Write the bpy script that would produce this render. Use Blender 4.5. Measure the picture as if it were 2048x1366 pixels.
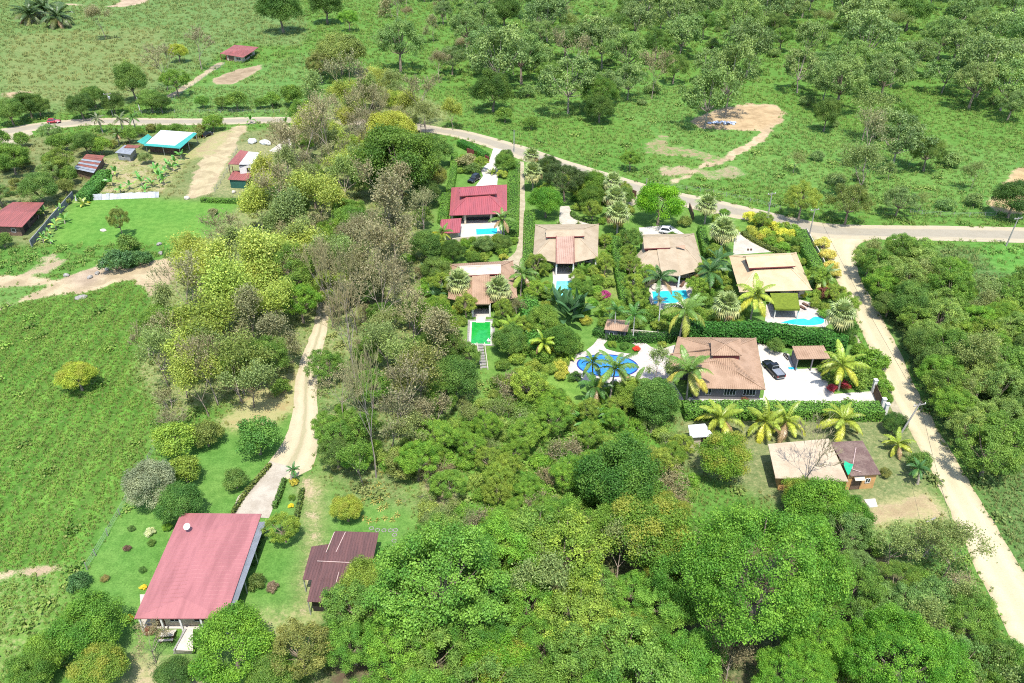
import bpy, bmesh, math, random
import numpy as np
from mathutils import Vector, Matrix

for o in list(bpy.data.objects):
    bpy.data.objects.remove(o)
scene = bpy.context.scene
COL = scene.collection
R_ = math.radians

# ------------------------------------------------------------------ camera, world, sun, exposure
FOC, HORIZON, CAM_H = 1600.0, -330.0, 78.0
PITCH = math.atan((683 - HORIZON) / FOC)
cam_d = bpy.data.cameras.new('camera')
cam = bpy.data.objects.new('camera', cam_d)
COL.objects.link(cam)
cam.location = (0, 0, CAM_H)
cam.rotation_euler = (math.pi / 2 - PITCH, 0, 0)
cam_d.sensor_width = 36
cam_d.lens = 36 * FOC / 2048
cam_d.clip_start = 1
cam_d.clip_end = 12000
scene.camera = cam

SUN_EL, SUN_AZ = R_(66), R_(175)         # azimuth from north (+Y) clockwise: the sun stands high behind the camera
world = bpy.data.worlds.new('World')
scene.world = world
world.use_nodes = True
wn = world.node_tree
wn.nodes.clear()
sky = wn.nodes.new('ShaderNodeTexSky')
sky.sky_type = 'NISHITA'
sky.sun_disc = False
sky.sun_elevation = SUN_EL
sky.sun_rotation = SUN_AZ
bg = wn.nodes.new('ShaderNodeBackground')
bg.inputs[1].default_value = 0.14
wo = wn.nodes.new('ShaderNodeOutputWorld')
wn.links.new(sky.outputs[0], bg.inputs[0])
wn.links.new(bg.outputs[0], wo.inputs[0])
sun_d = bpy.data.lights.new('sun', 'SUN')
sun_d.energy = 3.1
sun_d.angle = R_(0.5)
sun_d.color = (1.0, 0.955, 0.88)
sun = bpy.data.objects.new('sun', sun_d)
COL.objects.link(sun)
sun.location = (0, 0, 300)
sd = Vector((math.sin(SUN_AZ) * math.cos(SUN_EL), math.cos(SUN_AZ) * math.cos(SUN_EL), math.sin(SUN_EL)))
sun.rotation_euler = sd.to_track_quat('Z', 'Y').to_euler()
vs = scene.view_settings
vs.view_transform = 'Standard'
vs.look = 'None'
vs.exposure = 1.36
vs.gamma = 1
vs.use_curve_mapping = False
scene.render.engine = 'CYCLES'
cy = scene.cycles
cy.max_bounces = 6
cy.diffuse_bounces = 3
cy.glossy_bounces = 2
cy.transmission_bounces = 3
cy.transparent_max_bounces = 4
cy.caustics_reflective = False
cy.caustics_refractive = False
cy.use_denoising = False
cy.filter_width = 1.05

# ------------------------------------------------------------------ survey: photograph pixel -> place on the ground
_fw = np.array([0, math.cos(PITCH), -math.sin(PITCH)])
_up = np.array([0, math.sin(PITCH), math.cos(PITCH)])


def P(x, y, z=0.0):
    d = _fw + np.array([1., 0, 0]) * (x - 1024) / FOC + _up * (683 - y) / FOC
    t = (z - CAM_H) / d[2]
    return Vector((d[0] * t, d[1] * t, z))


def PXM(x, y, z=0.0):                     # photograph pixels per metre there
    d = _fw + np.array([1., 0, 0]) * (x - 1024) / FOC + _up * (683 - y) / FOC
    return FOC / ((z - CAM_H) / d[2])


def poly(pts, z=0.0):
    return [P(a, b, z) for a, b in pts]


# ------------------------------------------------------------------ object helpers
def props(o, label=None, cat=None, group=None, kind=None):
    if label: o['label'] = label
    if cat: o['category'] = cat
    if group: o['group'] = group
    if kind: o['kind'] = kind
    return o


def link(name, data, parent=None, loc=(0, 0, 0), rot=(0, 0, 0), sc=(1, 1, 1), color=None):
    o = bpy.data.objects.new(name, data)
    COL.objects.link(o)
    if parent: o.parent = parent
    o.location = loc
    o.rotation_euler = rot
    o.scale = sc if not isinstance(sc, (int, float)) else (sc, sc, sc)
    if color: o.color = (*color, 1)
    return o


def thing(name, label, cat, loc=(0, 0, 0), rotz=0, group=None, sc=1):
    o = link(name, None, None, loc, (0, 0, rotz), sc)
    return props(o, label, cat, group)


def np_mesh(name, V, F, mats, mi=None, cl=None):
    V = np.asarray(V, dtype=np.float32)
    F = np.asarray(F, dtype=np.int32)
    me = bpy.data.meshes.new(name)
    n, k = F.shape
    me.vertices.add(len(V)); me.vertices.foreach_set('co', V.ravel())
    me.loops.add(n * k); me.loops.foreach_set('vertex_index', F.ravel())
    me.polygons.add(n)
    me.polygons.foreach_set('loop_start', np.arange(0, n * k, k, dtype=np.int32))
    me.polygons.foreach_set('loop_total', np.full(n, k, dtype=np.int32))
    for m in mats: me.materials.append(m)
    if mi is not None: me.polygons.foreach_set('material_index', np.asarray(mi, dtype=np.int32))
    if cl is not None:
        a = me.attributes.new('cl', 'FLOAT', 'POINT')
        a.data.foreach_set('value', np.asarray(cl, dtype=np.float32))
    me.update(calc_edges=True)
    return me


class MB:
    """collects plain shapes into one mesh"""
    def __init__(s): s.v, s.f, s.m = [], [], []

    def face(s, pts, m=0):
        i = len(s.v); s.v += [tuple(p) for p in pts]; s.f.append(list(range(i, i + len(pts)))); s.m.append(m)

    def hull(s, bot, top, m=0, caps=True):                      # prism between two rings
        i, n = len(s.v), len(bot)
        s.v += [tuple(p) for p in bot] + [tuple(p) for p in top]
        for k in range(n):
            s.f.append([i + k, i + (k + 1) % n, i + n + (k + 1) % n, i + n + k]); s.m.append(m)
        if caps:
            s.f.append([i + n + k for k in range(n)]); s.m.append(m)
            s.f.append([i + k for k in reversed(range(n))]); s.m.append(m)

    def box(s, x0, x1, y0, y1, z0, z1, m=0):
        s.hull([(x0, y0, z0), (x1, y0, z0), (x1, y1, z0), (x0, y1, z0)], [(x0, y0, z1), (x1, y0, z1), (x1, y1, z1), (x0, y1, z1)], m)

    def tube(s, pts, rads, n=8, m=0, cap=True):
        pts = [Vector(p) for p in pts]
        rings = []
        for i, p in enumerate(pts):
            d = (pts[min(i + 1, len(pts) - 1)] - pts[max(i - 1, 0)]).normalized()
            a = d.orthogonal().normalized() if abs(d.z) < .9 else Vector((1, 0, 0))
            a = (a - d * a.dot(d)).normalized(); b = d.cross(a)
            r = rads[i] if isinstance(rads, (list, tuple)) else rads
            rings.append([p + (a * math.cos(t) + b * math.sin(t)) * r for t in (2 * math.pi * k / n for k in range(n))])
        for i in range(len(rings) - 1):
            s.hull(rings[i], rings[i + 1], m, cap)

    def bar(s, p, q, w, h, m=0):
        p, q = Vector(p), Vector(q); d = (q - p).normalized()
        a = d.cross(Vector((0, 0, 1)))
        a = a.normalized() * w / 2 if a.length > 1e-3 else Vector((w / 2, 0, 0))
        b = a.cross(d).normalized() * h / 2
        s.hull([p + a + b, p - a + b, p - a - b, p + a - b], [q + a + b, q - a + b, q - a - b, q + a - b], m)

    def lathe(s, prof, c=(0, 0, 0), n=16, m=0):
        c = Vector(c)
        for (r0, z0), (r1, z1) in zip(prof, prof[1:]):
            s.hull([c + Vector((r0 * math.cos(t), r0 * math.sin(t), z0)) for t in (2 * math.pi * k / n for k in range(n))],
                   [c + Vector((r1 * math.cos(t), r1 * math.sin(t), z1)) for t in (2 * math.pi * k / n for k in range(n))], m, False)

    def build(s, name, mats, parent=None, bevel=0, **kw):
        me = bpy.data.meshes.new(name)
        me.from_pydata(s.v, [], s.f)
        for m in (mats if isinstance(mats, (list, tuple)) else [mats]): me.materials.append(m)
        me.polygons.foreach_set('material_index', s.m)
        bm = bmesh.new(); bm.from_mesh(me)
        bmesh.ops.remove_doubles(bm, verts=bm.verts, dist=1e-4)
        if bevel:
            bmesh.ops.bevel(bm, geom=bm.edges[:], offset=bevel, segments=1, affect='EDGES')
        bmesh.ops.recalc_face_normals(bm, faces=bm.faces)
        bm.to_mesh(me); bm.free()
        me.update()
        return link(name, me, parent, **kw)


# ------------------------------------------------------------------ materials
class NT:
    def __init__(s, name):
        s.mat = bpy.data.materials.new(name); s.mat.use_nodes = True
        s.t = s.mat.node_tree; s.t.nodes.clear()
        s.out = s.n('ShaderNodeOutputMaterial')

    def n(s, typ, **kw):
        nd = s.t.nodes.new(typ)
        for k, v in kw.items(): setattr(nd, k, v)
        return nd

    def l(s, a, b): s.t.links.new(a, b)

    def val(s, sock, v):
        if hasattr(v, 'is_output'): s.l(v, sock)
        else: sock.default_value = v

    def math(s, op, a, b=0.0, c=0.0, clamp=False):
        nd = s.n('ShaderNodeMath', operation=op, use_clamp=clamp)
        s.val(nd.inputs[0], a); s.val(nd.inputs[1], b)
        if len(nd.inputs) > 2: s.val(nd.inputs[2], c)
        return nd.outputs[0]

    def mix(s, f, a, b, typ='MIX'):
        nd = s.n('ShaderNodeMix', data_type='RGBA', blend_type=typ)
        s.val(nd.inputs[0], f)
        for sk, v in ((nd.inputs[6], a), (nd.inputs[7], b)):
            if hasattr(v, 'is_output'): s.l(v, sk)
            else: sk.default_value = (*v[:3], 1)
        return nd.outputs[2]

    def noise(s, scale, detail=3, rough=.55, vec=None, dist=0):
        nd = s.n('ShaderNodeTexNoise')
        nd.inputs['Scale'].default_value = scale; nd.inputs['Detail'].default_value = detail
        nd.inputs['Roughness'].default_value = rough; nd.inputs['Distortion'].default_value = dist
        if vec is not None: s.l(vec, nd.inputs['Vector'])
        return nd.outputs[0]

    def ramp(s, f, lo, hi):
        nd = s.n('ShaderNodeMapRange'); nd.interpolation_type = 'SMOOTHSTEP'
        s.l(f, nd.inputs[0]); nd.inputs[1].default_value = lo; nd.inputs[2].default_value = hi
        return nd.outputs[0]

    def finish(s, col, rough=.8, spec=.3, bump=None, bstr=.3, metal=0.0, bdist=.1):
        b = s.n('ShaderNodeBsdfPrincipled')
        s.val(b.inputs['Base Color'], (*col, 1) if isinstance(col, tuple) else col)
        s.val(b.inputs['Roughness'], rough); b.inputs['Specular IOR Level'].default_value = spec
        b.inputs['Metallic'].default_value = metal
        if bump is not None:
            bp = s.n('ShaderNodeBump'); bp.inputs['Strength'].default_value = bstr; bp.inputs['Distance'].default_value = bdist
            s.l(bump, bp.inputs['Height']); s.l(bp.outputs[0], b.inputs['Normal'])
        s.l(b.outputs[0], s.out.inputs[0])
        return s.mat


def mk(name, col, col2=None, scale=1.2, rough=.75, spec=.3, fine=9.0, fstr=.25, bstr=.15, metal=0.0, streak=None):
    """two-tone weathered surface: patches between col and col2, fine grain over it"""
    col = tuple(c * .8 for c in col); col2 = tuple(c * .8 for c in col2) if col2 else None
    t = NT(name)
    co = t.n('ShaderNodeTexCoord').outputs['Object']
    if streak:
        mp = t.n('ShaderNodeMapping'); mp.inputs['Scale'].default_value = streak; t.l(co, mp.inputs[0]); pv = mp.outputs[0]
    else: pv = co
    if col2 is None: col2 = tuple(c * .78 for c in col)
    n1 = t.noise(scale, 4, .6, pv)
    c = t.mix(t.ramp(n1, .36, .66), col, col2)
    n2 = t.noise(fine, 2, .6, co)
    c = t.mix(fstr, c, t.mix(t.ramp(n2, .3, .7), (.25, .25, .25), (1, 1, 1)), 'MULTIPLY')
    return t.finish(c, rough, spec, n2, bstr, metal, .05)


def flat(name, col, rough=.5, spec=.4, metal=0.0):
    return mk(name, col, tuple(c * .9 for c in col), 2.0, rough, spec, 20, .08, .05, metal)


M = {}


def leaf_mat(name, trans=.4, hue=.04, vlo=.65, vhi=1.3, rough=.55, spec=.25, ymix=0.0):
    t = NT(name)
    oi = t.n('ShaderNodeObjectInfo').outputs['Color']
    rnd = t.n('ShaderNodeNewGeometry').outputs['Random Per Island']
    cl = t.n('ShaderNodeAttribute', attribute_name='cl').outputs['Fac']
    h = t.n('ShaderNodeHueSaturation')
    t.l(t.math('MULTIPLY_ADD', cl, -hue * .8, .5 + hue * .6), h.inputs['Hue'])
    v = t.math('MULTIPLY_ADD', rnd, vhi - vlo, vlo)
    v = t.math('MULTIPLY', v, t.math('MULTIPLY_ADD', cl, .5, .75))
    t.l(v, h.inputs['Value']); t.l(oi, h.inputs['Color'])
    c = h.outputs[0]
    if ymix:
        c = t.mix(t.math('MULTIPLY', t.ramp(cl, .66, .85), ymix), c, (.3, .32, .05))
    p = t.n('ShaderNodeBsdfPrincipled'); t.l(c, p.inputs['Base Color'])
    p.inputs['Roughness'].default_value = rough; p.inputs['Specular IOR Level'].default_value = spec
    tr = t.n('ShaderNodeBsdfTranslucent'); t.l(t.mix(1.0, c, (1.25, 1.2, .7), 'MULTIPLY'), tr.inputs[0])
    ms = t.n('ShaderNodeMixShader'); ms.inputs[0].default_value = trans
    t.l(p.outputs[0], ms.inputs[1]); t.l(tr.outputs[0], ms.inputs[2]); t.l(ms.outputs[0], t.out.inputs[0])
    return t.mat


M['leaf'] = leaf_mat('leaf_green')
M['flush'] = leaf_mat('leaf_with_new_growth', ymix=.9)
M['frond'] = leaf_mat('palm_frond', .25, .03, .7, 1.2, .4, .4)
M['grass'] = None
t = NT('bark'); oi = t.n('ShaderNodeObjectInfo').outputs['Color']
n = t.noise(6, 4, .6, t.n('ShaderNodeTexCoord').outputs['Object'])
M['bark'] = t.finish(t.mix(.75, oi, t.mix(t.ramp(n, .3, .7), (.45, .42, .4), (1.15, 1.12, 1.1)), 'MULTIPLY'), .9, .15, n, .4)

M['white'] = mk('white_paint', (.8, .79, .76), (.7, .69, .65), 1.5, .6)
M['cream'] = mk('cream_render', (.68, .6, .46), (.58, .5, .38), 1.5, .8)
M['graywall'] = mk('grey_render', (.2, .19, .2), (.165, .16, .17), 1.5, .8)
M['orange'] = mk('ochre_render', (.62, .36, .14), (.52, .3, .12), 1.5, .8)
M['brownwall'] = mk('brown_boards', (.2, .13, .09), (.13, .085, .06), 1.5, .8)
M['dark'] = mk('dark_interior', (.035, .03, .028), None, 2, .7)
M['glass'] = flat('window_glass', (.03, .04, .045), .08, .6)
M['redroof'] = mk('red_metal_roof', (.36, .085, .095), (.29, .075, .085), .5, .5, .4, 7, .12, .05, streak=(2.5, .25, 1))
M['pinkroof'] = mk('faded_red_metal_roof', (.39, .15, .15), (.31, .115, .115), .45, .5, .4, 7, .1, .05, streak=(2, .3, 1))
M['oldred'] = mk('old_red_metal_roof', (.34, .11, .1), (.25, .09, .08), .6, .6, .3, 7, .25, .08, streak=(2.5, .3, 1))
M['tanroof'] = mk('tan_tile_roof', (.43, .345, .235), (.36, .28, .185), .45, .7, .25, 6, .2, .1)
M['tanroof2'] = mk('sandy_tile_roof', (.58, .44, .27), (.5, .37, .22), .45, .7, .25, 6, .2, .1)
M['terra'] = mk('terracotta_roof', (.4, .265, .175), (.32, .205, .13), .5, .7, .25, 6, .22, .1)
M['paleroof'] = mk('glare_tile_roof', (.6, .51, .42), (.5, .4, .31), .6, .7, .25, 6, .2, .1)  # terracotta with sun glare painted in as a paler tone
M['redtrim'] = mk('dark_red_trim', (.24, .06, .06), (.2, .05, .05), 2, .6)
M['maroon'] = mk('maroon_metal_roof', (.15, .07, .062), (.11, .055, .05), .8, .5, .4, 6, .2, .05, streak=(3, .3, 1))
M['seam'] = mk('pale_roof_seam', (.55, .4, .36), None, 3, .7)
M['rust'] = mk('rusty_roof_iron', (.3, .1, .07), (.2, .08, .06), 1.2, .7, .3, 8, .35)
M['zinc'] = mk('zinc_sheet', (.4, .42, .43), (.3, .31, .33), 1.2, .45, .5, 6, .2, metal=.3)
M['grayiron'] = mk('grey_corrugated_iron', (.24, .26, .3), (.2, .22, .25), 1, .45, .5, 6, .2)
M['whiteroof'] = mk('white_painted_roof', (.62, .62, .61), (.52, .52, .51), .8, .5, .4)
M['teal'] = mk('teal_metal_roof', (.045, .36, .3), (.035, .3, .25), .8, .5, .4)
M['brownroof'] = mk('brown_weathered_roof', (.16, .1, .085), (.23, .16, .13), .9, .8, .2, 6, .4)
M['creamroof'] = mk('cream_sheet_roof', (.5, .4, .28), (.4, .315, .215), .5, .7, .25, 5, .18)
M['thatch'] = mk('green_vine_thatch', (.2, .26, .03), (.15, .2, .025), 1.5, .9, .1, 6, .5, .5)
M['conc'] = mk('pale_concrete', (.54, .5, .42), (.44, .4, .33), .5, .85, .2, 5, .22)
M['terrace'] = mk('pink_white_paving', (.58, .52, .47), (.48, .42, .38), .6, .8, .2, 3, .25)
M['whitepave'] = mk('white_paving', (.62, .58, .51), (.5, .46, .4), .5, .8, .2, 4, .15)
M['stone'] = mk('grey_stone', (.36, .34, .31), (.25, .24, .22), 2.5, .9, .2, 6, .4, .5)
M['blockwall'] = mk('grey_block_wall', (.3, .3, .31), (.2, .2, .21), .8, .9, .2, 5, .35, .3)
M['wood'] = mk('dark_wood', (.16, .09, .06), (.1, .06, .04), 2, .8)
M['polewood'] = mk('weathered_pole', (.36, .34, .31), (.28, .26, .23), 2, .85)
M['steel'] = flat('galvanised_steel', (.5, .51, .52), .4, .5, .5)
M['rubber'] = flat('black_rubber', (.02, .02, .02), .8)
M['black_paint'] = flat('black_car_paint', (.012, .013, .016), .2, .6)
M['white_paint'] = flat('white_car_paint', (.75, .75, .76), .25, .5)
M['red_paint'] = flat('red_car_paint', (.42, .03, .05), .25, .5)
M['lamp'] = flat('lamp_lens', (.7, .7, .68), .15, .6)
M['tail'] = flat('tail_lens', (.4, .02, .02), .2, .6)
M['tarp'] = mk('pale_tarpaulin', (.72, .73, .72), (.6, .62, .62), 1.5, .6)
M['bluebag'] = mk('blue_white_sacks', (.62, .68, .8), (.28, .36, .55), 2.5, .6)
M['tealcloth'] = mk('teal_tarpaulin', (.02, .45, .22), (.015, .36, .18), 2, .6)
M['cyan'] = flat('turquoise_tarpaulin', (.03, .4, .55), .5)


def water(name, c1, c2, sc=.5):
    t = NT(name)
    co = t.n('ShaderNodeTexCoord').outputs['Object']
    v = t.n('ShaderNodeTexVoronoi'); v.feature = 'DISTANCE_TO_EDGE'; v.inputs['Scale'].default_value = 1.6
    nn = t.noise(1.2, 2, .5, co)
    t.l(t.mix(.25, co, t.n('ShaderNodeTexNoise').outputs[1]), v.inputs['Vector'])
    c = t.mix(t.ramp(nn, .35, .65), c1, c2)
    c = t.mix(t.math('MULTIPLY', t.math('SUBTRACT', .12, v.outputs[0], clamp=True), .8), c, tuple(min(1, x * 1.5 + .1) for x in c1))  # bright caustic lines of light painted into the water colour
    return t.finish(c, .06, .5, t.noise(3.0, 2, .5, co), .06)


M['pool_cyan'] = water('pool_water_turquoise', (.03, .42, .52), (.02, .36, .48))
M['pool_pale'] = water('pool_water_pale', (.16, .6, .58), (.1, .5, .5))
M['pool_green'] = water('pool_water_green', (.012, .27, .04), (.008, .22, .03))
M['pool_blue'] = water('pool_water_blue', (.03, .2, .5), (.02, .14, .42))
M['tilered'] = mk('blue_pool_tile', (.03, .06, .3), None, 2, .3)
M['darkgreen'] = mk('dark_green_boards', (.03, .12, .09), None, 1.5, .7)
M['lawn'] = mk('lawn_grass', (.085, .2, .03), (.065, .16, .025), 1.5, .95, .1, 7, .4, .4)
M['pinktan'] = mk('pinkish_tan_sheet', (.46, .3, .23), (.38, .24, .18), .5, .7, .25, 6, .2, .1)

# ------------------------------------------------------------------ ground: one sheet, its cover mapped by surveyed outlines
def vnoise(x, y, seed=0):
    xi, yi = np.floor(x).astype(np.int64), np.floor(y).astype(np.int64)
    fx, fy = x - xi, y - yi
    fx, fy = fx * fx * (3 - 2 * fx), fy * fy * (3 - 2 * fy)

    def h(a, b):
        n = (a * 374761393 + b * 668265263 + seed * 974711) & 0x7fffffff
        n = ((n ^ (n >> 13)) * 1274126177) & 0x7fffffff
        return ((n ^ (n >> 16)) & 0xffff) / 65535.0
    return (h(xi, yi) * (1 - fx) + h(xi + 1, yi) * fx) * (1 - fy) + (h(xi, yi + 1) * (1 - fx) + h(xi + 1, yi + 1) * fx) * fy


def fbm(x, y, seed=0, o=4):
    return sum(vnoise(x * 2 ** i, y * 2 ** i, seed + i) * .5 ** (i + 1) for i in range(o)) / (1 - .5 ** o)


def inside(x, y, pts):
    r = np.zeros(x.shape, bool); n = len(pts)
    for i in range(n):
        x0, y0 = pts[i][0], pts[i][1]; x1, y1 = pts[(i + 1) % n][0], pts[(i + 1) % n][1]
        c = ((y0 > y) != (y1 > y))
        with np.errstate(divide='ignore', invalid='ignore'):
            r ^= c & (x < (x1 - x0) * (y - y0) / (y1 - y0 + 1e-12) + x0)
    return r


gx = np.concatenate([[-4000, -2000, -1000, -600], np.arange(-400, -150, 2.0), np.arange(-150, 150, 1.0), np.arange(150, 402, 2.0), [600, 1000, 2000, 4000]])
gy = np.concatenate([[-2000, -500, 0, 30], np.arange(45, 130, .8), np.arange(130, 260, 1.1), np.arange(260, 580, 2.0), [700, 1000, 2000, 5000]])
GX, GY = np.meshgrid(gx, gy)
warp = lambda a, s: (GX + (fbm(GX / 3, GY / 3, s) - .5) * a, GY + (fbm(GX / 3, GY / 3, s + 50) - .5) * a)
COLR = np.empty(GX.shape + (3,)); COLR[:] = (.092, .172, .034)
DIRT = np.zeros(GX.shape); TUFT = np.full(GX.shape, .8); DRY = np.full(GX.shape, .3); WEED = np.full(GX.shape, .8)
SOIL = np.empty(GX.shape + (3,)); SOIL[:] = (0.460, 0.360, 0.240)


def zone(pts, col=None, dirt=None, tuft=None, dry=None, soil=None, a=3.0):
    wx, wy = warp(a, len(pts) * 7 + int(abs(pts[0][0])) % 13)
    m = inside(wx, wy, poly(pts))
    if col is not None: COLR[m] = col
    if dirt is not None: DIRT[m] = dirt
    if tuft is not None: TUFT[m] = tuft
    if dry is not None: DRY[m] = dry
    if soil is not None: SOIL[m] = np.array(soil) * [.72, .72, .7]


# hillside and far pasture
zone([(-400, -60), (560, -60), (620, 60), (600, 95), (470, 85), (330, 190), (215, 222), (-300, 240)], (.115, .17, .055), tuft=.7, dry=.28, a=8)
zone([(0, 70), (330, 55), (330, 150), (240, 205), (0, 215)], (.14, .17, .06), tuft=.55, dry=.4, a=10)
zone([(335, 195), (480, 140), (640, 100), (660, 235), (340, 236)], (0.108, 0.186, 0.050), tuft=.9, dry=.2, a=4)
zone([(900, 230), (1250, 240), (1400, 330), (1700, 420), (2100, 440), (2100, 320), (1700, 260), (1300, 150), (1000, 150)], (0.102, 0.186, 0.043), tuft=.9, dry=.3, a=6)
# village gardens on the near side of the road
zone([(-300, 285), (600, 258), (600, 400), (480, 490), (-300, 500)], (0.138, 0.153, 0.062), tuft=.3, dry=.45, a=3)
zone([(150, 388), (330, 396), (400, 400), (500, 402), (490, 450), (340, 500), (80, 505)], (0.102, 0.200, 0.037), tuft=.2, dry=.15, a=2)
zone([(-300, 495), (350, 490), (330, 520), (240, 560), (-300, 560)], (0.084, 0.167, 0.033), tuft=1.1, dry=.2, a=3)
zone([(205, 315), (385, 310), (330, 388), (180, 388)], (0.160, 0.170, 0.060), dirt=.42, tuft=.3, dry=.6, a=2)
zone([(430, 300), (590, 262), (585, 330), (540, 400), (420, 390)], (0.168, 0.167, 0.081), dirt=.25, tuft=.2, dry=.6, a=2)
# tall pasture
zone([(-500, 640), (0, 622), (130, 592), (250, 568), (312, 580), (300, 640), (270, 720), (305, 840), (250, 960), (150, 1130), (-200, 1150), (-500, 1150)], (0.096, 0.186, 0.033), tuft=1.5, dry=.35, a=3)
zone([(-400, 1150), (130, 1140), (140, 1200), (60, 1290), (-20, 1420), (-400, 1420)], (.11, .19, .04), tuft=1.1, dry=.5, a=3)
# lawns round the big red roof and the lane
zone([(150, 1150), (250, 1010), (330, 900), (430, 860), (560, 850), (600, 820), (650, 960), (690, 1000), (820, 1000), (830, 1100), (700, 1270), (560, 1290), (430, 1440), (200, 1440), (190, 1250)], (0.098, 0.186, 0.041), tuft=.12, dry=.2, a=2)
zone([(430, 1230), (690, 1210), (690, 1240), (560, 1300), (420, 1290)], (0.170, 0.210, 0.070), tuft=.1, dry=.6, a=3)
zone([(600, 960), (640, 950), (652, 1090), (640, 1220), (600, 1240), (590, 1160), (612, 1060)], (0.192, 0.186, 0.081), dirt=.46, tuft=.1, dry=.7, a=2)
zone([(250, 1290), (430, 1330), (430, 1440), (230, 1440)], (0.190, 0.190, 0.090), dirt=.38, tuft=.1, dry=.8, a=4)
zone([(430, 850), (480, 790), (600, 725), (600, 800), (580, 840), (500, 870)], (0.190, 0.200, 0.070), dirt=.4, tuft=.2, dry=.95, soil=(0.500, 0.380, 0.180), a=4)
# wooded gully floor: leaf litter
zone([(310, 640), (330, 560), (470, 420), (560, 300), (620, 230), (760, 160), (900, 215), (860, 300), (880, 420), (870, 500), (850, 640), (960, 790), (900, 900), (650, 960), (640, 780), (600, 730), (470, 800), (330, 830), (270, 740)], (.13, .17, .055), dirt=.33, tuft=.6, dry=.6, soil=(.27, .21, .14), a=6)
zone([(640, 720), (800, 700), (960, 790), (900, 960), (820, 1010), (680, 1000), (640, 900)], (0.120, 0.158, 0.056), dirt=.25, tuft=.7, dry=.5, soil=(0.300, 0.240, 0.150), a=5)
zone([(820, 880), (960, 780), (1360, 840), (1380, 960), (1320, 1060), (900, 1080), (820, 1010)], (.1, .2, .035), tuft=1.5, dry=.3, a=5)
# villa gardens
zone([(880, 290), (990, 300), (1300, 400), (1640, 455), (1710, 660), (1790, 810), (1370, 815), (1120, 815), (960, 760), (880, 640), (850, 500)], (0.114, 0.191, 0.043), tuft=.15, dry=.2, a=2)
zone([(1200, 470), (1230, 470), (1245, 610), (1195, 620), (1190, 520)], (0.160, 0.200, 0.050), tuft=.1, dry=.5, a=1.5)
zone([(1050, 760), (1160, 740), (1190, 800), (1100, 820)], (0.132, 0.214, 0.043), tuft=.1, dry=.1, a=2)
# yard of the cream and brown roofed house, verge
zone([(1350, 830), (1790, 812), (1840, 880), (1890, 1020), (1760, 1050), (1560, 1010), (1360, 930)], (0.144, 0.158, 0.069), dirt=.18, tuft=.2, dry=.5, a=3)
zone([(1700, 1020), (1860, 978), (1905, 1030), (1880, 1050), (1730, 1050)], (0.220, 0.200, 0.090), dirt=.55, tuft=.05, dry=.9, soil=(0.480, 0.380, 0.220), a=3)
zone([(1740, 1055), (1900, 1045), (1970, 1190), (2010, 1300), (1800, 1250)], (0.102, 0.177, 0.043), tuft=1.1, dry=.3, a=3)
# forest floors
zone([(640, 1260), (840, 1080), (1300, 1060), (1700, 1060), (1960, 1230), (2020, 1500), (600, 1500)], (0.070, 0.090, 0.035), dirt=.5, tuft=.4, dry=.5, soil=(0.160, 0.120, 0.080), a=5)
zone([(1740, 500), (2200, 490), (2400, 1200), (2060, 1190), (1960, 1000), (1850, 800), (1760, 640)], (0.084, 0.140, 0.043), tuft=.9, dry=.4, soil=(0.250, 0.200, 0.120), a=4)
zone([(1950, 490), (2200, 488), (2200, 560), (1990, 545)], (0.096, 0.205, 0.041), tuft=.6, dry=.1, a=3)
# bare earth
zone([(1380, 244), (1436, 216), (1500, 206), (1545, 208), (1572, 225), (1565, 242), (1530, 262), (1470, 262), (1395, 256)], dirt=.95, tuft=.0, soil=(.52, .38, .22), a=5)
zone([(1528, 262), (1556, 250), (1530, 280), (1460, 320), (1400, 342), (1352, 366), (1330, 366), (1380, 343), (1445, 313)], dirt=.95, tuft=0, soil=(0.520, 0.410, 0.260), a=4)
zone([(1285, 290), (1320, 266), (1345, 275), (1340, 292), (1420, 305), (1450, 318), (1430, 328), (1370, 316), (1300, 310)], dirt=.5, tuft=.1, soil=(0.460, 0.340, 0.220), a=5)
zone([(1305, 335), (1375, 330), (1380, 345), (1330, 356)], dirt=.65, tuft=.1, soil=(0.460, 0.360, 0.240), a=4)
zone([(1400, 340), (1470, 330), (1500, 352), (1420, 365)], dirt=.55, tuft=.2, soil=(0.420, 0.350, 0.220), a=5)
zone([(1975, 410), (2010, 350), (2070, 325), (2100, 430), (2000, 425)], dirt=.75, tuft=.1, soil=(0.520, 0.380, 0.200), a=4)
zone([(420, 160), (470, 140), (525, 128), (520, 142), (470, 168), (430, 170)], dirt=.9, tuft=0, soil=(0.380, 0.290, 0.190), a=3)
zone([(325, 196), (350, 182), (440, 122), (448, 128), (370, 180), (335, 200)], dirt=.85, tuft=0, soil=(0.440, 0.370, 0.240), a=2)
zone([(220, 15), (250, -8), (300, -8), (300, 4), (250, 14), (130, 10), (125, 5)], dirt=.9, tuft=0, soil=(0.500, 0.380, 0.270), a=3)
zone([(0, 185), (70, 180), (60, 190), (0, 198)], dirt=.7, tuft=.1, soil=(0.500, 0.340, 0.220), a=4)
zone([(700, 135), (770, 145), (765, 165), (710, 160)], dirt=.55, tuft=.2, soil=(0.460, 0.330, 0.240), a=4)
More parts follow.
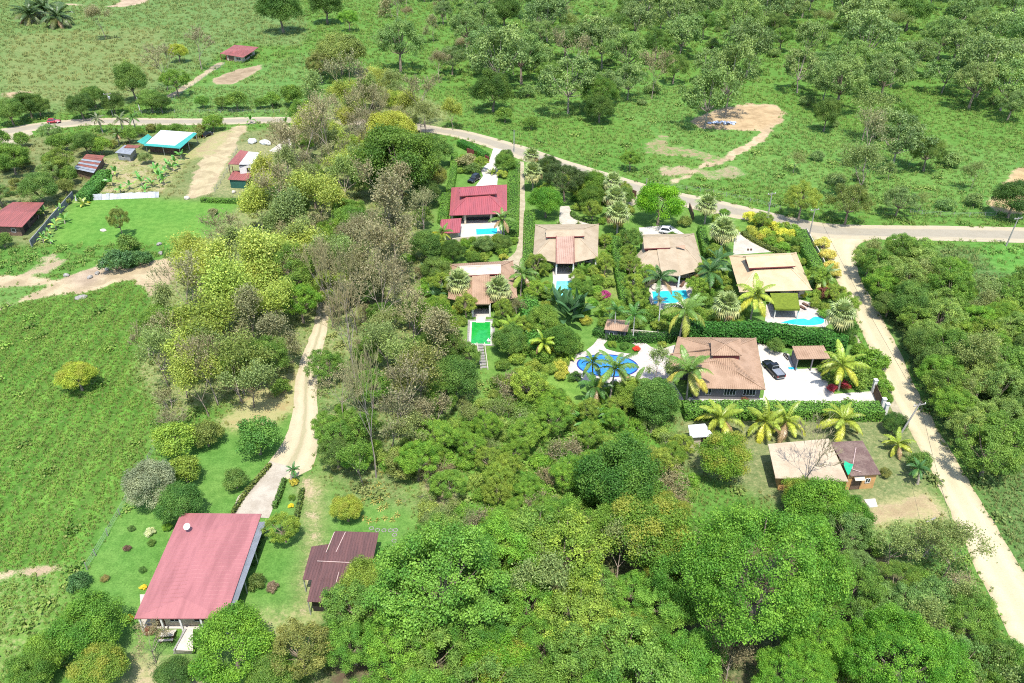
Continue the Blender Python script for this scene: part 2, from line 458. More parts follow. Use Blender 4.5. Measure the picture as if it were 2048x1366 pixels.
# the cut across the left slope
zone([(-300, 545), (0, 545), (90, 556), (130, 560), (205, 530), (265, 535), (340, 512), (350, 545), (318, 590), (306, 625), (292, 575), (250, 562), (205, 578), (125, 590), (60, 602), (0, 622), (-300, 660)], dirt=.95, tuft=0, soil=(0.520, 0.420, 0.270), a=3)
zone([(60, 545), (75, 515), (110, 502), (135, 520), (100, 550)], dirt=.6, tuft=.3, soil=(0.500, 0.400, 0.270), a=4)
zone([(135, 562), (160, 545), (205, 522), (215, 545), (170, 580)], dirt=.8, tuft=.1, soil=(0.470, 0.370, 0.270), a=4)
zone([(-300, 600), (0, 575), (90, 566), (100, 578), (0, 612), (-300, 640)], (0.096, 0.177, 0.043), dirt=.3, tuft=.9, a=3)
zone([(-60, 1152), (0, 1147), (60, 1141), (120, 1134), (152, 1138), (120, 1147), (60, 1155), (0, 1163), (-60, 1170)], dirt=.95, tuft=0, soil=(0.460, 0.360, 0.240), a=2)
zone([(0, 1300), (85, 1240), (95, 1250), (0, 1330)], dirt=.6, tuft=.2, soil=(0.460, 0.360, 0.240), a=2)
zone([(295, 870), (308, 855), (316, 880), (300, 905)], dirt=.7, tuft=.1, a=1)
# driveway aprons and worn tracks
zone([(370, 400), (388, 350), (415, 290), (470, 250), (495, 252), (455, 320), (425, 375), (420, 390)], dirt=.8, tuft=0, soil=(0.500, 0.420, 0.260), a=2)
zone([(380, 300), (440, 262), (470, 262), (430, 310), (390, 315)], (0.200, 0.200, 0.090), dirt=.5, tuft=.1, dry=.8, soil=(0.500, 0.400, 0.250), a=2)
zone([(265, 310), (390, 300), (400, 318), (300, 320)], (0.190, 0.200, 0.070), dirt=.4, tuft=.1, dry=.7, soil=(0.480, 0.400, 0.220), a=2)
zone([(1085, 850), (1100, 832), (1140, 838), (1140, 860), (1100, 864)], dirt=.7, tuft=.1, soil=(0.550, 0.380, 0.240), a=2)
zone([(840, 930), (910, 925), (915, 1010), (850, 1030)], (0.200, 0.200, 0.100), dirt=.5, tuft=.3, dry=.95, soil=(0.400, 0.330, 0.220), a=3)
zone([(1240, 1270), (1300, 1260), (1290, 1330), (1240, 1340)], dirt=.8, tuft=0, soil=(0.320, 0.220, 0.140), a=3)


def blur(a, n=1):
    for _ in range(n):
        b = a.copy()
        b[1:-1] = (a[:-2] + 2 * a[1:-1] + a[2:]) / 4; a = b.copy()
        b[:, 1:-1] = (a[:, :-2] + 2 * a[:, 1:-1] + a[:, 2:]) / 4; a = b
    return a


for pts_ in ([(-500, 640), (0, 622), (130, 592), (250, 568), (312, 580), (300, 640), (270, 720), (305, 840), (250, 960), (150, 1130), (-200, 1150), (-500, 1150)], [(-400, -60), (560, -60), (600, 95), (470, 85), (330, 190), (230, 222), (-300, 240)]):
    WEED[inside(GX, GY, poly(pts_))] = .12
FIELD = poly([(-500, 640), (0, 622), (130, 592), (250, 568), (312, 580), (300, 640), (270, 720), (305, 840), (250, 960), (150, 1130), (-200, 1150), (-500, 1150)])
a_ = P(305, 840) - P(150, 1130); a_.normalize()
rows = np.sin((GX * a_.y - GY * a_.x + (fbm(GX / 9, GY / 9, 77) - .5) * .9) * 2 * math.pi / 3.6)
fm_ = inside(GX, GY, FIELD)
COLR[fm_] = np.array([.09, .175, .03])
COLR *= [1.12, 1.12, 1.1]
COLR, SOIL, DIRT, TUFT, DRY = blur(COLR, 3), blur(SOIL, 3), blur(DIRT, 1), blur(TUFT, 2), blur(DRY, 2)
rows *= blur(fm_.astype(float), 2)
TUFT *= 1 + .9 * rows
COLR *= (1 + .3 * rows)[..., None]
ny, nx = GX.shape
idx = np.arange(nx * ny).reshape(ny, nx)
F = np.stack([idx[:-1, :-1], idx[:-1, 1:], idx[1:, 1:], idx[1:, :-1]], -1).reshape(-1, 4)

t = NT('ground_cover')
co = t.n('ShaderNodeTexCoord').outputs['Object']
gc = t.n('ShaderNodeAttribute', attribute_name='gcol').outputs['Color']
so = t.n('ShaderNodeAttribute', attribute_name='soil').outputs['Color']
di = t.n('ShaderNodeAttribute', attribute_name='dirt').outputs['Fac']
dr = t.n('ShaderNodeAttribute', attribute_name='dry').outputs['Fac']
nA, nB, nC, nD = t.noise(.09, 4, .6, co), t.noise(.7, 4, .65, co), t.noise(4.5, 3, .6, co), t.noise(.28, 5, .65, co, .4)
g = t.mix(t.ramp(nA, .35, .65), gc, t.mix(1.0, gc, (.8, .92, .85), 'MULTIPLY'))
g = t.mix(t.ramp(nB, .38, .62), g, t.mix(1.0, g, (.72, .8, .72), 'MULTIPLY'))
g = t.mix(.55, g, t.mix(t.ramp(nC, .3, .7), (.55, .6, .55), (1.3, 1.25, 1.2)), 'MULTIPLY')
dry = t.ramp(t.math('ADD', t.math('MULTIPLY', dr, .55), t.math('SUBTRACT', t.noise(1.6, 5, .7, co), .5)), .22, .52)
g = t.mix(t.math('MULTIPLY', dry, .7), g, (.3, .27, .13))
s_ = t.mix(t.ramp(nD, .35, .65), so, t.mix(1.0, so, (.72, .7, .68), 'MULTIPLY'))
s_ = t.mix(.4, s_, t.mix(t.ramp(nC, .3, .7), (.6, .6, .6), (1.2, 1.2, 1.2)), 'MULTIPLY')
dm = t.math('ADD', di, t.math('MULTIPLY', t.math('SUBTRACT', t.math('ADD', t.math('MULTIPLY', nD, .4), t.math('ADD', t.math('MULTIPLY', nB, .35), t.math('MULTIPLY', nC, .25))), .5), 2.1))
c = t.mix(t.ramp(dm, .34, .68), g, s_)
M['ground'] = t.finish(c, .95, .08, t.math('ADD', t.math('MULTIPLY', nB, .8), t.math('MULTIPLY', nC, .35)), .35, 0, .2)

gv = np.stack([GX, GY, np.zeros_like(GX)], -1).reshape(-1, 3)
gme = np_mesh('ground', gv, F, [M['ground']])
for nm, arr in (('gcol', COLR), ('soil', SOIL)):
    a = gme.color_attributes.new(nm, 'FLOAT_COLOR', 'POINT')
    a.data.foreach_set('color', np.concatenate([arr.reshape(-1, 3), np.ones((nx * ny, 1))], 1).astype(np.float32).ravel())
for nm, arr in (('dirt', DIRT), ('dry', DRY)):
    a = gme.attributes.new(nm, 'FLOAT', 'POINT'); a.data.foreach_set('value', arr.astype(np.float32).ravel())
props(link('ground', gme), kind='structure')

# ------------------------------------------------------------------ roads and paving: sheets and slabs on the ground
def densify(pts, step):
    out = []
    for i, p in enumerate(pts):
        q = pts[(i + 1) % len(pts)]
        n = max(1, int((q - p).length / step))
        out += [p.lerp(q, k / n) for k in range(n)]
    return out


def jitter(pts, amp, seed):
    x = np.array([p[0] for p in pts]); y = np.array([p[1] for p in pts])
    dx, dy = (fbm(x / 1.7, y / 1.7, seed, 3) - .5) * 2 * amp, (fbm(x / 1.7 + 40, y / 1.7, seed + 9, 3) - .5) * 2 * amp
    return [Vector((a.x + b, a.y + c, a.z)) for a, b, c in zip(pts, dx, dy)]


BARE_AREAS = []


def sheet(name, pts, m, z=.006, jit=.12, kind='structure', thick=0, step=.6):
    w = poly(pts); BARE_AREAS.append(w)
    if jit: w = jitter(densify(w, step), jit, len(pts))
    mb = MB()
    if thick: mb.hull([Vector((p.x, p.y, -.05)) for p in w], [Vector((p.x, p.y, thick)) for p in w], 0)
    else: mb.face([Vector((p.x, p.y, z)) for p in w])
    o = mb.build(name, M[m])
    return props(o, kind=kind)


def spline(pts, step=1.5):
    out = []
    for i in range(len(pts) - 1):
        p0, p1, p2, p3 = pts[max(i - 1, 0)], pts[i], pts[i + 1], pts[min(i + 2, len(pts) - 1)]
        n = max(2, int((p2 - p1).length / step))
        for k in range(n):
            u = k / n
            out.append(.5 * ((2 * p1) + (p2 - p0) * u + (2 * p0 - 5 * p1 + 4 * p2 - p3) * u * u + (3 * p1 - p0 - 3 * p2 + p3) * u ** 3))
    return out + [pts[-1]]


def ribbon(name, left, right, m, z, jit=.2, cols=7, seed=3):
    L, R = spline(poly(left)), spline(poly(right))
    n = max(len(L), len(R))
    rs = lambda a: [a[min(len(a) - 1, int(i * (len(a) - 1) / (n - 1)))].lerp(a[min(len(a) - 1, int(i * (len(a) - 1) / (n - 1)) + 1)], (i * (len(a) - 1) / (n - 1)) % 1) for i in range(n)]
    L, R = jitter(rs(L), jit, seed), jitter(rs(R), jit, seed + 5)
    BARE_AREAS.append(L + R[::-1])
    V, F2, U = [], [], []
    for i in range(n):
        for k in range(cols):
            u = k / (cols - 1); q = L[i].lerp(R[i], u); V.append((q.x, q.y, z)); U.append(u)
    for i in range(n - 1):
        for k in range(cols - 1):
            a = i * cols + k; F2.append([a, a + 1, a + cols + 1, a + cols])
    me = np_mesh(name, V, F2, [M[m]], cl=U)
    return props(link(name, me), kind='structure')


def road_mat(name, mid, edge, e0, e1, track=0.0, grass=0.0):
    t = NT(name); co = t.n('ShaderNodeTexCoord').outputs['Object']
    u = t.n('ShaderNodeAttribute', attribute_name='cl').outputs['Fac']
    a = t.math('ABSOLUTE', t.math('MULTIPLY_ADD', u, 2, -1))
    n1, n2 = t.noise(.5, 4, .65, co), t.noise(5, 3, .6, co)
    aa = t.math('ADD', a, t.math('MULTIPLY', t.math('SUBTRACT', n1, .5), .5))
    c = t.mix(t.ramp(aa, e0, e1), mid, edge)
    if track:
        w = t.ramp(t.math('ABSOLUTE', t.math('SUBTRACT', aa, .45)), .3, .05)
        c = t.mix(t.math('MULTIPLY', w, track), c, tuple(min(1, x * 1.25) for x in mid))
    if grass:
        c = t.mix(t.math('MULTIPLY', t.ramp(aa, .22, .05), grass), c, (.14, .17, .06))
    c = t.mix(t.math('MULTIPLY', t.ramp(n1, .35, .7), .35), c, t.mix(1.0, c, (.75, .73, .7), 'MULTIPLY'))
    c = t.mix(.3, c, t.mix(t.ramp(n2, .3, .7), (.65, .65, .65), (1.12, 1.12, 1.12)), 'MULTIPLY')
    c = t.mix(1.0, c, (.84, .84, .84), 'MULTIPLY')
    return t.finish(c, .9, .15, n2, .25, 0, .05)


M['tarmac'] = road_mat('sun_bleached_asphalt', (.32, .285, .215), (.42, .36, .25), .4, .62)
M['dirtroad'] = road_mat('pale_dirt_road', (.47, .405, .26), (.4, .335, .2), .75, 1.05, .5)
M['track'] = road_mat('worn_track', (.46, .39, .26), (.42, .36, .23), .8, 1.2, .4, .35)
M['drive'] = mk('driveway_concrete', (.48, .43, .35), (.38, .33, .26), .4, .85, .2, 5, .22)
M['dirtdrive'] = mk('gravel_driveway', (.48, .42, .3), (.38, .33, .22), .6, .9, .15, 4, .3)

ribbon('main_road', [(-160, 283), (0, 258), (60, 248), (120, 241), (200, 236), (300, 236), (400, 237), (500, 234), (585, 234), (700, 236), (800, 242), (880, 254), (930, 261), (1000, 279), (1060, 296), (1120, 317), (1180, 335), (1250, 356), (1330, 379), (1420, 397), (1500, 415), (1570, 431), (1640, 445), (1720, 450), (1800, 451), (1900, 452), (2060, 455), (2300, 462)],
       [(-160, 300), (0, 274), (60, 263), (120, 256), (200, 250), (300, 251), (400, 250), (500, 248), (585, 246), (700, 250), (800, 257), (870, 267), (915, 276), (985, 298), (1045, 321), (1105, 341), (1165, 357), (1235, 379), (1320, 401), (1410, 424), (1490, 440), (1560, 452), (1635, 474), (1720, 478), (1800, 480), (1900, 482), (2060, 486), (2300, 492)], 'tarmac', .014)
ribbon('dirt_road', [(1618, 462), (1630, 480), (1644, 500), (1659, 525), (1675, 565), (1696, 605), (1737, 696), (1766, 770), (1807, 838), (1853, 926), (1899, 1020), (1954, 1143), (2002, 1240), (2080, 1390)],
       [(1755, 476), (1722, 486), (1712, 500), (1712, 520), (1722, 560), (1752, 612), (1798, 700), (1834, 780), (1869, 845), (1916, 925), (1961, 1000), (2032, 1119), (2090, 1215), (2160, 1380)], 'dirtroad', .010, .3)
ribbon('farm_track', [(638, 560), (635, 600), (627, 650), (613, 690), (598, 730), (590, 770), (584, 830), (566, 882), (536, 926), (512, 955)],
       [(658, 560), (658, 600), (655, 650), (646, 690), (638, 730), (634, 770), (636, 830), (636, 890), (622, 940), (568, 960)], 'track', .010, .25)
sheet('driveway', [(512, 955), (498, 972), (475, 993), (463, 1030), (538, 1036), (552, 1000), (568, 955), (590, 935), (540, 922)], 'drive', .015, .2)
sheet('driveway', [(987, 296), (979, 320), (962, 342), (966, 352), (950, 374), (994, 374), (996, 345), (991, 320), (1004, 299)], 'whitepave', .02, .1)
ribbon('driveway', [(1036, 322), (1037, 400), (1036, 470), (1030, 505), (1000, 524), (960, 534), (905, 532)], [(1048, 324), (1050, 400), (1050, 470), (1050, 530), (1040, 552), (1000, 562), (905, 560)], 'dirtdrive', .012, .15)
sheet('driveway', [(1120, 412), (1138, 412), (1146, 431), (1164, 442), (1200, 452), (1118, 452)], 'conc', .02, .1)
sheet('driveway', [(1238, 360), (1262, 378), (1282, 405), (1262, 412), (1240, 392)], 'dirtdrive', .022, .15)
sheet('driveway', [(1278, 455), (1340, 450), (1372, 470), (1280, 474)], 'whitepave', .02, .1)
sheet('driveway', [(1476, 462), (1502, 480), (1556, 503), (1466, 510), (1468, 480)], 'conc', .02, .1)
sheet('driveway', [(0, 290), (0, 274), (62, 262), (66, 268), (40, 284), (30, 290)], 'dirtdrive', .018, .2)

# ------------------------------------------------------------------ buildings
def clip_line(pts2, x):
    ys = []
    n = len(pts2)
    for i in range(n):
        (x0, y0), (x1, y1) = pts2[i], pts2[(i + 1) % n]
        if (x0 - x) * (x1 - x) < 0: ys.append(y0 + (y1 - y0) * (x - x0) / (x1 - x0))
    return (min(ys), max(ys)) if len(ys) >= 2 else None


def roof_panel(mb, pts, thick=.12, rib=0, m=0, rh=.05, rw=.09, mr=None):
    """one roof slope with thickness; ribs run up the slope from its first edge, the eave"""
    pts = [Vector(p) for p in pts]
    nrm = Vector((0, 0, 0))
    for i in range(len(pts)): nrm += pts[i].cross(pts[(i + 1) % len(pts)])
    nrm.normalize()
    if nrm.z < 0: pts = [pts[1], pts[0]] + pts[:1:-1]; nrm = -nrm
    mb.hull([p - nrm * thick for p in pts], pts, m)
    if rib:
        e = (pts[1] - pts[0]).normalized(); d = nrm.cross(e)
        q = [((p - pts[0]).dot(e), (p - pts[0]).dot(d)) for p in pts]
        x = min(a for a, b in q) + rib * .5; xm = max(a for a, b in q)
        while x < xm:
            c = clip_line(q, x)
            if c and c[1] - c[0] > .15:
                a = pts[0] + e * x + d * c[0]; b = pts[0] + e * x + d * c[1]
                w = e * rw / 2; h = nrm * rh
                mb.hull([a - w, a + w, a + h], [b - w, b + w, b + h], m if mr is None else mr)
            x += rib


class House:
    def __init__(s, name, label, cat, base, rot=0, group=None):
        s.o = P(*base); s.t = thing(name, label, cat, s.o, 0, group)

    def q(s, px, py, z):
        v = P(px, py, z); return Vector((v.x - s.o.x, v.y - s.o.y, z))

    def qs(s, L): return [s.q(*p) for p in L]

    def roof(s, panels, mat, name='roof', thick=.12, rib=0, ridge=None, label=None, mats=None, rh=.05):
        mb = MB()
        for pn in panels: roof_panel(mb, s.qs(pn) if not isinstance(pn[0], Vector) else pn, thick, rib, rh=rh)
        for a, b in (ridge or []):
            mb.bar(s.q(*a), s.q(*b), .28, .14)
        o = mb.build(name, mats or M[mat], s.t)
        if label: o['label'] = label
        return o

    def walls(s, ring, z1, mat, z0=0.0, name='wall', inset=0):
        """upright walls on a ring of pixel points given at height z1"""
        r = [s.q(a, b, z1) for a, b in ring]
        if inset:
            c = sum(r, Vector()) / len(r); r = [p + (c - p).normalized() * inset * 1.3 for p in r]
        mb = MB(); mb.hull([Vector((p.x, p.y, z0)) for p in r], [Vector((p.x, p.y, z1)) for p in r])
        mb.build(name, M[mat], s.t)
        return [Vector((p.x, p.y, 0)) for p in r]

    def opening(s, a, b, f0, f1, z0, z1, kind='window', mull=1, mat='white', pane='glass'):
        """a framed window or door standing just proud of the wall that runs a -> b"""
        d = (b - a); L = d.length; d.normalize(); n = Vector((d.y, -d.x, 0))
        p, w = a + d * (L * f0), L * (f1 - f0)
        mb = MB(); k = .07
        for (u0, u1, v0, v1) in [(0, w, z0, z0 + k), (0, w, z1 - k, z1), (0, k, z0, z1), (w - k, w, z0, z1)] + [(w * i / mull - k / 2, w * i / mull + k / 2, z0, z1) for i in range(1, mull)]:
            A, B = p + d * u0, p + d * u1
            mb.hull([A + n * .0 + Vector((0, 0, v0)), B + Vector((0, 0, v0)), B + n * .08 + Vector((0, 0, v0)), A + n * .08 + Vector((0, 0, v0))],
                    [A + Vector((0, 0, v1)), B + Vector((0, 0, v1)), B + n * .08 + Vector((0, 0, v1)), A + n * .08 + Vector((0, 0, v1))])
        f = mb.build(kind, M[mat], s.t)
        mb = MB()
        A, B = p + d * k, p + d * (w - k)
        mb.hull([A + n * .005 + Vector((0, 0, z0 + k)), B + n * .005 + Vector((0, 0, z0 + k)), B + n * .03 + Vector((0, 0, z0 + k)), A + n * .03 + Vector((0, 0, z0 + k))],
                [A + n * .005 + Vector((0, 0, z1 - k)), B + n * .005 + Vector((0, 0, z1 - k)), B + n * .03 + Vector((0, 0, z1 - k)), A + n * .03 + Vector((0, 0, z1 - k))])
        mb.build('pane', M[pane], f)

    def posts(s, L, z, mat='white', r=.12):
        for a, b in L:
            p = s.q(a, b, z); mb = MB(); mb.box(p.x - r, p.x + r, p.y - r, p.y + r, 0, z - .1)
            mb.build('post', M[mat], s.t)

    def lantern(s, FL, FR, BR, BL, zf, zr, mat, wall='redtrim', drop=.9, rib=0, back=1.3, trim='redtrim'):
        """raised roof over a low band of wall"""
        fl, fr = s.q(*FL, zf), s.q(*FR, zf); br, bl = s.q(*BR, zr), s.q(*BL, zr)
        u = (fr - fl).normalized(); bk = Vector((-u.y, u.x, 0))
        ebl, ebr = bl + bk * back - Vector((0, 0, zr - zf)), br + bk * back - Vector((0, 0, zr - zf))
        mb = MB()
        roof_panel(mb, [fl, fr, br, bl], .14, rib); roof_panel(mb, [ebr, ebl, bl, br], .14, rib)
        mb.bar(bl, br, .25, .12)
        mb.build('upper_roof', M[mat], s.t)
        i = .45
        a, b, c, d = fl + u * i + bk * i, fr - u * i + bk * i, ebr - u * i - bk * i, ebl + u * i - bk * i
        mb = MB(); z0, z1 = zf - drop, zf - .05
        mb.hull([Vector((p.x, p.y, z0)) for p in (a, b, c, d)], [Vector((p.x, p.y, z1)) for p in (a, b, c, d)])
        for p0, p1 in ((a, bl + u * i), (b, br - u * i)):
            pass
        mb.build('upper_wall', M[wall], s.t)
        mb = MB(); mb.bar(fl - bk * .02 - Vector((0, 0, .1)), fr - bk * .02 - Vector((0, 0, .1)), .06, .2)
        mb.build('fascia', M[trim], s.t)


# --- red-roofed villa with the turquoise pool
h = House('villa', 'villa with bright red stepped metal roof behind a turquoise pool', 'house', (955, 410))
A, B, C, D = (903, 375, 2.8), (1014, 369, 2.8), (1014, 427, 2.8), (899, 431, 2.8)
a, b, c, d = (935, 374, 4.6), (978, 372, 4.6), (979, 391, 4.6), (935, 393, 4.6)
h.roof([[D, C, c, d], [A, D, d, a], [C, B, b, c], [B, A, a, b], [d, c, b, a]], 'redroof', rib=.5, ridge=[(D, d), (C, c)])
h.lantern((919, 392), (994, 387), (993, 370), (919, 376), 5.0, 5.6, 'redroof', rib=.5)
w = h.walls([(925, 420), (985, 418), (1003, 380), (915, 383)], 2.75, 'cream')
h.opening(w[0], w[1], .12, .9, 0.1, 2.3, 'sliding_door', 4, 'wood')
h.posts([(904, 427), (930, 427), (982, 424), (1009, 422)], 2.75, 'cream', .22)
g = House('garden_hut', 'small red-roofed hut beside the terrace of the red villa', 'hut', (901, 470))
g.roof([[(878, 467, 2.3), (920, 465, 2.3), (923, 436, 2.7), (882, 439, 2.7)]], 'redroof', rib=.5)
g.walls([(882, 463), (916, 461), (918, 442), (886, 444)], 2.2, 'cream')

# --- tan villa with the red-edged central porch
h = House('villa', 'tan-roofed villa with dark red edges on a long central porch roof', 'house', (1130, 520))
A, B, R, CR, CL, L = (1070.5, 449, 2.9), (1197.6, 448, 2.9), (1195.6, 515, 2.9), (1147, 525, 2.9), (1112.6, 525, 2.9), (1066, 516, 2.9)
a, b, c, d = (1098, 460, 4.5), (1162, 459, 4.5), (1162, 479, 4.5), (1098, 480, 4.5)
m1, m2 = (1112.6, 480, 4.5), (1147, 479, 4.5)
h.roof([[L, CL, m1, d], [CL, CR, m2, m1], [CR, R, c, m2], [A, L, d, a], [R, B, b, c], [B, A, a, b], [d, c, b, a]], 'tanroof', ridge=[(L, d), (R, c), (B, b), (A, a)])
h.lantern((1092, 474), (1169, 472), (1169, 459), (1092, 460), 5.0, 5.5, 'tanroof')
h.roof([[(1113, 527, 3.2), (1147, 527, 3.2), (1147.5, 472, 5.05), (1113, 474, 5.05)]], 'pinktan', 'centre_roof', .12, rib=.45)
mb = MB()
for x0, x1 in ((1112, 1112.5), (1148.5, 1148)):
    mb.bar(h.q(x0, 527, 3.1), h.q(x1, 473, 4.95), .12, .55)
mb.build('roof_edge', M['redtrim'], h.t)
w = h.walls([(1078, 508), (1186, 507), (1187, 458), (1080, 459)], 2.8, 'cream')
h.opening(w[0], w[1], .34, .64, .1, 2.3, 'sliding_door', 4, 'wood')
h.opening(w[0], w[1], .05, .25, .9, 2.1, 'window', 2); h.opening(w[0], w[1], .76, .95, .9, 2.1, 'window', 2)
h.posts([(1113, 526), (1147, 526), (1192, 512)], 3.0, 'white', .16)

# --- tan villa with a clipped corner
h = House('villa', 'tan-roofed villa with clipped corner and off-centre raised roof', 'house', (1335, 545))
A, B, R, CR, CL, L, K, N = (1284.6, 469, 2.9), (1388, 467, 2.9), (1408, 538, 2.9), (1359, 551, 2.9), (1322, 548, 2.9), (1267, 543, 2.9), (1264, 521, 2.9), (1284.6, 497, 2.9)
a, b, c, d = (1300, 476, 4.5), (1366, 474, 4.5), (1368, 492, 4.5), (1300, 499, 4.5)
m1, m2 = (1314, 500, 4.5), (1352, 495, 4.5)
h.roof([[L, CL, m1, d], [CL, CR, m2, m1], [CR, R, c, m2], [K, L, d], [N, K, d], [A, N, d, a], [R, B, b, c], [B, A, a, b], [d, c, b, a]], 'tanroof', ridge=[(R, c), (L, d), (B, b)])
h.lantern((1288, 497), (1341, 495), (1338, 473), (1286, 474), 5.0, 5.6, 'tanroof')
h.roof([[(1323, 549, 3.08), (1359, 552, 3.08), (1352, 494, 4.72), (1314, 499, 4.72)]], 'tanroof', 'centre_roof', .2)
mb = MB(); v0, v1, v2 = h.q(1352, 493, 5.0), h.q(1370, 491, 5.0), h.q(1370, 499, 4.55); bk = Vector((0, .25, 0))
mb.hull([v0, v1, v2], [v0 + bk, v1 + bk, v2 + bk]); mb.build('gable_board', M['terra'], h.t)
w = h.walls([(1278, 534), (1396, 532), (1380, 477), (1291, 480)], 2.8, 'cream')
h.opening(w[0], w[1], .35, .65, .1, 2.3, 'sliding_door', 4, 'wood')
h.opening(w[0], w[1], .06, .26, .9, 2.1, 'window', 2); h.opening(w[0], w[1], .75, .94, .9, 2.1, 'window', 2)
h.posts([(1359, 551), (1322, 549), (1270, 541), (1405, 537)], 3.0, 'white', .16)

# --- sandy villa with the vine pergola
h = House('villa', 'sandy-roofed villa turned to the lane corner with green vine pergola', 'house', (1552, 575))
A, B, R, L = (1458, 511, 2.9), (1592.6, 505, 2.9), (1624, 580, 2.9), (1479, 584, 2.9)
a, b, c, d = (1500, 516, 4.5), (1576, 511, 4.5), (1583, 538, 4.5), (1510, 542, 4.5)
h.roof([[L, R, c, d], [A, L, d, a], [R, B, b, c], [B, A, a, b], [d, c, b, a]], 'tanroof2', ridge=[(L, d), (R, c), (A, a), (B, b)])
h.lantern((1498, 536), (1591, 532), (1582, 508), (1491, 513), 5.1, 5.7, 'tanroof2')
w = h.walls([(1489, 574), (1612, 571), (1585, 513), (1469, 519)], 2.8, 'cream')
h.opening(w[0], w[1], .3, .6, .1, 2.3, 'sliding_door', 4, 'wood'); h.opening(w[0], w[1], .75, .92, .9, 2.1, 'window', 2)

# --- terracotta tiled house
h = House('tiled_house', 'large terracotta tiled house with grey walls and pyramid lantern roof', 'house', (1440, 770))
A, B, R, E_, K, G_ = (1356, 674, 2.9), (1512, 676, 2.9), (1531, 779, 2.9), (1381, 776, 2.9), (1337.5, 733, 2.9), (1346, 706, 2.9)
pk, ridge_l = (1451, 700, 5.1), (1420, 703, 4.9)
wr, wl, hj = (1433, 721, 4.8), (1384, 727, 4.8), (1476, 744, 4.1)
h.roof([[K, (1384, 733, 4.0), pk, (1347, 707, 3.4)], [A, (1347, 706, 3.1), pk], [(1347, 706, 3.2), K, (1339, 709, 3.0)], [R, B, pk, hj], [B, A, pk], [hj, (1433, 741, 4.0), (1384, 733, 4.0), pk]], 'terra', rib=.33, ridge=[((1342, 708, 3.3), (1425, 696, 5.0)), (A, pk), (B, pk), (R, hj)], rh=.06)
h.roof([[E_, R, hj, wr, wl]], 'terra', 'front_roof', .16, rib=.33, ridge=[(wl, wr)], rh=.06)
mb = MB(); p0, p1, p2 = h.q(1433, 722, 4.7), h.q(1434, 742, 3.7), h.q(1476, 744.5, 3.9); bk = Vector((0, .2, 0))
mb.hull([p0, p1, p2], [p0 + bk, p1 + bk, p2 + bk]); mb.build('gable_wall', M['redtrim'], h.t)
fl, fr, br, bl, ap = h.q(1423, 711, 5.4), h.q(1484, 711, 5.4), h.q(1481, 676, 5.4), h.q(1421, 676, 5.4), h.q(1451, 688, 6.5)
mb = MB()
for x, y in ((fl, fr), (fr, br), (br, bl), (bl, fl)): roof_panel(mb, [x, y, ap], .12, .33)
for x in (fl, fr, br, bl): mb.bar(x, ap, .22, .12)
mb.build('upper_roof', M['terra'], h.t)
cn = (fl + fr + br + bl) / 4; ring = [p + (cn - p) * .14 for p in (fl, fr, br, bl)]
mb = MB(); mb.hull([Vector((p.x, p.y, 4.0)) for p in ring], [Vector((p.x, p.y, 5.38)) for p in ring]); mb.build('upper_wall', M['redtrim'], h.t)
w = h.walls([(1390, 770), (1523, 772), (1505, 682), (1366, 682)], 2.8, 'graywall')
h.opening(w[0], w[1], .02, .08, .9, 2.2, 'window', 2); h.opening(w[0], w[1], .17, .26, .9, 2.2, 'window', 2)
h.opening(w[0], w[1], .45, .63, .9, 2.2, 'window', 4); h.opening(w[0], w[1], .74, .93, .9, 2.2, 'window', 4)
w = h.walls([(1347, 731), (1378, 733), (1378, 708), (1352, 708)], 2.75, 'graywall')
h.posts([(1341, 732), (1342, 709)], 2.8, 'white', .15)

# --- villa with the green pool
h = House('villa', 'terracotta villa with glare-painted upper roof above the green pool', 'house', (965, 590))
A, B, R, CR, CL, L = (900, 528, 2.7), (1026, 521, 2.7), (1035, 595, 2.7), (980, 606, 2.7), (944, 606, 2.7), (896, 597, 2.7)
a, b, c, d = (925, 537, 4.4), (1000, 532, 4.4), (1001, 553, 4.4), (925, 557, 4.4)
m1, m2 = (944, 556, 4.4), (979, 554, 4.4)
h.roof([[L, CL, m1, d], [CL, CR, m2, m1], [CR, R, c, m2], [A, L, d, a], [R, B, b, c], [B, A, a, b], [d, c, b, a]], 'terra', rib=.4, ridge=[(L, d), (R, c), (A, a), (B, b)])
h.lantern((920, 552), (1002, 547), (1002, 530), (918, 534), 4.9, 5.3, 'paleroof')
h.roof([[(944, 608, 3.0), (980, 607.6, 3.0), (979, 549, 4.95), (944, 552, 4.95)]], 'terra', 'centre_roof', .3, rib=.4)
w = h.walls([(907, 588), (1022, 587), (1015, 532), (912, 537)], 2.6, 'cream')
h.opening(w[0], w[1], .34, .62, .1, 2.3, 'sliding_door', 3, 'wood')
h.posts([(945, 607), (979.5, 607)], 2.9, 'white', .15)

# --- big faded red roof
h = House('farmhouse', 'long low house under a big faded pink-red hipped metal roof', 'house', (375, 1180))
A, B, C, D = (362, 1026, 3.1), (523, 1027.5, 3.1), (451, 1237, 3.1), (268, 1237, 3.1)
r0, r1 = (406, 1064, 3.55), (364, 1195, 3.55)
h.roof([[D, C, r1], [C, B, r0, r1], [B, A, r0], [A, D, r1, r0]], 'pinkroof', rib=.6, rh=.016, thick=.16)
h.roof([[(466, 1227, 2.45), (532, 1043, 2.45), (518, 1044, 2.95), (452, 1227, 2.95)]], 'grayiron', 'lean_to_roof', .06, rib=.24)
w = h.walls([(292, 1218), (435, 1218), (500, 1040), (370, 1040)], 3.0, 'cream')
h.opening(w[0], w[1], .08, .2, .1, 2.2, 'door', 1, 'wood', 'wood'); h.opening(w[0], w[1], .28, .42, .9, 2.1, 'window', 2)
h.opening(w[0], w[1], .62, .8, .9, 2.1, 'window', 2)
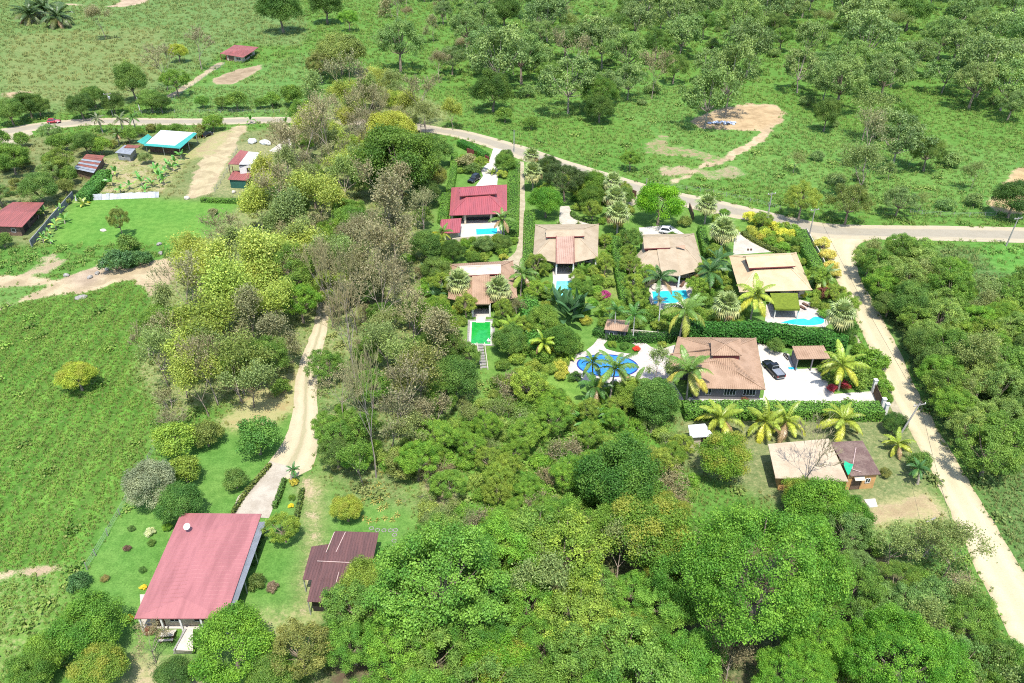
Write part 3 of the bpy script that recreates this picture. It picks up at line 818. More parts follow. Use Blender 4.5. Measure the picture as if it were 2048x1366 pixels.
h.posts([(277, 1234), (320, 1234), (358, 1234), (400, 1234), (445, 1234)], 3.05, 'white', .1)
h.posts([(464, 1226), (488, 1160), (509, 1100), (528, 1048)], 2.4, 'steel', .06)
s_ = sheet('porch_floor', [(284, 1250), (360, 1250), (408, 1250), (440, 1250), (455, 1190), (280, 1190)], 'conc', thick=.12, jit=0)
sheet('terrace', [(280, 1257), (283, 1251), (405, 1252), (402, 1259), (370, 1258)], 'whitepave', thick=.1, jit=.03)
t_ = thing('satellite_dish', 'round white satellite dish on the faded red roof', 'satellite dish', P(377, 1058, 3.6))
mb = MB(); mb.tube([(0, 0, -.1), (0, 0, .45)], .035); mb.build('mast', M['steel'], t_)
mb = MB(); mb.lathe([(.02, .0), (.2, .02), (.36, .09), (.44, .17), (.42, .17), (.34, .11), (.02, .03)], n=20)
o = mb.build('dish', M['white'], t_, loc=(0, -.1, .5), rot=(R_(35), 0, R_(-10)))
mb = MB(); mb.tube([(0, -.40, .1), (0, -.1, .55)], .02); mb.box(-.05, .05, -.14, -.04, .5, .6); mb.build('receiver_arm', M['steel'], t_, loc=(0, -.1, .5), rot=(R_(35), 0, R_(-10)))

# --- maroon sheds
h = House('shed', 'open shed of four overlapping dark maroon roof sections', 'shed', (680, 1180))
for pn in ([(650, 1118, 2.9), (746, 1120, 2.9), (757.6, 1065, 3.2), (670, 1062, 3.2)], [(605, 1159, 2.6), (645, 1161, 2.6), (658, 1088, 2.9), (623, 1093, 2.9)],
           [(632, 1162, 2.68), (722, 1167, 2.68), (748, 1112, 3.02), (650, 1110, 3.02)], [(614, 1203, 2.45), (693, 1208, 2.45), (712, 1158, 2.72), (625, 1155, 2.72)]):
    h.roof([pn], 'maroon', 'roof_section', .05, rib=.35, rh=.035)
for p0, p1 in (((652, 1105, 3.0), (669, 1064, 3.25)), ((672, 1104, 3.0), (691, 1064, 3.25)), ((634, 1122, 2.98), (717, 1126, 2.98)), ((678, 1144, 2.86), (672, 1166, 2.76))):
    mb = MB(); mb.bar(h.q(*p0), h.q(*p1), .09, .06); mb.build('roof_seam', M['seam'], h.t)
w = h.walls([(640, 1150), (716, 1154), (738, 1085), (672, 1083)], 2.4, 'dark')
h.walls([(622, 1196), (688, 1200), (698, 1165), (630, 1163)], 2.3, 'dark', name='back_wall')
h.posts([(616, 1202), (650, 1204), (690, 1206), (607, 1157), (712, 1160), (744, 1117)], 2.4, 'steel', .06)

# --- cream and brown roofed house by the lane
h = House('lane_house', 'ochre house half under a cream roof, half under a stained brown roof', 'house', (1650, 950))
h.roof([[(1551, 956, 2.9), (1697, 963, 2.9), (1657.5, 877, 3.5), (1536, 888, 3.5)]], 'creamroof', 'cream_roof', .14, label='cream sheet roof')
h.roof([[(1701.5, 952, 2.9), (1761.5, 948, 2.9), (1725, 881, 3.1), (1660, 884, 3.1)]], 'brownroof', 'brown_roof', .14, label='stained brown flat roof')
mb = MB(); p0 = h.q(1712, 895, 3.17); p1 = h.q(1704, 938, 3.05); mb.bar(p0, p1, .1, .04); mb.bar(p1, h.q(1722, 944, 3.02), .12, .04); mb.build('roof_seam', M['seam'], h.t)
w = h.walls([(1698, 949), (1755, 946), (1722, 888), (1668, 890)], 2.85, 'orange')
h.opening(w[0], w[1], .16, .5, .05, 2.1, 'door', 1, 'wood', 'brownwall'); h.opening(w[0], w[1], .64, .82, 1.1, 2.0, 'window', 2)
mb = MB(); d_ = (w[1] - w[0]); p0, p1 = w[0] + d_ * .2, w[0] + d_ * .56
mb.hull([p0 + Vector((0, 0, 2.4)), p1 + Vector((0, 0, 2.4)), p1 + Vector((0, -.7, 2.2)), p0 + Vector((0, -.7, 2.2))], [p0 + Vector((0, 0, 2.46)), p1 + Vector((0, 0, 2.46)), p1 + Vector((0, -.7, 2.26)), p0 + Vector((0, -.7, 2.26))])
mb.build('awning', M['cream'], h.t)
w = h.walls([(1562, 950), (1688, 957), (1655, 885), (1548, 893)], 2.8, 'orange')
h.opening(w[0], w[1], .62, .96, .05, 2.3, 'garage_door', 1, 'wood', 'dark'); h.opening(w[0], w[1], .2, .36, .9, 2.0, 'window', 2)
mb = MB(); rnd = random.Random(4)
base_pts = [(1688, 921), (1700, 927), (1707, 928), (1700, 946), (1696, 950), (1688, 932)]
top = [h.q(x, y, 3.32 + rnd.uniform(0, .05)) for x, y in base_pts]; bot = [p - Vector((0, 0, .1)) for p in top]
mb.hull(bot, top); t2 = mb.build('tarpaulin', M['tealcloth']); t2.location = h.o
props(t2, 'crumpled teal tarpaulin lying where the cream and brown roofs meet', 'tarpaulin')

h = House('shed', 'small white flat-roofed shed beside a yellow-leaved tree', 'shed', (1402, 885))
h.roof([[(1380.5, 875.6, 2.3), (1428, 872, 2.3), (1410, 847, 2.5), (1376, 850, 2.5)]], 'whiteroof', 'roof', .12, rib=.5)
w = h.walls([(1383, 873), (1423, 870), (1408, 850), (1380, 852)], 2.2, 'cream')
h.opening(w[0], w[1], .5, .78, .05, 1.9, 'door', 1, 'wood', 'dark')

# --- carport and pool house of the tiled house
h = House('carport', 'open carport with a weathered sheet roof on the white forecourt', 'carport', (1622, 730))
h.roof([[(1594, 718, 2.5), (1661, 717, 2.5), (1647, 691, 2.8), (1584, 692, 2.8)]], 'terra', 'roof', .1, rib=.4)
mb = MB()
q = [h.q(1596, 716, 2.4), h.q(1587, 695, 2.4), h.q(1645, 694, 2.4), h.q(1658, 715, 2.4)]
for p0, p1 in zip(q, q[1:]):
    mb.bar(p0 + Vector((0, 0, -1.2)), p1 + Vector((0, 0, -1.2)), .12, 2.4)
mb.build('wall', M['graywall'], h.t)
h.posts([(1596, 717), (1626, 717), (1658, 716)], 2.5, 'graywall', .1)
h = House('pool_house', 'small grey pool house with a terracotta roof beside two slim palms', 'hut', (1230, 672))
h.roof([[(1208.5, 659, 2.5), (1255, 663.5, 2.5), (1258, 652, 2.95), (1211, 648.5, 2.95)], [(1260, 641, 2.6), (1215, 638, 2.6), (1211, 648.5, 2.95), (1258, 652, 2.95)]], 'terra', rib=.35)
w = h.walls([(1211, 657.5), (1252, 661.5), (1256, 645), (1217, 642)], 2.4, 'graywall')
h.opening(w[0], w[1], .2, .42, 1.2, 1.9, 'window', 1); h.opening(w[0], w[1], .58, .92, .1, 2.1, 'door', 2, 'graywall')

# --- pergola of the sandy villa
h = House('pergola', 'square pergola smothered in yellow-green vine at the villa pool', 'pergola', (1572, 630))
h.roof([[(1550, 617, 2.5), (1600, 618, 2.5), (1595, 586, 2.6), (1540, 586, 2.6)]], 'thatch', 'vine_roof', .4)
h.posts([(1552, 616), (1598, 617), (1594, 589), (1543, 589)], 2.4, 'white', .1)

# --- houses beyond the gully
h = House('cottage', 'far cottage under a red roof at the end of a dirt drive', 'house', (478, 122))
h.roof([[(439.5, 107, 2.5), (486, 115, 2.5), (507, 102, 3.3), (456, 97.5, 3.3)], [(517, 94, 2.6), (469, 89.5, 2.6), (456, 97.5, 3.3), (507, 102, 3.3)]], 'oldred', rib=.5, rh=.04)
w = h.walls([(453, 109), (484, 113.5), (508, 97), (470, 93)], 2.4, 'cream')
h.opening(w[0], w[1], .1, .45, .1, 2.1, 'door', 2, 'wood', 'brownwall'); h.opening(w[0], w[1], .6, .9, .9, 1.9, 'window', 2); h.opening(w[1], w[2], .2, .8, .8, 2., 'window', 4, 'wood')
h.posts([(441, 107.5), (452, 109.5)], 2.4, 'redtrim', .1)
h = House('workshop', 'open-sided building with a white roof edged in teal', 'house', (335, 292))
h.roof([[(290, 288, 3.0), (359, 293.5, 3.0), (392, 265, 3.5), (322, 260, 3.5)]], 'whiteroof', 'roof', .1, rib=.6, rh=.04)
h.roof([[(288, 291, 2.95), (360, 297, 2.95), (360.5, 292, 3.06), (289, 286.5, 3.06)], [(360, 297, 2.95), (394, 267, 3.46), (387, 265, 3.58), (349, 292, 3.08)]], 'teal', 'teal_edge', .08)
h.roof([[(274, 283, 2.5), (287, 289, 2.5), (304, 274, 2.8), (296, 268, 2.8)]], 'teal', 'side_roof', .08, rib=.5)
h.walls([(296, 284), (346, 289), (372, 268), (325, 264)], 2.9, 'brownwall')
h.posts([(291, 288), (325, 291), (358, 294), (375, 280), (391, 266)], 2.95, 'steel', .08)
h = House('shed', 'small pale blue-grey hut between the teal-edged roof and the rusty roof', 'hut', (250, 312))
h.roof([[(230, 305, 2.3), (261, 309, 2.3), (274, 293, 2.6), (249, 290, 2.6)]], 'zinc', rib=.5)
h.roof([[(247, 295, 2.7), (275, 296, 2.7), (281, 291, 2.9), (255, 289, 2.9)]], 'rust', 'rear_roof', .05, rib=.4)
w = h.walls([(234, 305), (258, 308), (270, 295), (250, 293)], 2.2, 'zinc')
h.opening(w[0], w[1], .3, .6, .9, 1.7, 'window', 1, 'white')
h = House('barn', 'long low barn roofed in alternating rusty and pale iron sheets', 'barn', (180, 345))
E0, E1, T1, T0 = h.q(146.5, 337, 2.5), h.q(187.5, 346, 2.5), h.q(209.5, 310.6, 3.0), h.q(173, 307.6, 3.0)
n = 9
for k in range(n):
    f0, f1 = k / n, (k + 1) / n - .012
    mb = MB(); dz = Vector((0, 0, .03 * (k % 2)))
    roof_panel(mb, [E0.lerp(T0, f0) + dz, E1.lerp(T1, f0) + dz, E1.lerp(T1, f1) + dz, E0.lerp(T0, f1) + dz], .04, .5, rh=.03)
    mb.build('roof_sheet', M['zinc' if k in (0, 1, 3, 5) else 'rust'], h.t)
h.walls([(150, 337), (185, 344), (205, 312), (174, 310)], 2.3, 'brownwall')
h = House('cabin', 'two-storey cabin with a red roof and pale pink gable wall', 'house', (488, 345))
h.roof([[(455.6, 328, 4.6), (480.5, 300, 4.9), (497, 303, 5.6), (478, 329, 5.4)]], 'oldred', rib=.5)
h.roof([[(518.6, 305, 4.8), (508, 329, 4.7), (478, 329, 5.4), (497, 303, 5.6)]], 'whiteroof', 'pale_roof', .1, rib=.5, label='sun-bleached pale roof slope')
w = h.walls([(478, 333), (506, 330), (516, 308), (486, 309)], 4.7, 'white')
h.opening(w[0], w[1], .5, .75, 3.1, 4.1, 'window', 1, 'wood')
h.posts([(457, 329), (464, 331)], 4.6, 'wood', .08)
h.roof([[(455.6, 359, 2.4), (494, 361, 2.4), (511, 342, 2.8), (466, 341, 2.8)]], 'oldred', 'porch_roof', .08, rib=.5)
h.roof([[(505, 341, 2.4), (512, 343, 2.4), (528, 325, 2.6), (518, 322, 2.7)]], 'oldred', 'side_roof', .08, rib=.5)
h.walls([(459, 359), (491, 361), (505, 346), (467, 345)], 2.3, 'darkgreen', name='lower_wall')
h = House('bungalow', 'bungalow with a bright red roof and brown walls at the field corner', 'house', (35, 455))
h.roof([[(-15, 452, 2.6), (44, 454, 2.6), (72, 424, 3.4), (-2, 422, 3.4)], [(88, 405, 2.7), (25, 404, 2.7), (-2, 422, 3.4), (72, 424, 3.4)]], 'oldred', rib=.5)
w = h.walls([(-10, 450), (38, 452), (74, 412), (25, 410)], 2.5, 'brownwall')
h.opening(w[0], w[1], .62, .8, .9, 1.9, 'window', 1); h.opening(w[1], w[2], .15, .35, .1, 2., 'door', 1, 'wood', 'dark'); h.opening(w[1], w[2], .5, .8, .9, 1.9, 'window', 3, 'wood')

# ------------------------------------------------------------------ terraces, pools, paths
def pool(label, rim, mat, rimw=.35, rimmat='whitepave', z=.13, n_round=False):
    w = spline(poly(rim) + [P(*rim[0])], .6)[:-1] if n_round else poly(rim)
    c = sum(w, Vector()) / len(w)
    t = thing('swimming_pool', label, 'pool', c)
    ins = [p - c for p in w]
    def off(a):
        out = []
        for i, p in enumerate(ins):
            d0 = (p - ins[i - 1]).normalized(); d1 = (ins[(i + 1) % len(ins)] - p).normalized()
            nn = Vector((d0.y + d1.y, -d0.x - d1.x, 0)); nn.normalize()
            k = max(.5, nn.dot(Vector((d1.y, -d1.x, 0))))
            out.append(p + nn * a / k)
        return out
    area = sum(a.x * b.y - b.x * a.y for a, b in zip(ins, ins[1:] + ins[:1]))
    sg = 1 if area > 0 else -1
    outer = off(rimw * sg)
    mb = MB(); nI = len(ins)
    for i in range(nI):
        j = (i + 1) % nI
        z0, z1 = .0, z
        A, B, C, D = ins[i], ins[j], outer[j], outer[i]
        v = lambda p, q: Vector((p.x, p.y, q))
        mb.face([v(A, z1), v(B, z1), v(C, z1), v(D, z1)]); mb.face([v(A, .02), v(B, .02), v(B, z1), v(A, z1)]); mb.face([v(D, z0), v(C, z0), v(C, z1), v(D, z1)])
    mb.build('rim', M[rimmat], t)
    mb = MB(); mb.face([Vector((p.x, p.y, .095)) for p in ins]); mb.build('water', M[mat], t)
    return t


sheet('terrace', [(908, 470), (918, 442), (1004, 440), (1004, 470), (960, 476), (935, 478)], 'whitepave', thick=.08, jit=.05)
pool('long turquoise pool on the white terrace of the red villa', [(952, 459), (994.5, 457), (994, 468.5), (953, 470.5)], 'pool_cyan')
sheet('terrace', [(1104, 534), (1149, 533), (1150, 560), (1147, 598), (1101, 600), (1106, 560)], 'whitepave', thick=.08, jit=.05)
pool('pale aqua pool beside broad banana-like leaves', [(1113, 563), (1144, 563), (1142, 592), (1110, 594)], 'pool_pale')
sheet('terrace', [(1300, 570), (1330, 562), (1384, 560), (1392, 585), (1382, 608), (1356, 620), (1306, 620), (1296, 593)], 'terrace', thick=.08, jit=.05)
pool('bright turquoise rectangular pool with a coconut palm leaning over it', [(1304, 584), (1372, 581), (1376, 597), (1351, 607), (1308, 608)], 'pool_cyan')
sheet('terrace', [(1532, 610), (1600, 600), (1622, 606), (1640, 622), (1664, 642), (1650, 655), (1530, 645)], 'terrace', thick=.08, jit=.05)
pool('curved turquoise pool half hidden behind a tall hedge', [(1560, 646), (1585, 640), (1608, 638), (1617, 641), (1630, 634), (1646, 638), (1645, 648), (1610, 652)], 'pool_cyan', n_round=True)
sheet('terrace', [(936, 640), (988, 639), (991, 692), (934, 692)], 'stone', thick=.06, jit=.05)
t_ = pool('rectangular pool of bright algae-green water with a white rim', [(944, 645), (981, 645), (981, 689), (942, 688)], 'pool_green')
sheet('porch_floor', [(942, 618), (982, 618), (980, 634), (972, 634), (970, 646), (952, 646), (952, 634), (944, 634)], 'whitepave', thick=.1, jit=0)
mb = MB(); mb.lathe([(.0, .5), (.28, .45), (.35, .35), (.12, .3), (.1, .12), (.3, .1)], n=10); mb.lathe([(.0, .85), (.1, .8), (.14, .6), (.06, .5)], n=8)
props(mb.build('pool_fountain', M['white'], loc=P(977, 684)), 'small white fountain at the corner of the green pool', 'fountain')
t_ = thing('garden_steps', 'flight of pale steps below the green pool', 'steps', P(962, 715))
for k in range(9):
    p = P(960 + k * .9, 693 + k * 5.2) - P(962, 715); mb = MB(); mb.box(-.55, .55, -.3, .3, 0, .45 - k * .045); mb.build('step', M['stone'], t_, loc=p)
for k in (0, 1):
    mb = MB(); a_, b_ = P(954 + 15 * k, 690) - P(962, 715), P(962 + 14 * k, 740) - P(962, 715); mb.bar(a_ + Vector((0, 0, .3)), b_ + Vector((0, 0, .1)), .15, .5); mb.build('side_wall', M['conc'], t_)
# kidney pool and its paved walk
sheet('pool_deck', [(1132, 736), (1143, 712), (1170, 703), (1186, 690), (1200, 672), (1216, 668), (1254, 672), (1282, 680), (1302, 694), (1318, 700), (1350, 690), (1346, 725), (1332, 742), (1350, 770), (1368, 800), (1352, 800), (1320, 768), (1278, 765), (1230, 775), (1190, 772), (1150, 760)], 'terrace', thick=.06, jit=.1)
sheet('planting_bed', [(1207, 690), (1218, 678), (1246, 680), (1266, 688), (1282, 698), (1276, 706), (1260, 708), (1232, 704), (1212, 698)], 'lawn', z=.075, jit=.08)
ell = [(1215 + 59 * math.cos(u), 732 + 21 * math.sin(u) + 3 * math.cos(u)) for u in (2 * math.pi * k / 32 for k in range(32))]
pool('deep blue oval pool ringed by pinkish paving and palms', ell, 'pool_blue', .25, 'tilered', n_round=False)
# forecourt of the tiled house
sheet('forecourt', [(1514, 686), (1538, 692), (1552, 703), (1578, 708), (1592, 738), (1662, 736), (1668, 744), (1655, 768), (1668, 788), (1740, 783), (1752, 782), (1766, 806), (1525, 808), (1380, 803), (1384, 795), (1526, 797), (1530, 770)], 'whitepave', .026, .06)
sheet('terrace', [(1372, 806), (1378, 795), (1530, 797), (1530, 804)], 'whitepave', thick=.07, jit=0)
sheet('path', [(1684, 640), (1700, 648), (1790, 800), (1812, 838), (1796, 838), (1772, 800)], 'dirtdrive', .012, .15)
sheet('concrete_slab', [(1727, 1000), (1750, 998), (1755, 1014), (1738, 1016)], 'whitepave', thick=.12, jit=0)
sheet('concrete_path', [(538, 302), (575, 276), (590, 284), (560, 306)], 'conc', .02, .1)

# ------------------------------------------------------------------ vegetation: prototypes of unit crown radius
def unit(v): return v / (np.linalg.norm(v, axis=-1, keepdims=True) + 1e-9)


def leaf_quads(C, N, size, rg, asp=.45, fold=.12):
    n = len(C)
    N = unit(N); T = unit(np.cross(N, rg.normal(size=(n, 3)))); B = np.cross(N, T)
    s = np.broadcast_to(np.asarray(size, dtype=float), (n,))[:, None]
    V = np.stack([C - T * s * .5, C + B * s * asp + N * s * fold, C + T * s * .5, C - B * s * asp + N * s * fold], 1).reshape(-1, 3)
    return V, np.arange(4 * n).reshape(-1, 4)


def tubes(S):
    """S rows: x0 y0 z0 x1 y1 z1 r0 r1 -> three-sided twigs"""
    S = np.asarray(S); p, q = S[:, :3], S[:, 3:6]
    d = unit(q - p); a = unit(np.cross(d, np.where(np.abs(d[:, 2:]) < .9, [[0, 0, 1.]], [[1., 0, 0]]))); b = np.cross(d, a)
    V = []
    for (c, r) in ((p, S[:, 6:7]), (q, S[:, 7:8])):
        for k in range(3):
            an = 2 * math.pi * k / 3
            V.append(c + (a * math.cos(an) + b * math.sin(an)) * r)
    V = np.stack(V, 1).reshape(-1, 3); n = len(S); o = (np.arange(n) * 6)[:, None]
    F = np.concatenate([o + np.array([[k, (k + 1) % 3, 3 + (k + 1) % 3, 3 + k]]) for k in range(3)], 0)
    return V, F


def merge(*vf):
    V, F, k = [], [], 0
    for v, f in vf: V.append(v); F.append(f + k); k += len(v)
    return np.concatenate(V), np.concatenate(F)


def crown(seed, nb, br, rz, hc, leaves, size, low=-.35, mat='leaf', out=.78, rough=.25, asp=.45, up=.35, sun=.0):
    rg = np.random.default_rng(seed)
    d = unit(rg.normal(size=(nb * 4, 3))); d = d[d[:, 2] > low][:nb]; nb = len(d)
    lob = 1 + rough * (fbm(d[:, 0] * 2 + 9 + seed, d[:, 1] * 2 + d[:, 2] * 2 + 9, seed, 3) - .5) * 2
    rad = out * lob * rg.uniform(.78, 1.0, nb)
    C = d * rad[:, None] * [1, 1, rz]
    brs = br * rg.uniform(.7, 1.3, nb)
    per = rg.choice(nb, leaves, p=brs ** 2 / (brs ** 2).sum())
    n = unit(rg.normal(size=(leaves, 3)) + d[per] * .55 + [0, 0, .25])
    pos = C[per] + n * (brs[per] * rg.uniform(.35, 1.3, leaves))[:, None] * [1, 1, .8]
    N = unit(n * .7 + [0, 0, up] + rg.normal(size=(leaves, 3)) * .6)
    pos[:, 2] += hc
    sz = size * rg.uniform(.6, 1.4, leaves)
    V, F = leaf_quads(pos, N, sz, rg, asp)
    cl = np.repeat(rg.random(nb)[per], 4)
    return np_mesh('crown', V, F, [M[mat]], cl=cl), C + [0, 0, hc], brs


def trunk_for(seed, C, hc, rz, r=.055, nl=9, lean=.05):
    rg = np.random.default_rng(seed + 500)
    S = []; fork = np.array([rg.normal() * lean, rg.normal() * lean, hc - rz * .62])
    base = np.zeros(3); pts = [base, np.array([fork[0] * .3, fork[1] * .3, fork[2] * .5]), fork]
    mb = MB()
    mb.tube([tuple(p) for p in pts], [r * 1.35, r * .95, r * .8], 7, cap=False)
    for k in rg.choice(len(C), min(nl, len(C)), False):
        e = C[k] * [.85, .85, 1]; mid = fork * .45 + e * .55 + [0, 0, -.08]
        mb.tube([tuple(fork), tuple(mid), tuple(e)], [r * .6, r * .35, r * .12], 4, cap=False)
    me = bpy.data.meshes.new('trunk'); me.from_pydata(mb.v, [], mb.f); me.materials.append(M['bark']); me.update()
    return me


def branching(seed, hc, spread=.62, levels=5, fork=.55, first=4, r0=.036, trunks=1):
    rnd = random.Random(seed); segs = []; tips = []

    def grow(p, d, L, r, lv):
        for k in range(2):
            d = (d + Vector((rnd.gauss(0, .12), rnd.gauss(0, .12), rnd.gauss(.05, .08)))).normalized()
            q = p + d * L * .5
            segs.append((lv, *p, *q, r, r * .82)); p = q; r *= .82
            if lv >= 3 and k == 0 and rnd.random() < .6:
                grow2(p, d, L * .5, r * .6, lv + 1)
        if lv >= levels: tips.append(p); return
        for k in range(first if lv == 0 else rnd.choice((2, 3, 3))):
            grow2(p, d, L * rnd.uniform(.6, .85), r * .68, lv + 1)

    def grow2(p, d, L, r, lv):
        if lv > levels: tips.append(p); return
        s = spread * (1.05 if lv == 1 else .8)
        nd = (d + Vector((rnd.gauss(0, s), rnd.gauss(0, s), rnd.gauss(.12, .25)))).normalized()
        if nd.z < -.1: nd.z *= -.5
        grow(p, nd.normalized(), L, r, lv)
    for k in range(trunks):
        a = rnd.uniform(0, 6.28)
        grow(Vector((.1 * k * math.cos(a), .1 * k * math.sin(a), 0)), Vector((rnd.gauss(0, .12) + .25 * math.cos(a) * (trunks > 1), rnd.gauss(0, .12) + .25 * math.sin(a) * (trunks > 1), 1)).normalized(), hc * fork, r0, 0)
    S = np.array(segs); xy = S[:, 4:6]; ex = np.percentile(np.linalg.norm(xy, axis=1), 94)
    k = 1.0 / ex
    S[:, [1, 2, 4, 5]] *= k
    T = np.array([list(t) for t in tips]) * [k, k, 1]
    return S, T


def bare(seed, hc=1.5, leaves=0, size=.06, levels=5, twig=.0085, mat='leaf', trunks=1, first=4, fork=.5, jl=.1):
    S, T = branching(seed, hc, levels=levels, trunks=trunks, first=first, fork=fork)
    rg = np.random.default_rng(seed)
    S[:, 7:] = np.maximum(S[:, 7:], twig)
    big = S[:, 0] <= 2
    tv, tf = tubes(S[big][:, 1:])
    tr = np_mesh('trunk', tv, tf, [M['bark']])
    cv, cf = tubes(S[~big][:, 1:]); mi = np.zeros(len(cf), int)
    if leaves:
        pk = T[rg.integers(0, len(T), leaves)] + rg.normal(size=(leaves, 3)) * jl
        lv, lf = leaf_quads(pk, rg.normal(size=(leaves, 3)) + [0, 0, .9], size * rg.uniform(.6, 1.4, leaves), rg)
        n0 = len(cf); cv, cf = merge((cv, cf), (lv, lf)); mi = np.concatenate([mi, np.ones(len(lf), int)])
    cl = np.full(len(cv), .5)
    if leaves: cl[-4 * leaves:] = np.repeat(rg.random(leaves), 4)
    return tr, np_mesh('crown', cv, cf, [M['bark'], M[mat]], mi=mi, cl=cl)


PROTO = {}


def proto(kind, n, fn):
    PROTO[kind] = [fn(1000 * (len(PROTO) + 1) + 17 * i) for i in range(n)]


def pc(nb, br, rz, hc, leaves, size, nl=9, r=.055, **kw):
    def f(seed):
        me, C, b = crown(seed, nb, br, rz, hc, leaves, size, **kw)
        return trunk_for(seed, C, hc, rz, r, nl), me
    return f


proto('dense', 4, pc(90, .23, .85, 1.05, 40000, .036, rough=.45))
proto('flush', 2, pc(90, .22, .85, 1.05, 36000, .035, mat='flush', rough=.5))
proto('saman', 2, pc(800, .085, .78, 1.1, 100000, .02, low=-.35, rough=.5, out=.86, asp=.38))
proto('light', 4, pc(150, .14, .8, 1.2, 34000, .029, nl=14, rough=.5, out=.85))
proto('round', 3, pc(50, .28, .85, .95, 9000, .066, r=.06, rough=.6, out=.74))
proto('loose', 4, pc(110, .15, .85, 1.2, 20000, .038, nl=18, rough=.55, out=.88))
proto('teak', 4, pc(90, .17, .95, 1.2, 7000, .058, nl=16, r=.035, rough=.6, out=.88))
proto('bush', 4, pc(32, .3, .7, .5, 4500, .085, nl=6, low=-.1, rough=.4))
proto('bare', 4, lambda s: bare(s, 1.6, 1100, .05, levels=5, jl=.07, twig=.0065))
proto('semi', 4, lambda s: bare(s, 1.6, 4200, .05, levels=5, jl=.1, twig=.006))
proto('yellow', 3, lambda s: bare(s, 1.45, 9500, .055, levels=5, jl=.13, twig=.006))
proto('dead', 2, lambda s: bare(s, 1.9, 0, levels=5, twig=.0055, fork=.6))
proto('thicket', 3, lambda s: bare(s, 1.0, 1500, .055, levels=4, trunks=5, fork=.4, first=3, twig=.009, jl=.12))
HC = dict(dense=1.05, flush=1.05, saman=1.2, light=1.2, round=.95, loose=1.2, teak=1.2, bush=.5, bare=1.25, semi=1.25, yellow=1.2, dead=1.45, thicket=.7)
NAME = dict(loose='open_crowned_tree', light='feathery_tree', teak='teak_tree', round='round_tree', flush='flushing_tree', bush='bush', thicket='thicket', saman='spreading_tree', bare='bare_tree', dead='dead_tree', semi='thin_tree', yellow='yellow_leaved_tree')
vrnd = random.Random(11)
PLACED = []
FILLED = []
BARK = dict(dense=(.24, .2, .15), saman=(.22, .19, .15), bare=(.36, .3, .25), semi=(.33, .275, .22), yellow=(.3, .25, .19), dead=(.3, .265, .225), thicket=(.4, .35, .3), teak=(.3, .27, .22))
G = dict(mango=(.105, .19, .026), green=(.155, .26, .04), lime=(.25, .34, .05), straw=(.37, .42, .085), bright=(.19, .32, .04), deep=(.09, .16, .03), olive=(.21, .24, .06), teak=(.19, .275, .085),
         pale=(.23, .29, .09), silver=(.26, .3, .16), yellow=(.4, .48, .06), gold=(.38, .4, .06), brown=(.27, .25, .13), saman=(.165, .32, .035), wood=(.14, .23, .045), greyg=(.2, .285, .085))
MULT = 1.5                               # brightens the shrub and tree tones given below as colour triples


def tree_at(base, R, kind, col, label, cat='tree', group=None, name=None, zs=1.0):
    pr = PROTO[kind]; tr, cr = pr[vrnd.randrange(len(pr))]
    t = thing(name or NAME.get(kind, 'tree'), label, cat, base, vrnd.uniform(0, 6.28), group, (R, R, R * zs))
    c = G[col] if isinstance(col, str) else (max(col[0], col[1] * .52) * MULT, col[1] * MULT, col[2] * MULT)
    k = vrnd.uniform(.9, 1.12); c = tuple(min(1, x * k * vrnd.uniform(.94, 1.06)) for x in c)
    bk = BARK.get(kind, (.24, .2, .15))
    o = link('trunk', tr, t, color=bk)
    o = link('crown', cr, t, color=c)
    PLACED.append((base.x, base.y, R, kind))
    return t


def tree(px, py, rpx, kind, col, label, cat='tree', group=None, name=None, zs=1.0):
    z = 4.0
    for _ in range(4):
        R = rpx / PXM(px, py, z); z = HC[kind] * R * zs
    b = P(px, py, z); b.z = 0
    return tree_at(b, R, kind, col, label, cat, group, name, zs)


LANE_HALF = 2.2
LANE = spline(poly([(1690, 465), (1676, 500), (1690, 545), (1712, 600), (1765, 698), (1799, 775), (1836, 842), (1883, 926), (1929, 1010), (1992, 1130), (2045, 1228), (2120, 1385)]), 1.5) + spline(poly([(880, 261), (985, 288), (1105, 330), (1235, 368), (1320, 390), (1410, 410), (1560, 441), (1720, 464), (2060, 470)]), 3) + spline(poly([(636, 665), (622, 720), (612, 780), (608, 830)]), 2)


def fill(zone_px, n, dmin, kinds, group, zc=6.0, gap=.75, seed=1, cat='tree', name=None):
    """trees nothing tells apart, spread through a surveyed outline; kinds: (weight, kind, colour, rmin, rmax, label)"""
    w = [P(a, b, zc) for a, b in zone_px]
    rnd = random.Random(seed); x0, x1 = min(p.x for p in w), max(p.x for p in w); y0, y1 = min(p.y for p in w), max(p.y for p in w)
    got = 0; mine = []
    near = lambda x, y, R: any((x - q.x) ** 2 + (y - q.y) ** 2 < (LANE_HALF + R * .5) ** 2 for q in LANE)
    for _ in range(n * 30):
        if got >= n: break
        x, y = rnd.uniform(x0, x1), rnd.uniform(y0, y1)
        if not inside(np.array([x]), np.array([y]), w)[0]: continue
        _, kind, col, r0, r1, label = rnd.choices(kinds, [k[0] for k in kinds])[0]
        R = rnd.uniform(r0, r1)
        if near(x, y, R): continue
        if any((x - a) ** 2 + (y - b) ** 2 < dmin ** 2 for a, b in mine): continue
        if any((x - a) ** 2 + (y - b) ** 2 < (gap * (r_ + R)) ** 2 * (.4 if k_ in ('bare', 'semi', 'dead') else .7) for a, b, r_, k_ in PLACED if (a, b) not in mine): continue
        FILLED.append((group, label, x, y, tree_at(Vector((x, y, 0)), R, kind, col, label, 'bush' if kind in ('bush', 'thicket') else cat, group, name, rnd.uniform(.88, 1.15)))); mine.append((x, y)); got += 1


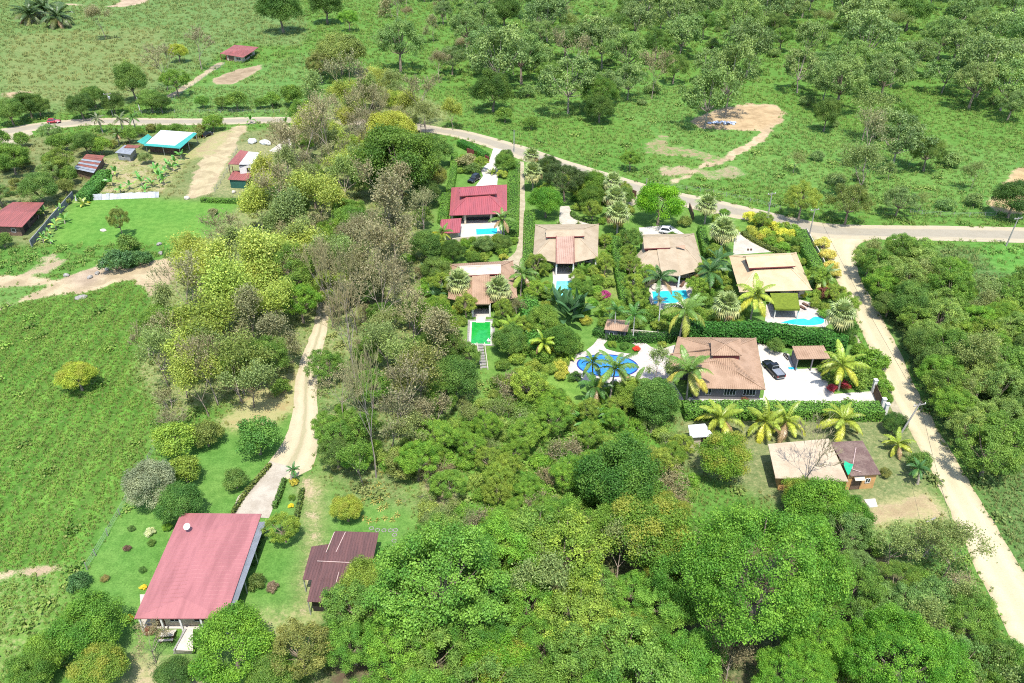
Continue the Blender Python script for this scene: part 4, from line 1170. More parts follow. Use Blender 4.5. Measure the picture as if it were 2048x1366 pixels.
# --- palms and broad-leaved plants: every large leaf is a part
def frond(seed, e0, e1, L=1.0, nl=32, wid=.21, droop=.6, up=.25):
    """pinnate leaf along +X: starts at elevation e0, ends at e1"""
    rg = random.Random(seed); mb = MB(); n = 9; p = Vector((0, 0, 0)); pts = [p.copy()]
    for k in range(n):
        e = R_(e0 + (e1 - e0) * (k / (n - 1)) ** 1.2); p = p + Vector((math.cos(e), 0, math.sin(e))) * L / n; pts.append(p.copy())
    mb.tube(pts, [.018 * (1 - i / (n + 1)) + .004 for i in range(n + 1)], 3, cap=False)
    for k in range(nl):
        u = .14 + .86 * k / (nl - 1); i = min(n - 1, int(u * n)); f = u * n - i
        b = pts[i].lerp(pts[i + 1], f); d = (pts[i + 1] - pts[i]).normalized()
        l = wid * (math.sin(math.pi * min(1, u * .85 + .12)) ** .7) * rg.uniform(.85, 1.1)
        for s in (-1, 1):
            side = (Vector((0, s, 0)) * .85 + d * .55 + Vector((0, 0, up - .35 * rg.random()))).normalized()
            m_ = b + side * l * .55; tip = b + side * l + Vector((0, 0, -l * droop))
            w = d * .013
            mb.face([b - w, b + w, m_ + w * 1.2, m_ - w * 1.2]); mb.face([m_ - w * 1.2, m_ + w * 1.2, tip])
    return mb


def as_mesh(mb, name, mat):
    me = bpy.data.meshes.new(name); me.from_pydata(mb.v, [], mb.f); me.materials.append(M[mat]); me.update()
    a = me.attributes.new('cl', 'FLOAT', 'POINT'); a.data.foreach_set('value', np.full(len(mb.v), .5, np.float32))
    return me


def fanleaf(seed, pet=.52, rad=.5, droop=.3):
    mb = MB(); rg = random.Random(seed)
    mb.tube([(0, 0, 0), (pet * .6, 0, .06), (pet, 0, .03)], [.02, .014, .01], 3, cap=False)
    c = Vector((pet, 0, .03)); n = 15
    for k in range(n):
        a = R_(-125 + 250 * k / (n - 1)); d = Vector((math.cos(a), math.sin(a), 0)); s = Vector((-d.y, d.x, 0)) * rad * .085
        l = rad * (1 - .25 * abs(a) / R_(125)) * rg.uniform(.9, 1.1)
        m_ = c + d * l * .6 + Vector((0, 0, .03)); tip = c + d * l + Vector((0, 0, -droop * l))
        mb.face([c, m_ - s, m_ + s]); mb.face([m_ - s, tip, m_ + s])
    return mb


def blade(seed, e0, e1, L=1.0, wid=.16, n=8):
    """one broad banana-like leaf along +X"""
    rg = random.Random(seed); mb = MB(); p = Vector((0, 0, 0)); pts = [p.copy()]
    for k in range(n):
        e = R_(e0 + (e1 - e0) * k / (n - 1)); p = p + Vector((math.cos(e), 0, math.sin(e))) * L / n; pts.append(p.copy())
    prof = [.02, .02, .55, .9, 1, 1, .9, .65, .05]
    for i in range(n):
        for s in (-1, 1):
            a, b = wid * prof[i], wid * prof[i + 1]
            up = Vector((0, 0, .25))
            mb.face([pts[i], pts[i + 1], pts[i + 1] + (Vector((0, s, 0)) + up) * b, pts[i] + (Vector((0, s, 0)) + up) * a])
    return mb


FR = {}
FR['coco'] = [as_mesh(frond(i, a, b), 'frond', 'frond') for i, (a, b) in enumerate([(72, 20), (50, -20), (28, -48), (8, -62), (-15, -75)])]
FR['slim'] = [as_mesh(frond(10 + i, a, b, nl=20, wid=.24, droop=.3), 'frond', 'frond') for i, (a, b) in enumerate([(75, 10), (52, -35), (25, -55)])]
FR['areca'] = [as_mesh(frond(20 + i, a, b, nl=22, wid=.22, droop=.25, up=.4), 'frond', 'frond') for i, (a, b) in enumerate([(86, 60), (75, 30), (60, 0), (45, -30)])]
FR['fan'] = [as_mesh(fanleaf(30 + i, droop=d), 'fan_leaf', 'frond') for i, d in enumerate((.1, .3, .6))]
FR['banana'] = [as_mesh(blade(40 + i, a, b), 'leaf', 'frond') for i, (a, b) in enumerate([(80, 55), (65, 5), (45, -35)])]
FR['strap'] = [as_mesh(blade(50 + i, a, b, wid=.07), 'leaf', 'frond') for i, (a, b) in enumerate([(82, 40), (62, -5), (40, -45), (20, -50)])]
FR['paddle'] = [as_mesh(blade(60 + i, a, b, wid=.1), 'leaf', 'frond') for i, (a, b) in enumerate([(85, 70), (72, 45), (58, 15)])]


def stem_mesh(h, r0, r1, lean, ringed=True, mat='bark'):
    mb = MB(); n = 7
    pts = [(lean * (k / n) ** 1.7, 0, h * k / n) for k in range(n + 1)]
    mb.tube(pts, [r0 + (r1 - r0) * (k / n) ** .6 for k in range(n + 1)], 8, cap=False)
    me = bpy.data.meshes.new('trunk'); me.from_pydata(mb.v, [], mb.f); me.materials.append(M[mat]); me.update()
    return me, Vector(pts[-1])


STEMS = {}


def palm(px, py, rpx, h, style, label, col=(.11, .2, .03), old=(.34, .3, .05), group=None, cat='palm', name=None, n=None, stemcol=(.36, .32, .27), lean=None, yl=.3):
    """px, py: the heart of the crown; h: its height above ground"""
    b = P(px, py, h); L = rpx / PXM(px, py, h) * 1.06; b.z = 0
    rnd = vrnd
    t = thing(name or {'coco': 'coconut_palm', 'slim': 'slim_palm', 'fan': 'fan_palm', 'areca': 'cane_palm', 'banana': 'banana_plant', 'strap': 'spiky_plant', 'paddle': 'paddle_leaf_plant'}[style], label, cat, b, 0, group)
    if group: FILLED.append((group, label, b.x, b.y, t))
    top = Vector((0, 0, .05))
    if h > .8:
        key = (round(h), style)
        if key not in STEMS:
            STEMS[key] = stem_mesh(round(h), *(dict(coco=(.2, .12), slim=(.11, .08), fan=(.24, .17)).get(style, (.15, .1))), (.5 if lean is None else lean) if style == 'coco' else .1)
        me, tp = STEMS[key]; a = rnd.uniform(0, 6.28)
        k = h / round(h)
        link('trunk', me, t, rot=(0, 0, a), sc=(1, 1, k), color=stemcol)
        top = Matrix.Rotation(a, 4, 'Z') @ Vector((tp.x, tp.y, tp.z * k))
    ms = FR[style]
    n = n or dict(coco=15, slim=11, fan=34, areca=20, banana=8, strap=34, paddle=26)[style]
    a0 = rnd.uniform(0, 6.28)
    for k in range(n):
        u = k / (n - 1); az = a0 + k * 2.39996
        kk = L * rnd.uniform(.85, 1.1); jit_ = (0, 0, 0)
        c = tuple(x + (y - x) * (max(0, (u - (1 - yl)) / yl) if yl else 0) for x, y in zip(col, old))
        g_ = rnd.uniform(1.1, 1.5); c = tuple(x * g_ for x in c)
        if u > .8 and rnd.random() < .35 and style in ('coco', 'fan'): c = (.3, .2, .1)
        rot = (0, 0, az)
        if style == 'fan':
            el = 85 - 122 * u; rot = (0, R_(-el), az); m_ = ms[min(2, int(u * 3))]
        else:
            m_ = ms[min(len(ms) - 1, int(u * len(ms)))]; rot = (rnd.gauss(0, .2), rnd.gauss(0, .12), az + rnd.gauss(0, .18))
        loc = top
        if style in ('areca', 'paddle', 'strap', 'banana') and h <= .8:
            sp = L * dict(areca=.25, paddle=.3, strap=.12, banana=.1)[style]; q = sp * math.sqrt(rnd.random()) ; g_ = rnd.uniform(0, 6.28)
            loc = top + Vector((q * math.cos(g_), q * math.sin(g_), 0))
        link(m_.name.split('.')[0], m_, t, loc, rot, kk, c)
    return t


# --- clipped hedges
def hedge(path, width, height, label, col=(.085, .19, .03), seed=1, leaf=.19, dens=55, z=0, group=None, loose=.1, name='hedge'):
    pts = spline([P(a, b, height + z) for a, b in path], 1.0); pts = [Vector((p.x, p.y, z)) for p in pts]
    c = sum(pts, Vector()) / len(pts); c.z = 0
    t = thing(name, label, 'hedge', c, 0, group)
    rg = np.random.default_rng(seed); mb = MB(); core = .1
    Ls, Rs = [], []
    for i, p in enumerate(pts):
        d = (pts[min(i + 1, len(pts) - 1)] - pts[max(0, i - 1)]).normalized(); s = Vector((d.y, -d.x, 0)) * (width / 2)
        Ls.append(p - s - c); Rs.append(p + s - c)
    for i in range(len(pts) - 1):
        k = Vector((0, 0, height - core)); ins = .12
        l0, r0_, l1, r1_ = Ls[i].lerp(Rs[i], ins), Rs[i].lerp(Ls[i], ins), Ls[i + 1].lerp(Rs[i + 1], ins), Rs[i + 1].lerp(Ls[i + 1], ins)
        mb.hull([l0, r0_, r1_, l1], [l0 + k, r0_ + k, r1_ + k, l1 + k], caps=True)
    mb.build('branches', M['hedgecore'], t)
    Pn, Nn = [], []
    for i in range(len(pts) - 1):
        L = (pts[i + 1] - pts[i]).length
        for (a, b, e, f, nn) in ((Ls[i], Ls[i + 1], Rs[i], Rs[i + 1], None),):
            k = rg.poisson(dens * L * width)
            u, v = rg.random(k)[:, None], rg.random(k)[:, None]
            A, B, E_, F_ = (np.array(x) for x in (a, b, e, f))
            q = (A * (1 - u) + B * u) * (1 - v) + (E_ * (1 - u) + F_ * u) * v
            q[:, 2] = z + height + rg.normal(0, loose * .5, k); Pn.append(q); Nn.append(np.tile([0, 0, 1.], (k, 1)))
        d = np.array((pts[i + 1] - pts[i]).normalized()); s = np.array([d[1], -d[0], 0])
        for A, B, sg in ((Ls[i], Ls[i + 1], -1), (Rs[i], Rs[i + 1], 1)):
            k = rg.poisson(dens * L * height); u = rg.random(k)[:, None]
            q = np.array(A) * (1 - u) + np.array(B) * u; q[:, 2] = z + rg.random(k) * height
            q += s * sg * rg.normal(0, loose * .5, k)[:, None]; Pn.append(q); Nn.append(np.tile(s * sg, (k, 1)))
    for e, sg in ((0, -1), (len(pts) - 1, 1)):
        k = int(dens * width * height); u = rg.random(k)[:, None]
        q = np.array(Ls[e]) * (1 - u) + np.array(Rs[e]) * u; q[:, 2] = z + rg.random(k) * height
        j = min(e, len(pts) - 2); d = np.array((pts[j + 1] - pts[j]).normalized()) * sg
        Pn.append(q); Nn.append(np.tile(d, (k, 1)))
    C, N = np.concatenate(Pn), np.concatenate(Nn)
    V, F = leaf_quads(C, N + rg.normal(size=C.shape) * .5 + [0, 0, .2], leaf * rg.uniform(.6, 1.4, len(C)), rg)
    cl = np.repeat(fbm(C[:, 0] / 2.5 + 50, C[:, 1] / 2.5 + 50, seed), 4)
    link('foliage', np_mesh('foliage', V, F, [M['leaf']], cl=cl), t, color=(col[0] * 1.9, col[1] * 1.6, col[2] * 1.5))
    return t


M['hedgecore'] = mk('hedge_interior', (.02, .045, .012), None, 3, .95)

# ------------------------------------------------------------------ hedges
hedge([(909, 303), (906, 340), (899, 378)], 1.7, 1.8, 'clipped hedge on the gully side of the red villa, gate to roof corner', seed=2)
hedge([(893, 385), (889, 410), (884, 440)], 2.2, 1.6, 'clipped hedge beside the gully wall of the red villa, below its roof corner', seed=3)
hedge([(1029, 322), (1027, 380), (1024, 460)], 3.0, 1.8, 'broad clipped hedge between the red villa and the gravel drive', seed=4)
hedge([(1059, 420), (1058, 480), (1057, 560), (1064, 605)], 2.4, 1.9, 'long clipped hedge between the gravel drive and the central porch villa', seed=5)
hedge([(1231, 472), (1238, 520), (1245, 560), (1254, 600)], 2.0, 2.0, 'straight clipped hedge between the two tan-roofed villas', seed=6)
hedge([(1403, 450), (1410, 480), (1416, 505)], 1.6, 2.0, 'short clipped hedge beside the clipped-corner villa', seed=7)
hedge([(1601, 458), (1613, 488), (1630, 520), (1645, 555)], 2.4, 2.0, 'clipped hedge along the dirt lane at the road corner', seed=8)
hedge([(1368, 812), (1500, 811), (1640, 813), (1764, 813)], 3.0, 1.9, 'long clipped hedge in front of the tiled house and its forecourt', seed=9, leaf=.22)
hedge([(1372, 648), (1440, 652), (1510, 650), (1600, 660), (1696, 678)], 2.6, 2.6, 'tall rough hedge above the stone wall behind the tiled house', (.04, .125, .02), seed=10, loose=.3, leaf=.3, z=.9)
hedge([(1486, 462), (1510, 478), (1555, 500), (1572, 502)], 1.3, .7, 'low curved hedge around the paved drive of the sandy villa', (.1, .14, .03), seed=11)
hedge([(920, 280), (945, 292), (972, 308)], 2.4, 1.7, 'clipped roadside hedge at the gate of the red villa', (.045, .15, .02), seed=12)
hedge([(1145, 422), (1152, 432), (1195, 446)], 1.2, .6, 'low hedge curving along the drive of the villa with the central porch', (.07, .14, .03), seed=13)
hedge([(402, 396), (450, 398), (498, 399)], 1.3, 1.0, 'low clipped hedge below the two-storey cabin', seed=14)
hedge([(208, 340), (190, 362), (165, 390)], 3.2, 1.8, 'rough hedge running down from the rusty roofed barn', (.055, .15, .03), seed=15, loose=.3, leaf=.32)
hedge([(465, 1022), (492, 980), (540, 925)], .5, .6, 'low clipped edging hedge on the lawn side of the concrete drive', (.09, .13, .03), seed=16)
hedge([(548, 1010), (558, 985), (568, 955)], .6, .7, 'low beaded edging hedge on the drive side of the planted strip', (.06, .13, .025), seed=17)
hedge([(590, 1040), (598, 1005), (604, 975)], .6, .7, 'low beaded edging hedge on the track side of the planted strip', (.08, .13, .03), seed=18)
hedge([(1190, 655), (1240, 668), (1330, 668), (1376, 664)], 1.8, 1.4, 'shaded hedge behind the pool house', (.04, .12, .02), seed=19, loose=.3)
hedge([(1056, 600), (1066, 640), (1072, 690)], 3.2, 2.4, 'overgrown hedge between the green-pool villa and the paddle-leaved clump', (.05, .15, .025), seed=20, loose=.5, leaf=.35)

# ------------------------------------------------------------------ palms and large-leaved plants
YEL = (.34, .33, .035); CO = (.1, .17, .03); CY = (.2, .26, .03)
palm(1448, 838, 52, 2.6, 'coco', 'golden coconut palm by the white shed, first of the row below the long hedge', (.2, .25, .03), YEL, 'golden coconut palms below the hedge', yl=.7)
palm(1528, 840, 46, 2.6, 'coco', 'golden coconut palm second from the white shed, behind thin shrubs', (.2, .25, .03), YEL, 'golden coconut palms below the hedge', yl=.7)
palm(1580, 842, 46, 2.8, 'coco', 'golden coconut palm third from the white shed, narrow gap from its neighbour', (.2, .25, .03), YEL, 'golden coconut palms below the hedge', yl=.7)
palm(1693, 842, 50, 2.6, 'coco', 'golden coconut palm behind the brown roof, nearest the lane in the hedge row', (.2, .25, .03), YEL, 'golden coconut palms below the hedge', yl=.7)
palm(1802, 892, 32, 1.6, 'coco', 'small ragged coconut palm between the brown roof and the dirt lane', CY, YEL, yl=.8)
palm(1690, 730, 50, 5.0, 'coco', 'drooping yellow coconut palm at the edge of the white forecourt', CY, YEL, yl=.7)
palm(1380, 748, 55, 6.0, 'coco', 'coconut palm in front of the terracotta roof with yellow lower fronds', CO, (.38, .3, .05), yl=.5)
palm(1225, 738, 50, 6.5, 'coco', 'tall coconut palm at the rim of the blue pool', CO, YEL, yl=.4)
palm(1188, 722, 32, 5.5, 'coco', 'slender coconut palm on the far-left rim of the blue pool', CO, CY, yl=.2)
palm(1190, 770, 38, 3.5, 'coco', 'dark low coconut palm on the lawn below the blue pool', (.06, .13, .025), CO, yl=.2)
palm(1275, 770, 36, 4.0, 'coco', 'coconut palm with yellow hanging fronds beside the pool shrubs', CO, YEL, yl=.6)
palm(1366, 622, 50, 7.0, 'coco', 'coconut palm with wide pale fronds below the bright turquoise pool', CO, (.3, .3, .05), yl=.5)
palm(1322, 560, 38, 7.0, 'coco', 'coconut palm leaning over the bright turquoise pool', (.06, .12, .03), CO, yl=.2, lean=1.2)
palm(1510, 588, 44, 6.0, 'coco', 'yellow coconut palm against the sandy villa roof', CY, YEL, yl=.7)
palm(1008, 438, 28, 5.0, 'coco', 'coconut palm on the terrace corner of the red villa', CO, CY, yl=.3)
palm(890, 466, 24, 4.0, 'coco', 'small coconut palm with golden fruit by the red hut', CO, YEL, yl=.5)
palm(1082, 683, 30, 3.5, 'coco', 'bright yellow-green palm in the garden below the hedge of the central porch villa', (.22, .3, .03), YEL, yl=.6)
palm(1030, 655, 30, 2.5, 'coco', 'yellowish palm beside the green pool', (.18, .26, .03), YEL, yl=.5)
palm(1042, 552, 34, 4.5, 'coco', 'coconut palm with golden flower stalks by the gravel drive', CO, YEL, yl=.4)
palm(578, 942, 16, 2.2, 'coco', 'young palm standing where the drive and the track part', (.05, .14, .03), CO, yl=.1)
palm(1845, 940, 24, 2.6, 'coco', 'small dark palm in the verge by the dirt lane', (.05, .12, .03), CO, yl=.1)
palm(1645, 552, 34, 3.0, 'coco', 'palm tucked against the lower end of the lane hedge', CO, YEL, yl=.3)
palm(1425, 545, 40, 5.0, 'coco', 'dark feather palm between the clipped-corner villa and the sandy villa', (.05, .11, .025), CO, yl=.2)
palm(1440, 520, 34, 4.5, 'coco', 'shaded feather palm behind the fan palms at the sandy villa', (.045, .1, .025), CO, yl=.1)
palm(1270, 632, 30, 5.5, 'slim', 'slim pale-stemmed palm right beside the pool house', (.07, .17, .03), CO, stemcol=(.6, .58, .54))
palm(1232, 622, 26, 5.5, 'slim', 'slim palm rising in front of the pool house roof', (.06, .15, .03), CO, stemcol=(.5, .48, .44))
palm(1322, 605, 16, 6.0, 'slim', 'thin white-stemmed palm with a small crown below the turquoise pool', (.1, .13, .04), (.3, .2, .1), stemcol=(.62, .62, .6))
FN = (.2, .25, .085); FO = (.42, .37, .17)
fp = 'fan palms in the villa gardens'
for x, y, r, h_, l in [(917, 565, 29, 4.5, 'fan palm in front of the green-pool villa, on the gully side of its porch roof'), (998, 578, 29, 4.5, 'fan palm in front of the green-pool villa, on the drive side of its porch roof'),
                       (1063, 312, 19, 6.5, 'fan palm nearest the road at the head of the gravel drive'), (1066, 345, 23, 5.0, 'fan palm second down the gravel drive from the road'), (1225, 365, 22, 6.5, 'fan palm nearest the road in the row above the two tan villas'),
                       (1230, 395, 25, 6.0, 'fan palm in the middle of the row above the two tan villas'), (1237, 428, 28, 5.0, 'yellow-skirted fan palm at the lower end of the row above the tan villas'),
                       (1414, 412, 25, 4.5, 'fan palm by the roadside gate of the clipped-corner villa'), (1447, 462, 31, 5.5, 'large fan palm above the paved drive of the sandy villa'),
                       (1456, 612, 32, 5.5, 'fan palm on a tall trunk behind the terracotta roof'), (1684, 628, 33, 6.0, 'fan palm on a tall trunk by the lane behind the forecourt')]:
    palm(x, y, r, h_, 'fan', l, FN, FO, fp, yl=.4)
palm(1142, 635, 62, .4, 'paddle', 'huge clump of dark upright paddle leaves below the aqua pool', (.045, .1, .035), (.09, .15, .04), cat='plant', n=34)
palm(1108, 600, 34, .4, 'paddle', 'smaller clump of paddle leaves beside the aqua pool rim', (.06, .12, .035), (.2, .2, .06), cat='plant', n=18)
palm(1177, 845, 50, .5, 'strap', 'spiky fountain of strap leaves beside the bare earth patch', (.07, .16, .03), (.25, .28, .05), cat='plant', n=46)
palm(1130, 712, 26, .5, 'strap', 'bright spiky plant on the lawn left of the blue pool walk', (.2, .27, .03), YEL, cat='plant', n=30)
palm(1166, 545, 26, .4, 'areca', 'feathery cane palm beside the aqua pool terrace', (.12, .22, .03), CY)
palm(1085, 535, 18, .4, 'areca', 'yellow cane palm under the eave of the central porch villa', (.25, .26, .05), YEL)
palm(1405, 580, 28, .4, 'areca', 'yellow-green cane palm beside the turquoise pool terrace', (.2, .26, .03), YEL)
palm(862, 548, 30, .5, 'areca', 'bluish feather palm clump beside the villa of the green pool', (.07, .15, .07), CO)
palm(870, 590, 28, .5, 'areca', 'dark feather palm clump under the fan palm by the green-pool villa', (.06, .13, .05), CO)
palm(985, 345, 0.1 + 14, .4, 'areca', 'pale cane palm beside the white drive of the red villa', (.2, .27, .04), CY)
palm(730, 1265, 34, 1.0, 'banana', 'banana plant with long arching leaves below the maroon shed', (.1, .2, .025), YEL, n=10)
palm(700, 1240, 26, 1.0, 'banana', 'smaller banana plant beside the trees below the maroon shed', (.1, .19, .025), YEL)
palm(740, 655, 22, 1.0, 'banana', 'banana plant in the gully clearing among bare trees', (.08, .2, .03), CO)
palm(165, 405, 18, .8, 'banana', 'pale banana clump at the corner of the grey block wall', (.25, .3, .08), YEL, n=10)
gb = 'banana plants in the walled vegetable garden'
for i, (x, y) in enumerate([(225, 365), (240, 380), (258, 372), (275, 350), (283, 365), (290, 382), (303, 368), (320, 352), (330, 345), (335, 330), (345, 335), (352, 325), (310, 340), (360, 312), (327, 362), (232, 345)]):
    palm(x, y, vrnd.uniform(13, 18), .9, 'banana', 'leafy banana plant in the garden behind the zinc fence', (.1, .24, .05), (.2, .26, .05), gb, n=7)
gc_ = 'banana plants along the grey block wall'
for x, y in [(75, 430), (88, 425), (98, 465), (110, 452), (128, 440), (85, 478), (100, 480), (120, 420)]:
    palm(x, y, vrnd.uniform(13, 18), .9, 'banana', 'banana plant growing against the grey block wall', (.12, .24, .05), (.28, .3, .05), gc_, n=7)
palm(198, 238, 16, 4.5, 'coco', 'grey drooping palm on the road edge, first of three near the teal-edged roof', (.13, .15, .07), (.25, .22, .12), yl=.5)
palm(240, 238, 18, 5.0, 'coco', 'grey drooping palm on the road edge, middle of three near the teal-edged roof', (.12, .15, .06), (.25, .22, .12), yl=.5)
palm(265, 235, 15, 5.0, 'coco', 'green palm on the road edge, third of three near the teal-edged roof', (.08, .16, .03), CO, yl=.2)
palm(232, 268, 16, 3.5, 'coco', 'palm in front of the teal-edged roof', (.09, .15, .03), CO, yl=.2)
palm(500, 242, 13, .9, 'banana', 'banana plant at the road junction above the cabin', (.09, .2, .03), CO)
palm(572, 246, 12, .9, 'banana', 'banana plant by the road where the gully trees begin', (.09, .19, .03), CO)
for x, y, r, l in [(60, 30, 34, 'dark raffia palm at the outer edge of the clump in the far pasture'), (88, 22, 40, 'tallest raffia palm in the middle of the far pasture clump'), (118, 36, 34, 'raffia palm on the inner edge of the far pasture clump')]:
    palm(x, y, r, 4.0, 'coco', l, (.05, .085, .025), (.17, .15, .05), 'raffia palms in the far pasture', n=24, yl=.5)
palm(960, 398 + 110, 10, .4, 'strap', 'round ornamental grass by the gravel bend', (.12, .2, .04), CO, cat='plant')
palm(1118, 448, 9, .3, 'strap', 'spiky grass tuft at the back of the central porch villa roof', (.15, .18, .05), CO, cat='plant')
palm(1157, 447, 8, .3, 'strap', 'second spiky grass tuft by the drive bend of the central porch villa', (.15, .18, .05), CO, cat='plant')

# ------------------------------------------------------------------ trees one can tell apart
T = tree
T(203, 44, 27, 'semi', 'brown', 'small brownish tree casting a dark shadow in the dry far pasture')
T(262, 160, 32, 'dense', 'wood', 'tall dark tree hung with creepers beside the road', zs=1.3)
T(355, 104, 20, 'flush', 'yellow', 'small bright yellow tree in the far pasture near the red cottage')
T(396, 100, 32, 'bare', 'brown', 'grey leafless tree beside the yellow tree near the red cottage')
T(325, 135, 36, 'bare', 'brown', 'pale leafless tree between the creeper-hung tree and the yellow tree')
T(350, 160, 28, 'loose', 'green', 'loose green tree beside the dirt drive to the far cottage')
for i, (x, y, r, l) in enumerate([(18, 222, 28, 'roadside tree at the picture edge above the red car'), (55, 208, 28, 'roadside tree in the middle of the clump above the red car'), (75, 212, 22, 'roadside tree on the inner side of the clump above the red car'),
                                  (160, 210, 27, 'bushy tree at the start of the roadside row opposite the pole'), (185, 192, 24, 'taller bushy tree in the roadside row opposite the pole'), (225, 205, 22, 'bushy tree behind the transformer pole'),
                                  (300, 200, 24, 'bushy tree between the creeper-hung tree and the dirt drive'), (320, 205, 20, 'bushy tree at the foot of the dirt drive to the cottage')]):
    T(x, y, r, 'dense', 'deep' if i % 2 else 'wood', l, group='roadside trees along the far road')
for i, (x, y, r, l) in enumerate([(405, 203, 14, 'first small roadside shrub tree past the dirt drive'), (442, 205, 15, 'second small roadside shrub tree past the dirt drive'), (472, 200, 22, 'largest of the small roadside trees past the dirt drive'),
                                  (520, 205, 13, 'thin roadside shrub tree with a gap on both sides'), (543, 198, 18, 'round roadside tree near the gully'), (585, 190, 24, 'bright green roadside tree at the edge of the gully')]):
    T(x, y, r, 'round', 'green', l, group='small roadside trees past the dirt drive')
T(560, 18, 44, 'dense', 'deep', 'big dark tree at the top of the picture in the far pasture')
T(650, 8, 36, 'dense', 'deep', 'second big dark tree at the top edge beside its twin')
T(697, 36, 22, 'light', 'bright', 'small flat-topped tree on a bare trunk over its own shadow')
T(680, 105, 50, 'dense', 'olive', 'broad olive-green tree between the far cottage and the gully', zs=.85)
T(797, 82, 50, 'loose', 'teak', 'wide grey-green tree standing alone in the pasture above the gully')
T(795, 12, 38, 'semi', 'brown', 'thin brown tree at the top edge of the picture')
T(1008, 22, 32, 'dense', 'deep', 'dark rounded tree at the top edge above the tall dark pair')
T(985, 108, 38, 'dense', 'mango', 'upper tree of the tall dark green pair beside the gully', zs=1.25)
T(985, 178, 40, 'dense', 'deep', 'lower tree of the tall dark green pair, over its black shadow', zs=1.1)
T(1230, 55, 34, 'loose', 'wood', 'dark leafy tree in the teak wood near the top')
T(1822, 22, 36, 'dense', 'wood', 'dark tree alone in the clearing at the top')
T(1200, 185, 40, 'light', (.07, .15, .02), 'umbrella-topped bright tree over a dense bush on the hillside')
T(1200, 215, 30, 'dense', 'deep', 'dark dense bush under the umbrella-topped hillside tree')
T(1010, 228, 18, 'round', 'green', 'small upright tree beside the road pole')
T(1062, 245, 16, 'round', 'green', 'smaller upright tree further along from the road pole')
T(1262, 318, 21, 'light', 'bright', 'small bright tree alone beside the bend of the main road')
T(1418, 190, 52, 'teak', 'teak', 'large thin teak beside the bare clearing', zs=1.1)
T(1462, 150, 50, 'teak', 'greyg', 'tall teak standing over the blue-white sacks', zs=1.4)
T(1655, 225, 26, 'dense', 'wood', 'dark narrow tree on a tall stem right of the clearing', zs=1.4)
T(1740, 285, 48, 'bare', 'brown', 'whitish leafless tree on the lower hillside')
T(1730, 350, 50, 'semi', 'pale', 'yellowish thin-leaved tree by the road below the whitish tree')
T(1605, 398, 38, 'light', 'lime', 'yellow-green roadside tree beside the poles at the corner')
T(1700, 405, 40, 'loose', 'olive', 'spreading olive tree overhanging the road junction')
T(1800, 400, 32, 'loose', 'greyg', 'grey-green shrubby tree on the road bank')
T(2030, 395, 42, 'dense', 'deep', 'dark tree on the road bank at the picture edge by the orange soil')
# gully head
T(640, 130, 30, 'loose', 'olive', 'olive tree above the road where the gully crosses')
T(700, 165, 46, 'bare', 'brown', 'tall leafless tree at the head of the gully', zs=1.15)
T(640, 205, 42, 'semi', 'pale', 'thin pale-leaved tree over the road in the gully')
T(605, 225, 30, 'loose', 'green', 'green tree half over the road at the gully')
T(848, 205, 42, 'bare', 'brown', 'rounded pinkish leafless tree beside the road')
T(800, 205, 32, 'light', 'lime', 'small lime tree squeezed between leafless trees at the gully road')
T(905, 232, 24, 'yellow', 'straw', 'sparse bright lime tree leaning over the main road')
T(785, 262, 50, 'flush', 'gold', 'mango tree flushed with orange-yellow new leaves')
T(795, 320, 82, 'dense', 'mango', 'huge dense dark green mango tree beside the red villa', zs=.95)
T(745, 355, 42, 'dense', 'mango', 'dense green tree joined to the huge mango on the gully side')
T(868, 300, 34, 'dense', 'wood', 'dark leafy tree between the huge mango and the road hedge')
T(872, 355, 26, 'flush', 'olive', 'narrow tree with yellow leaves against the red villa hedge', zs=1.2)
T(850, 385, 30, 'dense', 'deep', 'dark tree at the foot of the huge mango')
T(775, 380, 55, 'bare', 'brown', 'leafless grey tree in front of the huge mango')
T(600, 300, 58, 'bare', 'brown', 'big leafless tree near the concrete path', zs=1.1)
T(650, 265, 50, 'bare', 'brown', 'leafless tree just below the road in the gully', zs=1.2)
T(730, 225, 42, 'bare', 'brown', 'leafless tree beside the mango with orange new leaves')
T(545, 400, 52, 'bare', 'brown', 'leafless tree beside the low hedge of the cabin')
T(640, 405, 52, 'yellow', 'straw', 'spreading yellow-lime tree in the middle of the gully')
T(585, 425, 48, 'yellow', 'pale', 'pale yellow-green tree next to the spreading yellow-lime tree')
T(700, 445, 42, 'dense', 'green', 'fresh green tree below the yellow-lime tree')
T(655, 470, 34, 'light', 'bright', 'bright green tree leaning into the gully centre')
T(790, 455, 70, 'semi', 'brown', 'large brownish thin-leaved tree in front of the red villa lawn', zs=1.1)
T(760, 520, 60, 'semi', 'brown', 'large brown-leaved tree lower down the gully')
T(480, 540, 66, 'yellow', 'straw', 'broad lime-yellow tree beside the lawn below the cabin')
T(580, 545, 60, 'light', 'green', 'layered green tree with flat sprays above the track')
T(600, 600, 44, 'light', 'bright', 'lower green sprays tree beside the track in the gully')
T(430, 590, 66, 'yellow', 'straw', 'golden-leaved tree at the gully edge by the cut slope')
T(380, 520, 40, 'yellow', 'straw', 'small yellow tree above the cut slope')
T(330, 620, 44, 'semi', 'pale', 'thin tree at the edge of the tall pasture')
T(405, 665, 60, 'yellow', (.17, .21, .035), 'olive-gold tree beside the tall pasture')
T(500, 640, 56, 'semi', 'brown', 'brown leafless-looking tree in the dark heart of the gully')
T(360, 745, 52, 'yellow', 'straw', 'yellow-green tree at the pasture corner above the citrus trees')
T(470, 745, 60, 'semi', 'olive', 'olive tree with dark trunks at the lower gully edge')
T(540, 695, 50, 'semi', 'brown', 'brown thin tree beside the dirt track')
T(290, 690, 34, 'bare', 'brown', 'leaning leafless tree at the pasture edge')
